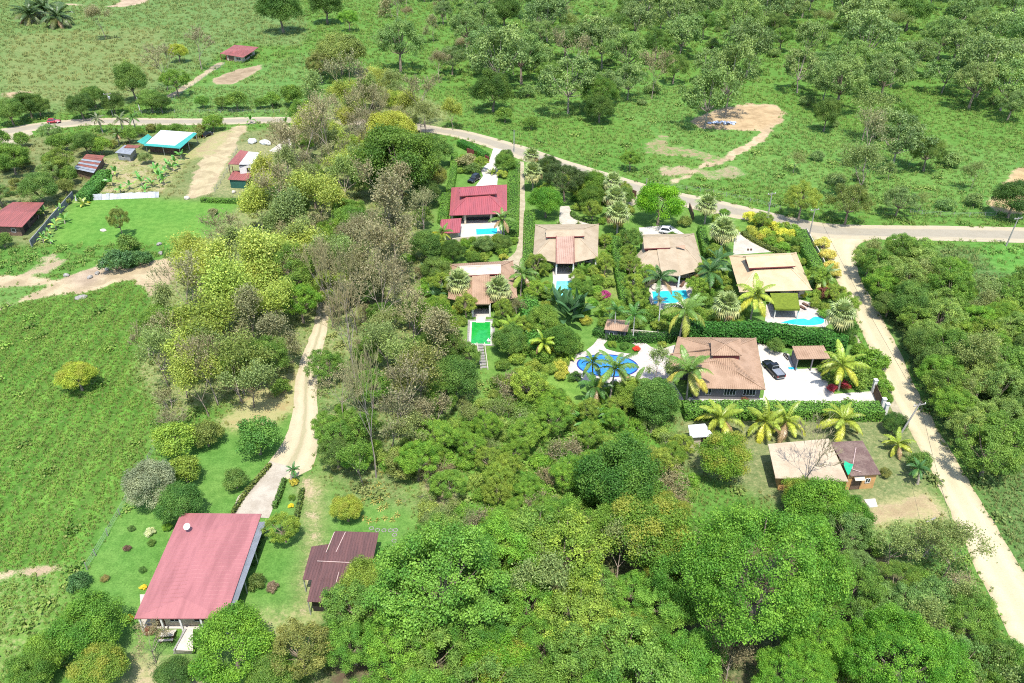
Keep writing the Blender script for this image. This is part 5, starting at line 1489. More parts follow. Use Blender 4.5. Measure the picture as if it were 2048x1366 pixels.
T(420, 740, 50, 'bare', 'brown', 'tall leafless tree leaning over the straw slope', zs=1.4)
T(690, 600, 44, 'dead', 'brown', 'tall bare tree on the track side with forked grey trunk', zs=1.5)
T(655, 580, 40, 'dead', 'brown', 'tall bare tree leaning towards the track', zs=1.5)
T(760, 600, 62, 'bare', 'brown', 'wide leafless tree in the lower gully', zs=1.2)
T(825, 660, 56, 'bare', 'brown', 'leafless tree between the gully and the feathery lime tree')
T(700, 690, 56, 'dead', 'brown', 'pale dead tree beside the track', zs=1.3)
T(700, 545, 40, 'dense', 'wood', 'dark green tree in the shade of the brown trees')
T(735, 575, 34, 'dense', 'deep', 'dark tree at the bottom of the gully behind bare trunks')
T(862, 630, 46, 'light', (.1, .17, .02), 'feathery yellow-green tree beside the green pool')
T(885, 690, 48, 'light', (.07, .12, .02), 'darker feathery tree just below the green pool')
T(910, 755, 52, 'dense', 'wood', 'dark rounded tree beside the garden steps')
T(835, 760, 60, 'semi', 'olive', 'bare-limbed olive tree left of the dark rounded tree')
T(740, 850, 60, 'dead', 'brown', 'tall forked dead tree above the yellow bromeliads', zs=1.6)
T(790, 800, 64, 'bare', 'brown', 'large leafless tree over the scrub', zs=1.2)
T(680, 790, 44, 'bare', 'brown', 'grey leafless tree right beside the track bend')
T(155, 752, 40, 'flush', 'yellow', 'lone yellow-topped tree in the tall green pasture', zs=.85)
# lawn of the farmhouse
T(345, 880, 44, 'round', 'lime', 'bright yellow-green citrus tree at the pasture edge')
T(412, 868, 33, 'round', 'olive', 'dark round tree between the two bright citrus trees')
T(514, 876, 44, 'round', (.07, .16, .03), 'round green tree on the lawn beside the track')
T(470, 958, 25, 'round', 'wood', 'small dark round tree beside the concrete drive')
T(300, 965, 52, 'dense', 'silver', 'silvery-leaved tree at the pasture edge above the faded red roof')
T(368, 938, 36, 'round', 'lime', 'lime-green tree behind the silvery tree')
T(362, 1003, 46, 'dense', (.06, .15, .03), 'broad-leaved tree touching the back of the faded red roof')
T(566, 1055, 34, 'loose', 'lime', 'loose lime tree at the lean-to side of the faded red roof')
T(693, 1018, 32, 'flush', 'gold', 'round golden-leaved tree by the yellow bromeliads')
T(672, 905, 36, 'loose', 'wood', 'green shrub tree on the far bank of the worn track')
T(800, 930, 34, 'round', 'olive', 'olive round bush beside the bromeliad bed')
T(722, 935, 40, 'semi', 'green', 'thin green tree above the bromeliad bed')
T(175, 1252, 66, 'dense', (.09, .2, .025), 'large dense tree with bright top below the lawn')
T(95, 1300, 46, 'dense', 'bright', 'leafy tree at the corner of the yellowish field')
T(200, 1340, 56, 'flush', 'lime', 'bright tree at the bottom edge below the large dense tree')
T(60, 1345, 46, 'dense', 'green', 'dark tree at the bottom corner of the field')
T(462, 1290, 80, 'dense', (.085, .19, .02), 'big yellow-green tree overlapping the white terrace of the faded red roof')
T(600, 1300, 62, 'loose', 'olive', 'olive loose-leaved tree beside the big yellow-green tree')
T(540, 1345, 52, 'dense', 'green', 'green tree at the bottom edge between two olive trees')
T(665, 1285, 44, 'loose', 'wood', 'leafy tree below the maroon shed')
T(300, 1295, 40, 'bare', 'brown', 'bare bush on the dry ground by the white tomb-like hut')
T(350, 1350, 40, 'dense', (.04, .14, .03), 'dark green bush at the bottom edge by the dry ground')
T(736, 1165, 56, 'dense', 'lime', 'bright leafy tree overhanging the maroon shed')
# central canopy
T(1238, 955, 84, 'dense', (.035, .12, .02), 'huge dense dark green tree in the middle of the scrub')
T(1448, 912, 56, 'flush', (.15, .22, .025), 'yellow-leaved tree right beside the white shed')
T(1640, 1010, 62, 'dense', (.08, .19, .02), 'dense bright bush tree directly below the ochre house')
T(1700, 1030, 44, 'dense', (.07, .17, .02), 'end of the bright bushes nearest the concrete slab')
T(1600, 990, 40, 'flush', (.13, .22, .02), 'yellowish bush tree hiding the corner of the cream roof')
T(1528, 1135, 172, 'saman', 'saman', 'enormous feathery spreading tree with bright green crown', zs=1.05)
T(1590, 1345, 80, 'saman', 'saman', 'feathery bright tree at the bottom edge under the enormous one')
T(1990, 1340, 60, 'loose', 'wood', 'dark leafy tree in the bottom corner by the lane')
T(1810, 1310, 120, 'saman', 'saman', 'second enormous feathery tree at the bottom edge')
T(1640, 1280, 80, 'saman', 'saman', 'feathery bright green tree joined below the enormous one', zs=.9)
T(1625, 935, 62, 'dead', 'brown', 'leafless tree with branches spread across the cream roof', zs=.8)
T(1460, 1330, 44, 'bare', 'brown', 'pale leafless tree in the dark gap under the canopy')
T(870, 1165, 130, 'light', (.11, .22, .03), 'large bright feathery tree below the maroon shed')
T(1010, 1110, 80, 'light', (.09, .22, .025), 'bright light-leaved tree below the thicket of bare bushes')
T(1130, 1110, 86, 'loose', 'lime', 'yellow-green tree left of the dark gap in the canopy')
T(1300, 1075, 92, 'flush', (.12, .19, .025), 'broad olive-yellow tree beside the enormous feathery tree')
T(1330, 1210, 62, 'light', (.13, .22, .035), 'light green tree below the olive-yellow tree')
T(1400, 1300, 52, 'light', (.1, .2, .03), 'light green bush tree at the foot of the enormous tree')
T(1000, 1335, 72, 'flush', (.12, .22, .02), 'yellow-green tree at the bottom edge in the canopy')
T(1160, 1240, 80, 'loose', 'lime', 'loose yellow-green tree deep in the lower canopy')
T(800, 1290, 76, 'light', 'bright', 'bright tree at the lower canopy edge by the banana plants')
T(940, 1260, 74, 'light', (.06, .18, .025), 'deep green light-leaved tree in the lower canopy')
T(1050, 1210, 66, 'loose', (.12, .2, .025), 'yellowish loose tree in the middle of the lower canopy')
# villa gardens
T(1092, 402, 34, 'dense', (.1, .2, .02), 'rounded bright tree beside the drive of the central porch villa')
T(1130, 360, 40, 'light', (.055, .09, .025), 'feathery dark olive tree beside the main road')
T(1098, 335, 30, 'light', (.06, .1, .025), 'feathery olive tree behind the fan palms at the road')
T(1188, 370, 32, 'dense', (.06, .17, .02), 'two-tone bright and dark tree above the tan villas')
T(1182, 395, 28, 'dense', 'mango', 'dark lower tree beside the planted bank of the drive')
T(1320, 405, 46, 'dense', (.075, .21, .012), 'vivid round green tree above the clipped-corner villa')
T(1262, 480, 26, 'loose', 'green', 'bushy tree leaning on the clipped-corner villa')
T(1245, 395, 24, 'loose', 'wood', 'shaded tree beside the vivid round tree')
T(1010, 325, 22, 'dense', 'green', 'leafy shrub tree between the white drive and its hedge')
T(1012, 312, 16, 'dense', 'wood', 'small dark shrub tree by the road pole')
T(1310, 800, 52, 'dense', (.06, .17, .03), 'leafy tree beside the end of the long hedge below the pool')
T(1310, 738, 34, 'semi', 'pale', 'thin grey-leaved tree between the blue pool and the tiled house')
T(1265, 790, 36, 'dense', 'lime', 'lime shrub tree below the blue pool')
T(1018, 680, 0.1 + 34, 'dense', 'wood', 'dark leafy shrub tree beside the green pool')
T(1085, 640, 34, 'dense', 'green', 'leafy tree in the overgrown hedge by the paddle leaves')
T(1120, 680, 36, 'dense', (.05, .14, .02), 'leafy tree below the huge paddle-leaf clump')
T(1060, 770, 40, 'loose', 'lime', 'loose lime shrub below the garden steps')
T(1040, 612, 17, 'thicket', 'brown', 'narrow brown dried-up conifer beside the fan palm', zs=2.2)
T(968, 488, 20, 'dense', 'greyg', 'grey-green shrub below the long turquoise pool', 'shrub')
T(1006, 486, 20, 'dense', 'wood', 'rounded dark shrub in the bed below the long turquoise pool', 'shrub')
T(905, 500, 24, 'dense', 'deep', 'dark shrub below the golden-fruited palm')
T(850, 490, 34, 'dense', 'wood', 'dark tree beside the lawn of the red villa')
T(870, 540, 30, 'dense', 'wood', 'dark tree behind the fan palm of the green-pool villa')
T(1375, 535, 9, 'round', 'mango', 'clipped ball shrub at the pool porch of the clipped-corner villa', 'shrub', name='ball_shrub')
T(1210, 592, 13, 'bush', (.3, .05, .16), 'magenta-flowered bougainvillea below the lawn of the central porch villa', 'shrub', name='flowering_shrub')
T(1690, 770, 12, 'bush', (.3, .04, .06), 'red-leaved shrub at the foot of the drooping forecourt palm', 'shrub', name='red_shrub')
T(1664, 778, 12, 'bush', (.26, .04, .07), 'dark red shrub on the forecourt edge', 'shrub', name='red_shrub')
T(1273, 698, 8, 'bush', (.45, .05, .03), 'bright red shrub in the island bed by the pool house', 'shrub', name='red_shrub')
T(1648, 588, 18, 'bush', (.16, .06, .04), 'reddish-brown shrub beside the sandy villa', 'shrub', name='red_shrub')
T(1552, 690, 18, 'round', 'wood', 'dark shrub at the back of the white forecourt', 'shrub')
T(1790, 845, 24, 'dense', 'deep', 'dark shrub tree at the foot of the leaning lane pole')
T(1838, 925, 26, 'round', 'wood', 'dark green shrub by the lane below the small ragged palm')
T(1720, 760, 28, 'bush', 'green', 'green shrubs between the drooping palm and the brown gate', 'bush')
T(1745, 720, 30, 'bush', 'bright', 'weedy bush on the lane bank above the gate', 'bush')
T(1690, 660, 26, 'dense', 'wood', 'leafy shrub at the base of the tall-trunked fan palm')
T(1771, 945, 12, 'round', 'olive', 'small clipped round shrub against the brown roofed end', 'shrub')
cr = 'yellow croton shrubs along the dirt lane'
for x, y, r, l in [(1645, 488, 16, 'yellow croton nearest the junction'), (1655, 510, 17, 'second yellow croton down the lane hedge'), (1662, 533, 15, 'third yellow croton down the lane hedge'), (1672, 548, 13, 'last yellow croton, lowest along the lane hedge')]:
    T(x, y, r, 'bush', (.42, .38, .1), l, 'shrub', cr, 'croton_shrub')
for x, y, r, l in [(1500, 436, 17, 'yellow croton at the road end of the sandy villa garden'), (1520, 446, 17, 'yellow croton second from the road end of the sandy villa garden'), (1545, 455, 16, 'yellow croton in the middle of the sandy villa garden'), (1565, 468, 15, 'yellow-green croton above the curved hedge'),
                   (1530, 468, 14, 'greenish croton behind the curved hedge'), (1585, 470, 13, 'small croton by the end of the corner hedge'), (1606, 590, 9, 'little golden croton under the sandy villa eave')]:
    T(x, y, r, 'bush', (.36, .36, .05), l, 'shrub', 'yellow crotons of the sandy villa', 'croton_shrub')
for x, y, r, c, l in [(258, 1237, 9, (.5, .4, .03), 'small golden shrub at the front corner of the faded red roof'), (287, 1175, 7, (.5, .42, .04), 'small golden shrub at the long side of the faded red roof'), (335, 1055, 11, (.12, .2, .02), 'round lime shrub at the back corner of the faded red roof'),
                      (300, 1065, 11, (.42, .42, .25), 'cream-flowered shrub on the farmhouse lawn'), (303, 1085, 9, (.1, .17, .03), 'small green shrub beside the cream-flowered one'), (254, 1097, 8, (.13, .08, .06), 'purplish little shrub on the farmhouse lawn'),
                      (262, 1057, 8, (.08, .13, .03), 'little dark shrub at the upper lawn edge'), (285, 1140, 8, (.07, .14, .03), 'little shrub halfway along the red roof lawn'), (210, 1157, 9, (.2, .18, .06), 'little yellowish shrub near the field edge'),
                      (158, 1165, 24, (.06, .13, .04), 'bluish bush at the field corner of the lawn'), (513, 1165, 20, (.1, .14, .03), 'loose shrub beside the lower lean-to'), (545, 1175, 13, (.16, .12, .08), 'brownish shrub next to the loose shrub'),
                      (584, 996, 8, (.1, .17, .02), 'small round shrub in the planted strip'), (582, 1012, 6, (.5, .4, .03), 'small golden shrub in the planted strip'), (588, 965, 10, (.3, .26, .04), 'golden shrub under the young palm'),
                      (298, 1262, 12, (.2, .09, .06), 'reddish shrub at the end of the white terrace'), (985, 610, 14, (.06, .1, .02), 'low dark shrub by the porch steps of the green-pool villa'),
                      (1190, 480, 8, (.12, .18, .03), 'narrow shrub at the tan roof corner'), (1345, 470, 10, (.12, .2, .03), 'shrub behind the clipped-corner roof'), (1370, 445, 15, (.16, .2, .04), 'pale shrub bed near the white car'),
                      (935, 325, 20, (.2, .2, .09), 'pale-flowered shrub bed inside the red villa gate'), (945, 340, 16, (.1, .16, .04), 'green shrub beside the black car'), (1004, 350, 12, (.25, .28, .05), 'yellow-green shrub at the roof corner of the red villa'),
                      (905, 455, 9, (.1, .15, .03), 'leafy shrub beside the small red hut'), (958, 497, 12, (.15, .2, .04), 'leafy shrub at the gravel bend'), (870, 470, 10, (.35, .32, .03), 'bright yellow shrub near the hut'),
                      (1225, 690, 10, (.15, .22, .03), 'shrub in the island bed in front of the pool house'), (1250, 692, 11, (.06, .16, .03), 'green shrub in the island bed by the slim palm'), (1290, 672, 9, (.3, .3, .04), 'yellow shrub on the lawn behind the pool walk'),
                      (1310, 650, 9, (.35, .33, .1), 'pale yellow shrub along the wall behind the pool lawn'), (1325, 690, 9, (.2, .24, .04), 'small shrub near the tiled house corner'), (1130, 745, 7, (.3, .3, .05), 'little yellow shrub on the lawn by the pool walk'),
                      (1150, 755, 14, (.07, .15, .03), 'dark shrub at the outer edge of the pool walk'), (1490, 800, 8, (.2, .1, .06), 'potted-looking small shrub at the terrace corner of the tiled house')]:
    T(x, y, r, 'bush', c, l, 'shrub', name='shrub')
for k_, (x, y) in enumerate([(528, 1048), (527, 1062), (524, 1075), (520, 1087), (517, 1100), (514, 1113), (509, 1128)]):
    T(x, y, 5, 'round', (.05, .11, .02), 'tiny round shrub beside the grey lean-to roof, ' + ['first', 'second', 'third', 'fourth', 'fifth', 'sixth', 'seventh'][k_] + ' from its drive end', 'shrub', 'tiny round shrubs beside the lean-to', 'ball_shrub')
T(237, 440, 20, 'loose', 'olive', 'thin leaning young tree alone on the lawn', zs=1.6)
T(255, 490, 24, 'bush', 'wood', 'dark low bush at the foot of the leaning young tree', 'bush')
T(232, 525, 34, 'bush', (.05, .11, .04), 'bluish-green scrub on the cut slope', 'bush')
T(278, 520, 24, 'bush', (.06, .13, .04), 'scrub beside the gully on the cut slope', 'bush')
T(425, 425, 11, 'bush', 'brown', 'dried bush on bare soil in the lawn below the low hedge', 'bush')
T(425, 245, 20, 'round', 'bright', 'round green tree by the teal-edged roof, beside the drive', zs=.9)
T(170, 285, 26, 'dense', 'wood', 'dark rounded tree above the small hut in the village garden')
T(200, 292, 20, 'round', 'bright', 'light green tree beside the small pale hut')
T(290, 315, 14, 'round', 'greyg', 'grey-green shrub tree in front of the teal-edged roof')
T(20, 315, 34, 'dense', 'green', 'green tree at the picture edge above the bungalow')
T(75, 375, 36, 'dense', 'wood', 'large dark tree directly behind the bungalow')
T(130, 372, 18, 'round', 'olive', 'rounded brownish-olive tree near the end of the rough hedge')
T(115, 325, 30, 'loose', (.13, .18, .03), 'loose olive tree beside the rusty barn')
T(5, 480, 18, 'round', 'wood', 'dark shrub tree below the bungalow')

# ------------------------------------------------------------------ woods: trees nothing in the picture tells apart
fill([(930, -20), (2080, -40), (2080, 300), (1930, 270), (1850, 330), (1760, 250), (1640, 200), (1560, 170), (1380, 160), (1300, 190), (1250, 200), (1050, 180), (920, 150)], 135, 5.0,
     [(5, 'teak', 'teak', 5.5, 10.5, 'grey-green thin-crowned teak in the hillside wood'), (3.5, 'loose', 'greyg', 5, 9.5, 'bushy grey-green tree in the hillside wood'), (1.2, 'semi', 'pale', 5, 8, 'half-bare tree in the hillside wood'),
      (1.2, 'light', 'wood', 4.5, 7, 'darker leafy tree in the hillside wood'), (.6, 'bare', 'brown', 5, 7, 'leafless tree in the hillside wood')], 'trees of the hillside wood', 8, .72, 5)
fill([(700, -40), (1000, -40), (930, 150), (840, 170), (830, 60), (720, 20)], 14, 9, [(2, 'semi', 'brown', 3.5, 5, 'thin brown tree in the pasture above the gully'), (2, 'loose', 'teak', 4, 6, 'grey-green tree in the pasture above the gully'), (1, 'bare', 'brown', 4, 6, 'leafless tree in the pasture above the gully')], 'pasture trees above the gully', 7, .7, 7)
fill([(1725, 500), (1770, 475), (1900, 500), (1935, 560), (2100, 560), (2100, 870), (2010, 880), (2000, 940), (2040, 1000), (2100, 1080), (2110, 1160), (2030, 1030), (1925, 840), (1840, 690), (1775, 600), (1735, 530)], 150, 3.4,
     [(3, 'loose', 'green', 3, 4.8, 'loose fresh-green tree in the wood beside the dirt lane'), (3, 'loose', (.16, .225, .05), 2.8, 4.3, 'grey-green loose-leaved tree in the wood beside the dirt lane'), (2, 'light', 'bright', 2.6, 4, 'leafy green tree in the wood beside the dirt lane'),
      (1.5, 'dense', 'wood', 2.8, 4.4, 'dense darker tree in the wood beside the dirt lane'), (1, 'semi', 'pale', 3, 4, 'half-bare twiggy tree in the wood beside the dirt lane'), (.8, 'loose', 'lime', 2.4, 3.4, 'yellow-green tree in the wood beside the dirt lane')], 'trees of the lane wood', 6, .55, 8)
fill([(560, 260), (740, 150), (880, 220), (760, 290), (700, 380), (720, 480), (640, 640), (560, 760), (420, 800), (300, 720), (265, 680), (340, 560), (450, 450), (520, 410)], 92, 3.8,
     [(2, 'bare', 'brown', 3.5, 5.2, 'leafless grey-brown tree in the gully wood'), (3, 'semi', 'pale', 3.5, 5.2, 'thin yellowish tree in the gully wood'), (4, 'yellow', 'straw', 3.2, 5, 'yellow-leaved tree in the gully wood'), (1.4, 'loose', 'lime', 3, 4.6, 'lime tree in the gully wood'), (1.6, 'light', 'green', 3, 4.5, 'green tree in the gully wood')], 'trees of the gully wood', 6, .42, 9)
fill([(700, 480), (850, 400), (850, 600), (940, 700), (930, 820), (800, 900), (650, 900), (650, 700), (690, 640)], 48, 3.8,
     [(3, 'bare', 'brown', 3.2, 5, 'leafless tree below the brown trees of the lower gully'), (3, 'semi', 'brown', 3.6, 5.4, 'brown-leaved tree of the lower gully'), (2.5, 'semi', 'pale', 3.2, 5, 'pale thin-leaved tree of the lower gully'), (2, 'loose', 'green', 2.2, 3.4, 'green tree of the lower gully'), (1.5, 'thicket', 'brown', 2, 3, 'twiggy bush of the lower gully'), (3, 'bush', 'bright', 1, 1.9, 'low green bush of the lower gully')], 'trees of the lower gully', 4, .42, 10)
fill([(650, 830), (800, 880), (960, 770), (1100, 790), (1350, 860), (1400, 960), (1330, 1030), (1150, 1060), (900, 1080), (800, 1000), (830, 930), (700, 930)], 130, 2.0,
     [(4, 'bush', 'bright', .9, 1.9, 'green scrub bush in the central scrub'), (3.5, 'bush', (.17, .23, .045), .9, 1.8, 'yellow-green bush in the central scrub'), (2, 'thicket', 'brown', 1.8, 3, 'twiggy leafless bush in the central scrub'), (3, 'light', 'bright', 1.8, 3.2, 'small feathery tree in the central scrub'), (1, 'loose', 'lime', 1.6, 2.4, 'small loose tree in the central scrub'), (2.5, 'thicket', 'pale', 1.5, 2.6, 'twiggy half-green bush in the central scrub')], 'bushes of the central scrub', 2, .5, 11, name='scrub_bush')
fill([(700, 1180), (860, 1050), (1150, 1010), (1360, 990), (1420, 1420), (680, 1420)], 60, 4.4,
     [(3, 'light', (.08, .2, .025), 3, 4.8, 'bright feathery tree in the lower canopy'), (3, 'loose', (.12, .2, .035), 3, 4.6, 'yellow-green loose tree in the lower canopy'), (1.5, 'flush', (.1, .19, .025), 2.6, 4, 'leafy tree with some yellow leaves in the lower canopy'), (1, 'semi', 'pale', 3, 4, 'half-bare tree in the lower canopy'), (1, 'dense', 'green', 2.6, 4, 'dense green tree in the lower canopy')], 'trees of the lower canopy', 6, .5, 12)
fill([(1660, 1050), (1880, 1060), (1990, 1220), (2100, 1420), (1640, 1420), (1700, 1150)], 56, 3.2,
     [(3, 'semi', 'pale', 2.6, 3.8, 'pale half-bare tree beside the lower dirt lane'), (3, 'loose', (.12, .19, .05), 2.4, 3.6, 'pale green loose tree beside the lower dirt lane'), (2, 'bush', 'green', 1.4, 2.4, 'green bush beside the lower dirt lane'), (1, 'thicket', 'brown', 1.8, 2.8, 'twiggy bush beside the lower dirt lane'), (1.5, 'light', 'green', 2.6, 3.6, 'leafy tree beside the lower dirt lane')], 'trees beside the lower dirt lane', 4, .55, 13)
GS = [(3, 'bush', 'bright', .9, 1.6, 'leafy green shrub'), (2.4, 'bush', (.17, .23, .035), .9, 1.5, 'yellow-green shrub'), (1, 'bush', (.3, .3, .05), .9, 1.4, 'yellow croton shrub'), (.6, 'round', 'green', 1.1, 1.8, 'dark rounded shrub'), (1, 'loose', 'lime', 1.6, 2.4, 'small lime tree')]
GARDEN = 'shrubs of the villa gardens'
for k_, (pts_, n_) in enumerate([([(905, 480), (1030, 472), (1028, 510), (960, 520), (880, 530), (870, 500)], 22), ([(850, 560), (895, 535), (893, 600), (940, 625), (930, 690), (880, 660)], 14), ([(1040, 560), (1056, 540), (1056, 660), (1100, 690), (1020, 700), (990, 640), (1036, 610)], 24),
        ([(1070, 525), (1108, 532), (1100, 610), (1068, 610)], 12), ([(1152, 530), (1196, 520), (1200, 600), (1230, 640), (1160, 640), (1150, 600)], 20), ([(1196, 460), (1222, 470), (1228, 600), (1205, 590)], 10), ([(1250, 470), (1268, 500), (1262, 540), (1296, 570), (1292, 620), (1262, 610)], 16),
        ([(1395, 545), (1420, 500), (1470, 580), (1500, 640), (1400, 640), (1385, 600)], 34), ([(1400, 400), (1450, 420), (1470, 470), (1450, 510), (1420, 470)], 14), ([(1130, 350), (1240, 380), (1270, 420), (1240, 470), (1200, 445), (1150, 420), (1110, 380)], 34), ([(1052, 310), (1100, 330), (1090, 400), (1056, 400)], 12),
        ([(1490, 430), (1590, 450), (1600, 480), (1610, 540), (1570, 500), (1510, 470)], 22), ([(1630, 560), (1660, 560), (1700, 640), (1650, 640), (1625, 600)], 14), ([(1640, 745), (1690, 700), (1740, 770), (1680, 780)], 10), ([(1180, 765), (1330, 770), (1360, 815), (1200, 830)], 20), ([(1120, 690), (1160, 680), (1135, 720), (1130, 760), (1100, 740)], 8), ([(915, 300), (980, 320), (955, 345), (920, 345)], 8), ([(1376, 620), (1480, 625), (1500, 645), (1380, 645)], 10)]):
    fill(pts_, n_, 1.7, GS, GARDEN, 1, .42, 40 + k_, name='garden_shrub')
fill([(-20, 270), (170, 262), (150, 300), (140, 340), (120, 400), (-20, 420)], 18, 4.5, [(2, 'round', 'green', 2, 3.4, 'leafy tree in the village gardens by the picture edge'), (1, 'loose', 'greyg', 2, 3.4, 'grey-green tree in the village gardens by the picture edge'), (1, 'bush', 'olive', 1.5, 2.4, 'olive bush in the village gardens by the picture edge')], 'trees of the village gardens', 3, .6, 14)
fill([(180, 275), (280, 250), (420, 245), (420, 262), (290, 262), (210, 300)], 10, 4, [(1, 'round', 'green', 1.6, 2.6, 'round shrub tree along the road by the teal-edged roof'), (1, 'bush', 'olive', 1.4, 2.2, 'olive bush along the road by the teal-edged roof')], 'shrubs along the road by the teal-edged roof', 2, .5, 15)
fill([(300, 640), (340, 780), (330, 860), (560, 780), (580, 700)], 16, 3.2, [(1, 'thicket', 'brown', 1.8, 2.8, 'twiggy understorey bush at the gully edge'), (1, 'bush', 'green', 1.4, 2.2, 'green understorey bush at the gully edge')], 'understorey bushes at the gully edge', 1.5, .4, 16)
fill([(990, 740), (1120, 770), (1130, 830), (1000, 800)], 16, 2.4, [(2, 'bush', 'lime', 1.3, 2.2, 'lime bush in the wild garden below the steps'), (1, 'bush', 'green', 1.3, 2.2, 'green garden bush in the wild garden below the steps')], 'bushes of the wild garden', 1.5, .5, 17)
fill([(1010, 640), (1110, 650), (1110, 700), (1150, 690), (1120, 740), (990, 740)], 16, 2.6, [(2, 'bush', 'green', 1.3, 2.2, 'leafy shrub in the dense garden beside the green pool'), (1, 'bush', 'lime', 1.2, 2, 'lime shrub in the dense garden beside the green pool')], 'shrubs of the dense garden', 1.5, .45, 18)
fill([(1240, 600), (1300, 610), (1370, 620), (1480, 630), (1470, 650), (1300, 645), (1200, 640)], 14, 2.4, [(1, 'bush', 'green', 1.2, 2, 'leafy shrub between the turquoise pool and the pool house'), (1, 'bush', (.14, .2, .03), 1.1, 1.8, 'yellowish shrub between the turquoise pool and the pool house')], 'shrubs between the two pools', 1.5, .45, 19)
fill([(1690, 650), (1720, 690), (1800, 800), (1770, 800), (1730, 720)], 10, 2.2, [(1, 'bush', 'bright', 1, 1.7, 'weedy bush on the bank of the dirt lane')], 'weedy bushes on the lane bank', 1, .4, 20)
fill([(930, 0), (2080, -30), (2080, 300), (1850, 330), (1600, 220), (1300, 200), (1050, 190)], 60, 5, [(2, 'bush', 'greyg', 1.6, 3.2, 'grey-green understorey bush in the hillside wood'), (1, 'bush', 'green', 1.4, 2.6, 'green understorey bush in the hillside wood')], 'trees of the hillside wood', 2, .5, 61, name='understorey_bush')
fill([(1600, 300), (1900, 320), (1990, 400), (1700, 420), (1560, 380)], 12, 7, [(1, 'bush', 'greyg', 1.4, 2.6, 'scrubby bush on the green slope above the road'), (1, 'semi', 'pale', 2, 3, 'thin young tree on the green slope above the road')], 'scrub on the slope above the road', 2, .6, 21)

# each tree of a wood is told from its like by the landmark it stands nearest to
MARKS = {'trees of the hillside wood': [('the bare clearing', 1500, 235), ('the umbrella-topped tree', 1200, 230), ('the tall dark pair', 990, 200), ('the lone top-clearing tree', 1822, 60), ('the whitish leafless tree', 1740, 330), ('the blue-white sacks', 1440, 250), ('the right picture edge', 2040, 200), ('the top right corner', 2040, 10), ('the road pole', 1030, 290), ('the dark leafy tree', 1230, 100), ('the middle of the top edge', 1400, 5), ('the orange soil', 2010, 360), ('the narrow dark tree', 1655, 260), ('the gap in the wood', 1560, 90)],
 'trees of the lane wood': [('the road junction', 1700, 490), ('the grassy gap by the road', 1980, 530), ('the forecourt gate', 1760, 800), ('the lane pole', 1800, 870), ('the lower lane bend', 2000, 1050), ('the tall-trunked fan palm', 1690, 690), ('the right picture edge', 2060, 760), ('the sandy villa', 1620, 600), ('the ragged lane palm', 1810, 920), ('the upper picture edge', 2060, 580), ('the lower picture edge', 2060, 950), ('the yellow-green patch', 1920, 760)],
 'trees of the gully wood': [('the road', 620, 250), ('the huge mango', 795, 380), ('the cabin', 500, 370), ('the cut slope', 330, 560), ('the tall pasture', 290, 680), ('the dirt track', 610, 700), ('the yellow-lime tree', 640, 450), ('the concrete path', 570, 300), ('the straw slope', 480, 810), ('the golden-leaved tree', 430, 640)],
 'trees of the lower gully': [('the dirt track', 650, 740), ('the feathery lime tree', 860, 680), ('the huge brown tree', 780, 540), ('the tall forked dead tree', 740, 960), ('the dark rounded tree', 905, 800), ('the wide leafless tree', 760, 660), ('the red villa lawn', 850, 440)],
 'bushes of the central scrub': [('the dirt track', 650, 860), ('the bromeliad bed', 760, 980), ('the bare earth patch', 1110, 850), ('the spiky fountain plant', 1175, 880), ('the huge dark green tree', 1238, 1030), ('the white shed', 1380, 890), ('the dark rounded tree', 910, 810), ('the long hedge', 1340, 830), ('the dry grass patch', 870, 970), ('the bright canopy', 1000, 1060), ('the garden steps', 970, 740), ('the maroon shed lawn', 820, 1060)],
 'trees of the lower canopy': [('the maroon shed', 720, 1190), ('the dark gap in the canopy', 1240, 1300), ('the enormous feathery tree', 1420, 1180), ('the huge dark green tree', 1238, 1050), ('the bottom edge', 1000, 1366), ('the banana plants', 730, 1290), ('the bare bushes', 960, 1050), ('the olive-yellow tree', 1300, 1130)],
 'trees beside the lower dirt lane': [('the concrete slab', 1740, 1020), ('the fallen log', 1862, 1045), ('the enormous feathery tree', 1660, 1150), ('the second enormous tree', 1800, 1366), ('the bottom right corner', 2010, 1330), ('the lane bend', 1930, 1160), ('the middle of the bank', 1800, 1180)]}
HOUSES_ = [('the red villa terrace', 960, 470), ('the gravel bend', 1010, 540), ('the green pool', 962, 665), ('the green-pool villa', 905, 560), ('the aqua pool', 1128, 578), ('the paddle-leaf clump', 1142, 640), ('the tan porch villa', 1196, 500), ('the turquoise pool', 1340, 600), ('the clipped-corner villa', 1275, 540), ('the sandy villa', 1480, 560), ('the fan palm row', 1232, 400),
 ('the vivid round tree', 1320, 430), ('the main road', 1160, 350), ('the yellow crotons', 1530, 450), ('the lane hedge', 1620, 530), ('the tall-trunked fan palm', 1684, 660), ('the forecourt palm', 1690, 760), ('the long hedge', 1380, 815), ('the blue pool', 1215, 760), ('the pool house', 1232, 670), ('the red villa gate', 950, 320), ('the pergola', 1500, 620), ('the dark olive tree', 1130, 380), ('the curved drive', 1165, 440), ('the garden steps', 965, 730), ('the gravel drive', 1045, 420), ('the roadside fan palm', 1414, 430), ('the spiky fountain plant', 1177, 850)]
for g_ in (GARDEN, 'shrubs of the dense garden', 'shrubs between the two pools', 'bushes of the wild garden'): MARKS[g_] = HOUSES_
MARKS['understorey bushes at the gully edge'] = [('the track', 590, 720), ('the yellow-green tree', 360, 790), ('the tall pasture', 310, 700), ('the straw slope', 480, 810), ('the dark trunks', 450, 760)]
MARKS['scrub on the slope above the road'] = [('the road', 1600, 420), ('the dirt track', 1450, 340), ('the whitish tree', 1740, 330), ('the orange soil', 1990, 390), ('the thin yellowish tree', 1730, 400)]
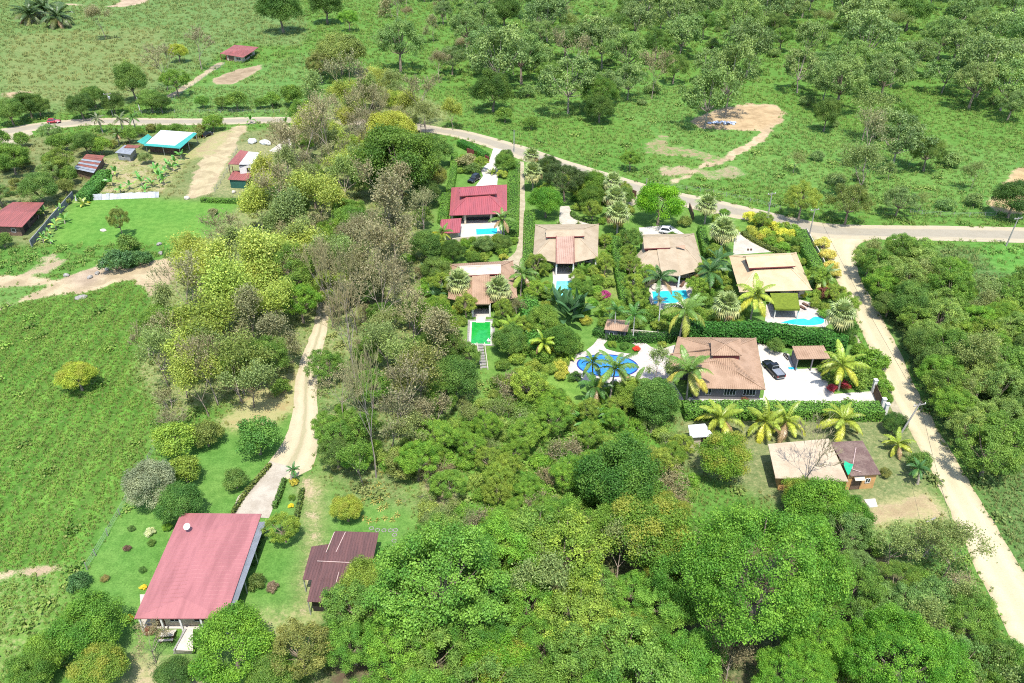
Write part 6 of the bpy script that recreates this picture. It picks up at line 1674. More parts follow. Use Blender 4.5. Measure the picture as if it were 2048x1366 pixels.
MARKS['pasture trees above the gully'] = [('the wide grey-green tree', 797, 120), ('the tall dark pair', 950, 140), ('the top edge', 850, 0), ('the gully head', 850, 180)]
MARKS['trees of the village gardens'] = [('the bungalow', 40, 420), ('the red car', 100, 260), ('the rusty barn', 140, 350), ('the picture edge', 0, 310)]
ORD = ['nearest', 'second nearest', 'third nearest', 'fourth nearest', 'fifth nearest', 'sixth nearest', 'seventh nearest', 'eighth nearest', 'ninth nearest', 'tenth nearest', 'eleventh nearest', 'twelfth nearest', 'thirteenth nearest', 'fourteenth nearest', 'fifteenth nearest', 'sixteenth nearest', 'seventeenth nearest', 'eighteenth nearest', 'nineteenth nearest', 'twentieth nearest']
MARKS['banana plants in the walled vegetable garden'] = [('the rough hedge', 210, 370), ('the zinc fence end', 320, 392), ('the teal-edged roof', 340, 300), ('the drive', 385, 330), ('the middle of the zinc fence', 240, 395), ('the small hut', 250, 320)]
MARKS['banana plants along the grey block wall'] = [('the bungalow', 50, 440), ('the near wall end', 64, 496), ('the far wall end', 148, 396)]
MARKS['shrubs along the road by the teal-edged roof'] = [('the teal side roof', 285, 270), ('the dark car', 414, 262), ('the road palms', 225, 250)]
MARKS['weedy bushes on the lane bank'] = [('the gate', 1752, 800), ('the carport', 1660, 715), ('the tall-trunked fan palm', 1684, 680)]
MARKS['orange-yellow bromeliads'] = [('the golden-leaved tree', 693, 1045), ('the stone rings', 765, 1055), ('the forked dead tree', 740, 975), ('the olive round bush', 800, 960)]


def tell_apart():
    # every tree or plant of a wood gets its own label from the landmark it stands nearest to
    buckets = {}
    for grp, lab, x, y, o in FILLED:
        if grp in MARKS:
            ds = [((P(a, b).x - x) ** 2 + (P(a, b).y - y) ** 2, nm) for nm, a, b in MARKS[grp]]
            d_, nm = min(ds); buckets.setdefault((lab, nm), []).append((d_, o))
    for (lab, nm), L in buckets.items():
        for k, (d_, o) in enumerate(sorted(L, key=lambda q: q[0])):
            o['label'] = lab.split(' in the ')[0].split(' of the ')[0].split(' beside the ')[0].split(' below the ')[0].split(' along the ')[0].split(' growing ')[0] + ', ' + ORD[min(k, 19)] + ' to ' + nm

# ------------------------------------------------------------------ walls, fences, gate
def wall_run(name, label, cat, path, hgt, thick, mat, panel=2.4, group=None, part='panel', z=0.0, cap=None):
    pts = [P(a, b) for a, b in path]; c = sum(pts, Vector()) / len(pts)
    t = thing(name, label, cat, c, 0, group)
    for a, b in zip(pts, pts[1:]):
        L = (b - a).length; n = max(1, round(L / panel)); d = (b - a) / n; u = d.normalized()
        for k in range(n):
            p, q = a + d * k + u * .02 - c, a + d * (k + 1) - u * .02 - c
            mb = MB(); zz = hgt * vrnd.uniform(.97, 1.03); mb.bar(p + Vector((0, 0, zz / 2 + z)), q + Vector((0, 0, zz / 2 + z)), thick, zz)
            mb.build(part, M[mat], t)
        if cap:
            mb = MB(); mb.bar(a - c + Vector((0, 0, hgt + .05)), b - c + Vector((0, 0, hgt + .05)), thick + .08, .08); mb.build('coping', M[cap], t)
    return t


wall_run('garden_wall', 'dark grey block wall running down the lawn from the bungalow', 'wall', [(148, 396), (110, 440), (64, 496)], 1.8, .18, 'blockwall', 2.6)
t_ = thing('zinc_fence', 'pale leaning zinc sheet fence below the vegetable garden', 'fence', P(235, 396))
a_, b_ = P(150, 402), P(318, 395)
n = 22
for k in range(n):
    p, q = a_.lerp(b_, k / n) - P(235, 396), a_.lerp(b_, (k + .97) / n) - P(235, 396)
    lean = Vector((0, .9 + vrnd.uniform(-.15, .1), 1.25 + vrnd.uniform(-.1, .1)))
    mb = MB(); mb.hull([p, q, q + Vector((0, .04, 0)), p + Vector((0, .04, 0))], [p + lean, q + lean, q + lean + Vector((0, .04, 0)), p + lean + Vector((0, .04, 0))])
    mb.build('zinc_sheet', M['zinc'], t_)
wall_run('retaining_wall', 'stone retaining wall under the tall hedge behind the tiled house', 'wall', [(1376, 672), (1450, 676), (1520, 680), (1600, 688), (1692, 698)], 1.1, .4, 'stone', 1.6, part='stone_block')
wall_run('garden_wall', 'low pale wall along the back of the pool lawn', 'wall', [(1262, 664), (1310, 668), (1372, 674)], .5, .25, 'conc', 2.2)
wall_run('garden_wall', 'low cream wall below the long turquoise pool', 'wall', [(905, 484), (940, 480), (1006, 478)], .9, .25, 'cream', 2.4)
wall_run('lane_wall', 'low pale wall along the lane behind the corner hedge', 'wall', [(1612, 462), (1628, 492), (1644, 520), (1662, 562)], .8, .2, 'conc', 2.4)
wall_run('gate_wall', 'dark red-brown slatted wall at the gate of the red villa', 'wall', [(934, 306), (955, 313), (978, 324)], 1.5, .15, 'redtrim', 1.2)
wall_run('gate_wall', 'dark slatted gate wall at the road above the clipped-corner villa', 'wall', [(1250, 388), (1272, 396)], 1.9, .15, 'wood', 1.0)
wall_run('garden_wall', 'dark garden wall between the fan palm and the clipped-corner villa hedge', 'wall', [(1378, 418), (1386, 440)], 1.6, .2, 'wood', 1.6)
t_ = thing('gate', 'solid brown double gate between white pillars at the lane', 'gate', P(1752, 806))
for i, (x, y) in enumerate([(1745, 784), (1762, 822), (1768, 832)]):
    p = P(x, y) - P(1752, 806); mb = MB(); mb.box(-.25, .25, -.25, .25, 0, 2.4); mb.box(-.32, .32, -.32, .32, 2.4, 2.52); mb.build('pillar', M['white'], t_, loc=p)
a_, b_ = P(1746, 787) - P(1752, 806), P(1760, 819) - P(1752, 806)
for k in range(10):
    mb = MB(); mb.bar(a_.lerp(b_, k / 10) + Vector((0, 0, 1.05)), a_.lerp(b_, (k + .94) / 10) + Vector((0, 0, 1.05)), .06, 1.9); mb.build('board', M['wood'], t_)


def fence(path, label, step=3.2, hgt=1.25):
    pts = spline([P(a, b) for a, b in path], step); c = sum(pts, Vector()) / len(pts); t = thing('wire_fence', label, 'fence', c)
    for p in pts:
        mb = MB(); lx, ly = vrnd.gauss(0, .05), vrnd.gauss(0, .05); mb.tube([p - c, p - c + Vector((lx, ly, hgt * vrnd.uniform(.9, 1.1)))], [.07, .055], 5); mb.build('post', M['polewood'], t)
    for z in (.4, .75, 1.1):
        mb = MB()
        for a, b in zip(pts, pts[1:]): mb.bar(a - c + Vector((0, 0, z)), b - c + Vector((0, 0, z)), .02, .02)
        mb.build('wire', M['steel'], t)


fence([(1820, 428), (1880, 432), (1990, 434)], 'post and wire fence on the bank above the main road')
fence([(1300, 372), (1400, 384), (1500, 404), (1560, 420)], 'post and wire fence along the green slope beside the main road')
fence([(270, 228), (400, 226), (560, 226)], 'post and wire fence along the far roadside')
fence([(340, 206), (390, 170), (450, 130)], 'post and wire fence beside the dirt drive to the far cottage')
fence([(430, 385), (455, 345), (475, 300)], 'post fence beside the cabin drive')
fence([(175, 1140), (240, 1030), (310, 900)], 'post and wire fence between the tall pasture and the lawn')

# ------------------------------------------------------------------ utility poles and wires
TOPS = {}


def pole(key, bx, by, h, label, arm=True, lamp=False, tx=False, mat='polewood', lean=(0, 0), yaw=.3):
    b = P(bx, by); t = thing('utility_pole', label, 'pole', b)
    top = Vector((lean[0], lean[1], h))
    mb = MB(); mb.tube([(0, 0, 0), top], [.17, .1], 8); mb.build('shaft', M[mat], t)
    u = Vector((math.cos(yaw), math.sin(yaw), 0))
    if arm:
        mb = MB(); mb.bar(top - u * 1.1 - Vector((0, 0, .35)), top + u * 1.1 - Vector((0, 0, .35)), .12, .12); mb.build('crossarm', M['polewood'], t)
        for k in (-.95, 0, .95):
            mb = MB(); q = top + u * k - Vector((0, 0, .28)); mb.lathe([(.05, 0), (.08, .05), (.05, .12), (.07, .17), (.02, .25)], q, 8); mb.build('insulator', M['white'], t)
    if lamp:
        mb = MB(); mb.tube([top - Vector((0, 0, .8)), top + Vector((.9, -.5, -.4))], .04, 5); mb.box(top.x + .8, top.x + 1.4, top.y - .65, top.y - .4, h - .5, h - .38); mb.build('street_lamp', M['steel'], t)
    if tx:
        mb = MB(); mb.lathe([(.01, -.45), (.28, -.45), (.28, .4), (.2, .48), (.01, .5)], top + Vector((.38, 0, -1.6)), 12); mb.build('transformer', M['steel'], t)
    TOPS[key] = b + top
    return t


pole('a', 1535, 436, 6.5, 'grey utility pole with crossarm on the main road, by the yellow crotons', mat='steel')
pole('b', 1618, 474, 7.0, 'utility pole with crossarm at the junction beside the corner hedge')
pole('c', 1028, 304, 6.5, 'slim grey pole on the main road by the gravel drive', arm=False, mat='steel')
pole('d', 226, 232, 7.5, 'wooden pole with transformer on the far road', tx=True)
pole('e', 280, 222, 5.0, 'short white post beside the creeper-hung tree', arm=False, mat='white')
pole('f', 1790, 885, 7.0, 'leaning wooden pole beside the dirt lane', arm=True, lean=(2.2, .6))
pole('g', 2012, 492, 7.0, 'wooden pole at the road edge near the picture side', lean=(.5, 0))
pole('h', 1290, 398, 5.5, 'slim dark pole by the gate wall on the main road', arm=False)
TOPS['x1'] = P(2400, 500, 7.0); TOPS['x2'] = P(1940, 1160, 7.0); TOPS['x3'] = P(-150, 262, 7.0)


def cable(a, b, label, sag=.7, off=0):
    A, B = TOPS[a], TOPS[b]; mb = MB(); o = A.copy(); o.z = 0
    d = (B - A).normalized(); s = Vector((-d.y, d.x, 0)) * off
    pts = [A.lerp(B, k / 12) + s - Vector((0, 0, sag * 4 * (k / 12) * (1 - k / 12))) - o for k in range(13)]
    for p, q in zip(pts, pts[1:]): mb.bar(p, q, .03, .03)
    props(mb.build('power_cable', M['rubber'], loc=o), label, 'cable')


cable('c', 'h', 'power cable along the road from the gravel drive pole to the gate wall pole')
cable('h', 'a', 'power cable along the road from the gate wall pole to the croton pole')
cable('a', 'b', 'power cable from the croton pole to the junction pole')
cable('b', 'g', 'power cable along the road from the junction to the picture side')
cable('b', 'f', 'power cable following the dirt lane down from the junction')
cable('f', 'x2', 'power cable following the lower dirt lane')
cable('d', 'c', 'power cable along the far road across the gully', 1.5)

# ------------------------------------------------------------------ vehicles
def vehicle(label, name, cat, px, py, yaw, paint, L=4.4, W=1.78, H=1.5, kind='suv', cargo=False):
    """built along +X (front at +X) then turned; loft of the body from cross-sections"""
    t = thing(name, label, cat, P(px, py), yaw)
    mb = MB(); zb, zs = .32, .92 if kind != 'pickup' else 1.0
    st = [(-L / 2, .86, .5, zs - .12), (-L / 2 + .12, .96, .36, zs), (-L * .2, 1, zb, zs + .02), (L * .12, 1, zb, zs), (L * .3, .98, zb, zs - .06), (L / 2 - .15, .92, .34, zs - .16), (L / 2, .8, .46, zs - .3)]
    rings = []
    for x, w, z0, z1 in st:
        y = W / 2 * w; rings.append([Vector(p) for p in ((x, -y * .9, z0), (x, y * .9, z0), (x, y, z0 + .2), (x, y, z1 - .14), (x, y * .86, z1), (x, -y * .86, z1), (x, -y, z1 - .14), (x, -y, z0 + .2))])
    for i, (a, b) in enumerate(zip(rings, rings[1:])): mb.hull(a, b, 0, i in (0, len(rings) - 2))
    c0, c1 = (-L / 2 + .15, L * .16) if kind != 'pickup' else (-L * .08, L * .19)
    r0, r1 = (c0 + .3, c1 - .75) if kind != 'pickup' else (c0 + .2, c1 - .55)
    yb, yt = W / 2 * .86, W / 2 * .68
    bot = [Vector(p) for p in ((c0, -yb, zs - .02), (c1, -yb, zs - .06), (c1, yb, zs - .06), (c0, yb, zs - .02))]
    top = [Vector(p) for p in ((r0, -yt, H), (r1, -yt, H), (r1, yt, H), (r0, yt, H))]
    mb.hull(bot, top); o = mb.build('body', M[paint], t, bevel=.03)
    for nm, ids, ins in (('windscreen', (1, 2), .1), ('rear_window', (3, 0), .12), ('side_window', (0, 1), .07), ('side_window', (2, 3), .07)):
        a, b = bot[ids[0]], bot[ids[1]]; c, d = top[ids[1]], top[ids[0]]
        q = [a.lerp(b, ins).lerp(d.lerp(c, ins), .16), a.lerp(b, 1 - ins).lerp(d.lerp(c, 1 - ins), .16), a.lerp(b, 1 - ins).lerp(d.lerp(c, 1 - ins), .88), a.lerp(b, ins).lerp(d.lerp(c, ins), .88)]
        nn = (q[1] - q[0]).cross(q[3] - q[0]).normalized(); m_ = MB(); m_.hull([p + nn * .004 for p in q], [p + nn * .022 for p in q]); m_.build(nm, M['glass'], t)
    for sx in (-1, 1):
        for sy in (-1, 1):
            x, y = sx * L * .31, sy * (W / 2 - .1)
            m_ = MB(); m_.lathe([(.2, -.1), (.33, -.1), (.345, 0), (.33, .1), (.2, .1)], n=14); w = m_.build('wheel', M['rubber'], t, loc=(x, y, .345), rot=(math.pi / 2, 0, 0))
            m_ = MB(); m_.lathe([(.01, -.11), (.2, -.09), (.2, .09), (.01, .11)], n=12); m_.build('rim', M['steel'], w)
    for sy in (-1, 1):
        m_ = MB(); m_.box(L / 2 - .1, L / 2 - .0, sy * W * .33 - .17, sy * W * .33 + .17, zs - .38, zs - .2); m_.build('headlight', M['lamp'], t)
        m_ = MB(); m_.box(-L / 2 - .01, -L / 2 + .08, sy * W * .37 - .08, sy * W * .37 + .08, zs - .32, zs - .08); m_.build('tail_light', M['tail'], t)
        m_ = MB(); m_.box(c1 - .3, c1 - .12, sy * (W / 2 + .02) - .1, sy * (W / 2 + .02) + .1, zs - .02, zs + .14); m_.build('wing_mirror', M[paint], t)
    if kind == 'pickup':
        m_ = MB(); m_.box(-L / 2 + .16, c0 - .12, -W / 2 + .2, W / 2 - .2, zs - .0, zs + .035); m_.build('cargo_bed', M['dark'] if not cargo else M['grayiron'], t)
        for sy in (-1, 1):
            m_ = MB(); m_.box(-L / 2 + .1, c0 - .05, sy * (W / 2 - .14) - .05, sy * (W / 2 - .14) + .05, zs, zs + .1); m_.build('bed_rail', M[paint], t)
        m_ = MB(); m_.box(-L / 2 - .02, -L / 2 + .06, -W * .4, W * .4, .45, .58); m_.build('bumper', M['steel'], t)
        m_ = MB(); m_.tube([(c0 - .15, -W * .36, zs), (c0 - .15, -W * .34, H - .05), (c0 - .15, W * .34, H - .05), (c0 - .15, W * .36, zs)], .035, 6); m_.build('roll_bar', M['steel'], t)
    return t


vehicle('black pickup with a silver cargo bed on the white forecourt', 'pickup_truck', 'pickup', 1546, 744, R_(104), 'black_paint', 5.2, 1.85, 1.72, 'pickup', True)
vehicle('black sport utility car parked on the drive of the red villa', 'parked_car', 'car', 948, 362, R_(-118), 'black_paint', 4.5, 1.85, 1.7)
vehicle('white car parked behind the clipped-corner villa', 'parked_car', 'car', 1337, 467, R_(-18), 'white_paint', 4.3, 1.8, 1.6)
vehicle('small red hatchback driving on the far road', 'moving_car', 'car', 109, 246, R_(12), 'red_paint', 3.9, 1.7, 1.45)
vehicle('dark car half hidden under the round tree by the teal-edged roof', 'parked_car', 'car', 414, 272, R_(60), 'black_paint', 4.2, 1.75, 1.5)


def motorbike(px, py, yaw, label):
    t = thing('motorcycle', label, 'motorcycle', P(px, py), yaw)
    for x in (-.62, .62):
        m_ = MB(); m_.lathe([(.2, -.05), (.3, -.045), (.31, 0), (.3, .045), (.2, .05)], n=14); m_.build('wheel', M['rubber'], t, loc=(x, 0, .31), rot=(math.pi / 2, 0, 0))
    m_ = MB(); m_.hull([(-.5, -.1, .45), (.3, -.12, .35), (.3, .12, .35), (-.5, .1, .45)], [(-.55, -.12, .72), (.25, -.14, .85), (.25, .14, .85), (-.55, .12, .72)]); m_.build('body', M['black_paint'], t)
    m_ = MB(); m_.hull([(-.65, -.13, .74), (.02, -.1, .74), (.02, .1, .74), (-.65, .13, .74)], [(-.6, -.12, .84), (0, -.09, .8), (0, .09, .8), (-.6, .12, .84)]); m_.build('seat', M['rubber'], t)
    m_ = MB(); m_.tube([(.62, 0, .31), (.4, 0, .95)], .035, 6); m_.tube([(.38, -.36, 1.02), (.38, .36, 1.02)], .025, 6); m_.build('handlebar', M['steel'], t)


motorbike(1571, 716, R_(100), 'black motorcycle parked by the carport corner')
motorbike(1652, 758, R_(20), 'motorcycle parked at the edge of the forecourt by the palm')

# ------------------------------------------------------------------ small things
def lounger(px, py, yaw, label):
    t = thing('sun_lounger', label, 'lounger', P(px, py), yaw)
    m_ = MB(); m_.box(-.9, .35, -.3, .3, .28, .36); m_.build('seat', M['wood'], t)
    m_ = MB(); m_.hull([(.35, -.3, .28), (.42, -.3, .28), (.42, .3, .28), (.35, .3, .28)], [(.85, -.3, .75), (.92, -.3, .75), (.92, .3, .75), (.85, .3, .75)]); m_.build('backrest', M['wood'], t)
    for x in (-.8, .3):
        for y in (-.26, .26):
            m_ = MB(); m_.box(x - .03, x + .03, y - .03, y + .03, .08, .28); m_.build('leg', M['wood'], t)


lounger(1364, 572, R_(60), 'dark sun lounger on the paving beside the bright turquoise pool')
lounger(1612, 612, R_(-60), 'sun lounger beside the vine pergola')
lounger(1606, 618, R_(-60), 'sun lounger nearer the pool steps by the vine pergola')
t_ = thing('spa_tub', 'low round plunge tub on the turquoise pool terrace', 'tub', P(1314, 578)); mb = MB(); mb.lathe([(1.1, 0), (1.15, .35), (.95, .38), (.9, .25), (.01, .25)], (0, 0, .08), 20); mb.build('basin', M['conc'], t_)
t_ = thing('bench_table', 'pale picnic bench below the white terrace of the faded red roof', 'table', P(336, 1276), R_(4))
m_ = MB(); m_.box(-.85, .85, -.32, .32, .68, .74); m_.build('table_top', M['conc'], t_)
for y in (-.62, .62):
    m_ = MB(); m_.box(-.85, .85, y - .14, y + .14, .42, .47); m_.build('seat', M['conc'], t_)
for x in (-.6, .6):
    m_ = MB(); m_.box(x - .06, x + .06, -.7, .7, .0, .68 if False else .42); m_.box(x - .06, x + .06, -.2, .2, .42, .68); m_.build('leg', M['wood'], t_)
h = House('oven_hut', 'small white hut with a sloping concrete roof and dark opening below the terrace', 'hut', (364, 1300))
m_ = MB(); q = [h.q(346, 1308, 0), h.q(384, 1308, 0), h.q(384, 1262, 0), h.q(366, 1259, 0)]
m_.hull(q, [h.q(352, 1300, 1.3), h.q(386, 1302, 1.3), h.q(386, 1256, 1.9), h.q(370, 1254, 1.9)]); m_.build('body', M['conc'], h.t)
m_ = MB(); a_, b_ = h.q(358, 1307.5, 0), h.q(383, 1307.5, 0); m_.hull([a_ + Vector((0, -.06, .1)), b_ + Vector((0, -.06, .1)), b_ + Vector((0, .1, .1)), a_ + Vector((0, .1, .1))], [a_ + Vector((0, -.06, .8)), b_ + Vector((0, -.06, .8)), b_ + Vector((0, .1, .8)), a_ + Vector((0, .1, .8))]); m_.build('opening', M['dark'], h.t)
m_ = MB(); m_.bar(h.q(348, 1302, 1.25), h.q(372, 1258, 1.9), .18, .25); m_.build('parapet', M['stone'], h.t)


def lump(name, label, cat, px, py, sx, sy, sz, mat, seed, z=0, group=None, n=14, parent=None, loc=None):
    rg = np.random.default_rng(seed); bm = bmesh.new(); bmesh.ops.create_icosphere(bm, subdivisions=2, radius=1)
    for v in bm.verts:
        k = 1 + (fbm(np.array([v.co.x * 1.7 + seed * 3]), np.array([v.co.y * 1.7 + v.co.z * 1.3]), seed, 3)[0] - .5) * .7
        v.co = Vector((v.co.x * sx * k, v.co.y * sy * k, max(-.05, v.co.z * sz * k + sz * .45)))
    me = bpy.data.meshes.new(name); bm.to_mesh(me); bm.free(); me.materials.append(M[mat])
    o = link(name, me, parent, (P(px, py) + Vector((0, 0, z))) if loc is None else loc, (0, 0, rg.uniform(0, 6)))
    return props(o, label, cat, group)


lump('boulder', 'pale boulder at the foot of the dirt drive on the lawn', 'rock', 374, 398, .8, .6, .6, 'conc', 1)
lump('boulder', 'pale boulder beside the low hedge of the cabin', 'rock', 468, 386, .6, .5, .5, 'conc', 2)
lump('boulder', 'flat grey rock in the tall pasture below the cut', 'rock', 163, 596, 1.2, .8, .4, 'stone', 3)
lump('boulder', 'flat stone lying on the lawn near the leaning young tree', 'rock', 207, 461, .9, .6, .2, 'conc', 4)
for i, (x, y) in enumerate([(205, 528), (195, 548), (215, 540), (318, 490), (322, 508), (180, 556), (133, 552)]):
    lump('rock', ['pale rock by the gully end of the bare slope', 'pale rock below the bluish scrub on the cut', 'pale rock just inside the bluish scrub', 'pale rock by the gully bushes above the cut', 'pale rock at the gully mouth of the cut track', 'pale rock between scrub and fork of the cut track', 'pale rock at the fork of the cut track'][i], 'rock', x, y, .7, .5, .4, 'stone', 20 + i, group='rocks on the cut slope')
for i, (x, y, sx) in enumerate([(505, 286, 1.5), (532, 288, 2.2)]):
    lump('covered_pile', ['smaller pile under pale tarpaulin on the grass by the cabin', 'larger pile under pale tarpaulin on the grass by the cabin'][i], 'tarpaulin', x, y, sx, 1.3, 1.0, 'tarp', 40 + i)
t_ = thing('sack_pile', 'pile of blue-white sacks at the near edge of the bare clearing', 'sacks', P(1445, 248))
rs = random.Random(3)
for k in range(26):
    x, y = rs.uniform(-4.4, 4.4), rs.uniform(-.8, .8); lump('sack', None, None, 0, 0, .55, .4, .3, 'bluebag', 60 + k % 5, parent=t_, loc=Vector((x, y, (.25 if abs(x) > 3 else .6) * rs.random())))
t_ = thing('cloth', 'bright turquoise cloth on the forecourt beside the carport', 'cloth', P(1586, 737)); mb = MB()
for k in range(3): mb.hull([(-.8 + k * .5, -.3, .03), (-.3 + k * .5, -.35, .03), (-.3 + k * .5, .3, .03), (-.8 + k * .5, .3, .03)], [(-.75 + k * .5, -.25, .1 + .05 * (k % 2)), (-.35 + k * .5, -.3, .1), (-.35 + k * .5, .25, .13), (-.75 + k * .5, .25, .1)])
mb.build('fabric', M['cyan'], t_)
rg_ = 'pale rings of stone round the maroon shed lawn'
src = None
ORD9 = ['first', 'second', 'third', 'fourth', 'fifth', 'sixth', 'seventh', 'eighth', 'ninth']
for i, (x, y) in enumerate([(743, 1057), (755, 1060.5), (768, 1061), (781, 1061), (791, 1060.5), (789, 1070), (788.5, 1082), (787.5, 1095), (786, 1103)]):
    if src is None:
        src = thing('stone_ring', 'pale stone ring behind the maroon shed, first in the row from the shed corner', 'stone ring', P(x, y), 0, rg_)
        for k in range(9):
            a = 2 * math.pi * k / 9; lump('stone', None, None, 0, 0, .1, .08, .07, 'stone', 80 + k % 3, parent=src, loc=Vector((.28 * math.cos(a), .28 * math.sin(a), 0)))
    else:
        c = src.copy(); COL.objects.link(c); c.location = P(x, y); c.rotation_euler.z = i; c['label'] = 'pale stone ring behind the maroon shed, ' + ORD9[i] + ' in the row from the shed corner'
        for ch in src.children:
            d = ch.copy(); COL.objects.link(d); d.parent = c
for i, (x, y) in enumerate([(730, 965), (745, 975), (757, 968), (768, 978), (775, 990), (760, 1000), (748, 1005), (772, 1012), (760, 1018), (742, 990), (755, 1040), (770, 1036), (785, 1040), (795, 1030), (738, 1042), (798, 1005), (765, 945), (727, 1000), (716, 1032), (728, 1035)]):
    palm(x, y, 9, .15, 'strap', 'orange-yellow bromeliad in the bed above the maroon shed', (.26, .24, .06), (.4, .28, .08), 'orange-yellow bromeliads', 'plant', 'bromeliad', n=14)
t_ = thing('fallen_log', 'pale fallen log on the grass by the lower dirt lane', 'log', P(1862, 1042), R_(25)); mb = MB(); mb.tube([(-.9, 0, .15), (.9, .1, .13)], [.12, .09], 7); mb.build('trunk', M['polewood'], t_)
t_ = thing('dog', 'small dark pet bowl', 'bowl', P(1308, 702)) if False else None
for i, (x, y) in enumerate([(1496, 501), (1502, 501)]):
    t_ = thing('planter', ['small planter pot at the back of the sandy villa', 'second small planter pot at the back of the sandy villa, nearer the hedge'][i], 'pot', P(x, y)); mb = MB(); mb.lathe([(.16, 0), (.24, .4), (.2, .42), (.01, .36)], n=10); mb.build('pot', M['wood'], t_)

tell_apart()

# ------------------------------------------------------------------ grass and weeds nobody could count
def tuft_mesh(name, seed, blades, h, spread, w):
    rg = np.random.default_rng(seed); V, F = [], []
    for k in range(blades):
        a = rg.uniform(0, 6.28); r = spread * math.sqrt(rg.random()); b = np.array([r * math.cos(a), r * math.sin(a), 0])
        la = rg.uniform(0, 6.28); l = h * rg.uniform(.5, 1.1); o = np.array([math.cos(la), math.sin(la), 0]) * l * rg.uniform(.3, .9)
        s = np.array([-math.sin(la), math.cos(la), 0]) * w
        i = len(V); V += [b - s, b + s, b + o * .45 + [0, 0, l * .75] + s * .8, b + o * .45 + [0, 0, l * .75] - s * .8, b + o + [0, 0, l * .62]]
        F += [[i, i + 1, i + 2, i + 3], [i + 3, i + 2, i + 4, i + 4]]
    me = bpy.data.meshes.new(name); me.from_pydata([tuple(v) for v in V], [], [tuple(dict.fromkeys(f)) for f in F]); me.update(); return me


t = NT('grass_blades')
gc = t.n('ShaderNodeAttribute', attribute_name='gcol', attribute_type='INSTANCER').outputs['Color']
rn = t.n('ShaderNodeObjectInfo').outputs['Random']; ri = t.n('ShaderNodeNewGeometry').outputs['Random Per Island']
c = t.mix(1.0, gc, t.mix(rn, (.95, 1.0, .85), (1.9, 1.6, 1.5)), 'MULTIPLY')
c = t.mix(t.math('MULTIPLY', t.ramp(ri, .75, .95), .5), c, (.36, .33, .12))
p = t.n('ShaderNodeBsdfPrincipled'); t.l(c, p.inputs['Base Color']); p.inputs['Roughness'].default_value = .6; p.inputs['Specular IOR Level'].default_value = .2
tr = t.n('ShaderNodeBsdfTranslucent'); t.l(c, tr.inputs[0]); ms = t.n('ShaderNodeMixShader'); ms.inputs[0].default_value = .3
t.l(p.outputs[0], ms.inputs[1]); t.l(tr.outputs[0], ms.inputs[2]); t.l(ms.outputs[0], t.out.inputs[0]); M['grass'] = t.mat


TUFT[TUFT < .24] = 0
for w_ in BARE_AREAS:
    TUFT[inside(GX, GY, w_)] = 0


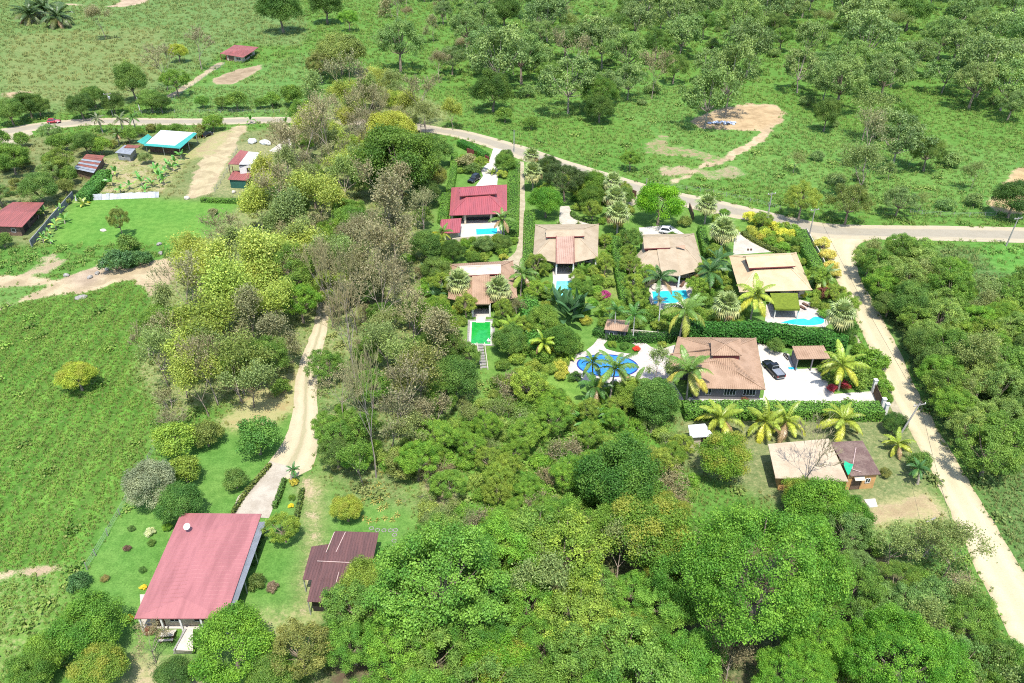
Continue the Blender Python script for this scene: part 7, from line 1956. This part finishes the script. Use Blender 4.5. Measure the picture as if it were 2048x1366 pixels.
def scatter(name, me, dens, smin, smax, ylo, yhi, seed, tmin=.06, weed=False):
    """one object: instanced tufts on the ground wherever its cover map says they grow"""
    m = (GY > ylo) & (GY < yhi) & (np.abs(GX) < 70 + GY * .72)
    fm = (m[:-1, :-1] & m[1:, 1:] & (np.maximum(TUFT[:-1, :-1], TUFT[1:, 1:]) > tmin)).ravel()
    FF = F[fm]; used, inv = np.unique(FF, return_inverse=True)
    mesh = np_mesh(name, gv[used] + [0, 0, .0], inv.reshape(-1, 4), [])
    a = mesh.color_attributes.new('gcol', 'FLOAT_COLOR', 'POINT'); cc = np.concatenate([COLR.reshape(-1, 3), np.ones((nx * ny, 1))], 1)[used]
    a.data.foreach_set('color', cc.astype(np.float32).ravel())
    dn = (TUFT * (WEED if weed else 1) * np.clip(1 - DIRT * 1.15, 0, 1) * (.35 + 1.3 * fbm(GX / 5, GY / 5, seed))).ravel()[used] * dens
    a = mesh.attributes.new('dens', 'FLOAT', 'POINT'); a.data.foreach_set('value', dn.astype(np.float32))
    me.materials.append(M['grass'])
    src = bpy.data.objects.new(name + '_blade', me)
    o = link(name, mesh); props(o, kind='stuff')
    ng = bpy.data.node_groups.new(name, 'GeometryNodeTree')
    ng.interface.new_socket('Geometry', in_out='INPUT', socket_type='NodeSocketGeometry'); ng.interface.new_socket('Geometry', in_out='OUTPUT', socket_type='NodeSocketGeometry')
    N = lambda ty: ng.nodes.new(ty)
    gi, go, di_, at = N('NodeGroupInput'), N('NodeGroupOutput'), N('GeometryNodeDistributePointsOnFaces'), N('GeometryNodeInputNamedAttribute')
    at.data_type = 'FLOAT'; at.inputs[0].default_value = 'dens'; di_.inputs['Seed'].default_value = seed
    ins, oi_, rv, rs_, = N('GeometryNodeInstanceOnPoints'), N('GeometryNodeObjectInfo'), N('FunctionNodeRandomValue'), N('FunctionNodeRandomValue')
    oi_.inputs[0].default_value = src; rv.data_type = 'FLOAT_VECTOR'; rv.inputs[0].default_value = (0, 0, 0); rv.inputs[1].default_value = (0, 0, 6.283)
    rs_.data_type = 'FLOAT'; rs_.inputs[2].default_value = smin; rs_.inputs[3].default_value = smax
    L = ng.links.new
    L(gi.outputs[0], di_.inputs['Mesh']); L(at.outputs[0], di_.inputs['Density']); L(di_.outputs['Points'], ins.inputs['Points']); L(oi_.outputs['Geometry'], ins.inputs['Instance'])
    L(rv.outputs[0], ins.inputs['Rotation']); L(rs_.outputs[1], ins.inputs['Scale']); L(ins.outputs[0], go.inputs[0])
    o.modifiers.new('scatter', 'NODES').node_group = ng
    return o


scatter('grass', tuft_mesh('grass', 1, 13, .5, .3, .03), 2.6, .6, 1.3, 40, 150, 3)
scatter('grass', tuft_mesh('grass', 2, 12, .8, .5, .055), .7, .6, 1.3, 150, 300, 4)
scatter('grass', tuft_mesh('grass', 3, 12, 1.1, .8, .09), .24, .6, 1.3, 300, 520, 5)
wv, wf = leaf_quads(np.random.default_rng(5).normal(size=(70, 3)) * [.38, .38, .16] + [0, 0, .25], np.random.default_rng(6).normal(size=(70, 3)) + [0, 0, 1], .3, np.random.default_rng(7))
scatter('weeds', np_mesh('weeds', wv, wf, []), .09, .6, 1.6, 40, 200, 6, .3, True)
scatter('weeds', np_mesh('weeds', wv * 1.4, wf, []), .006, .7, 1.6, 200, 480, 7, .3, True)
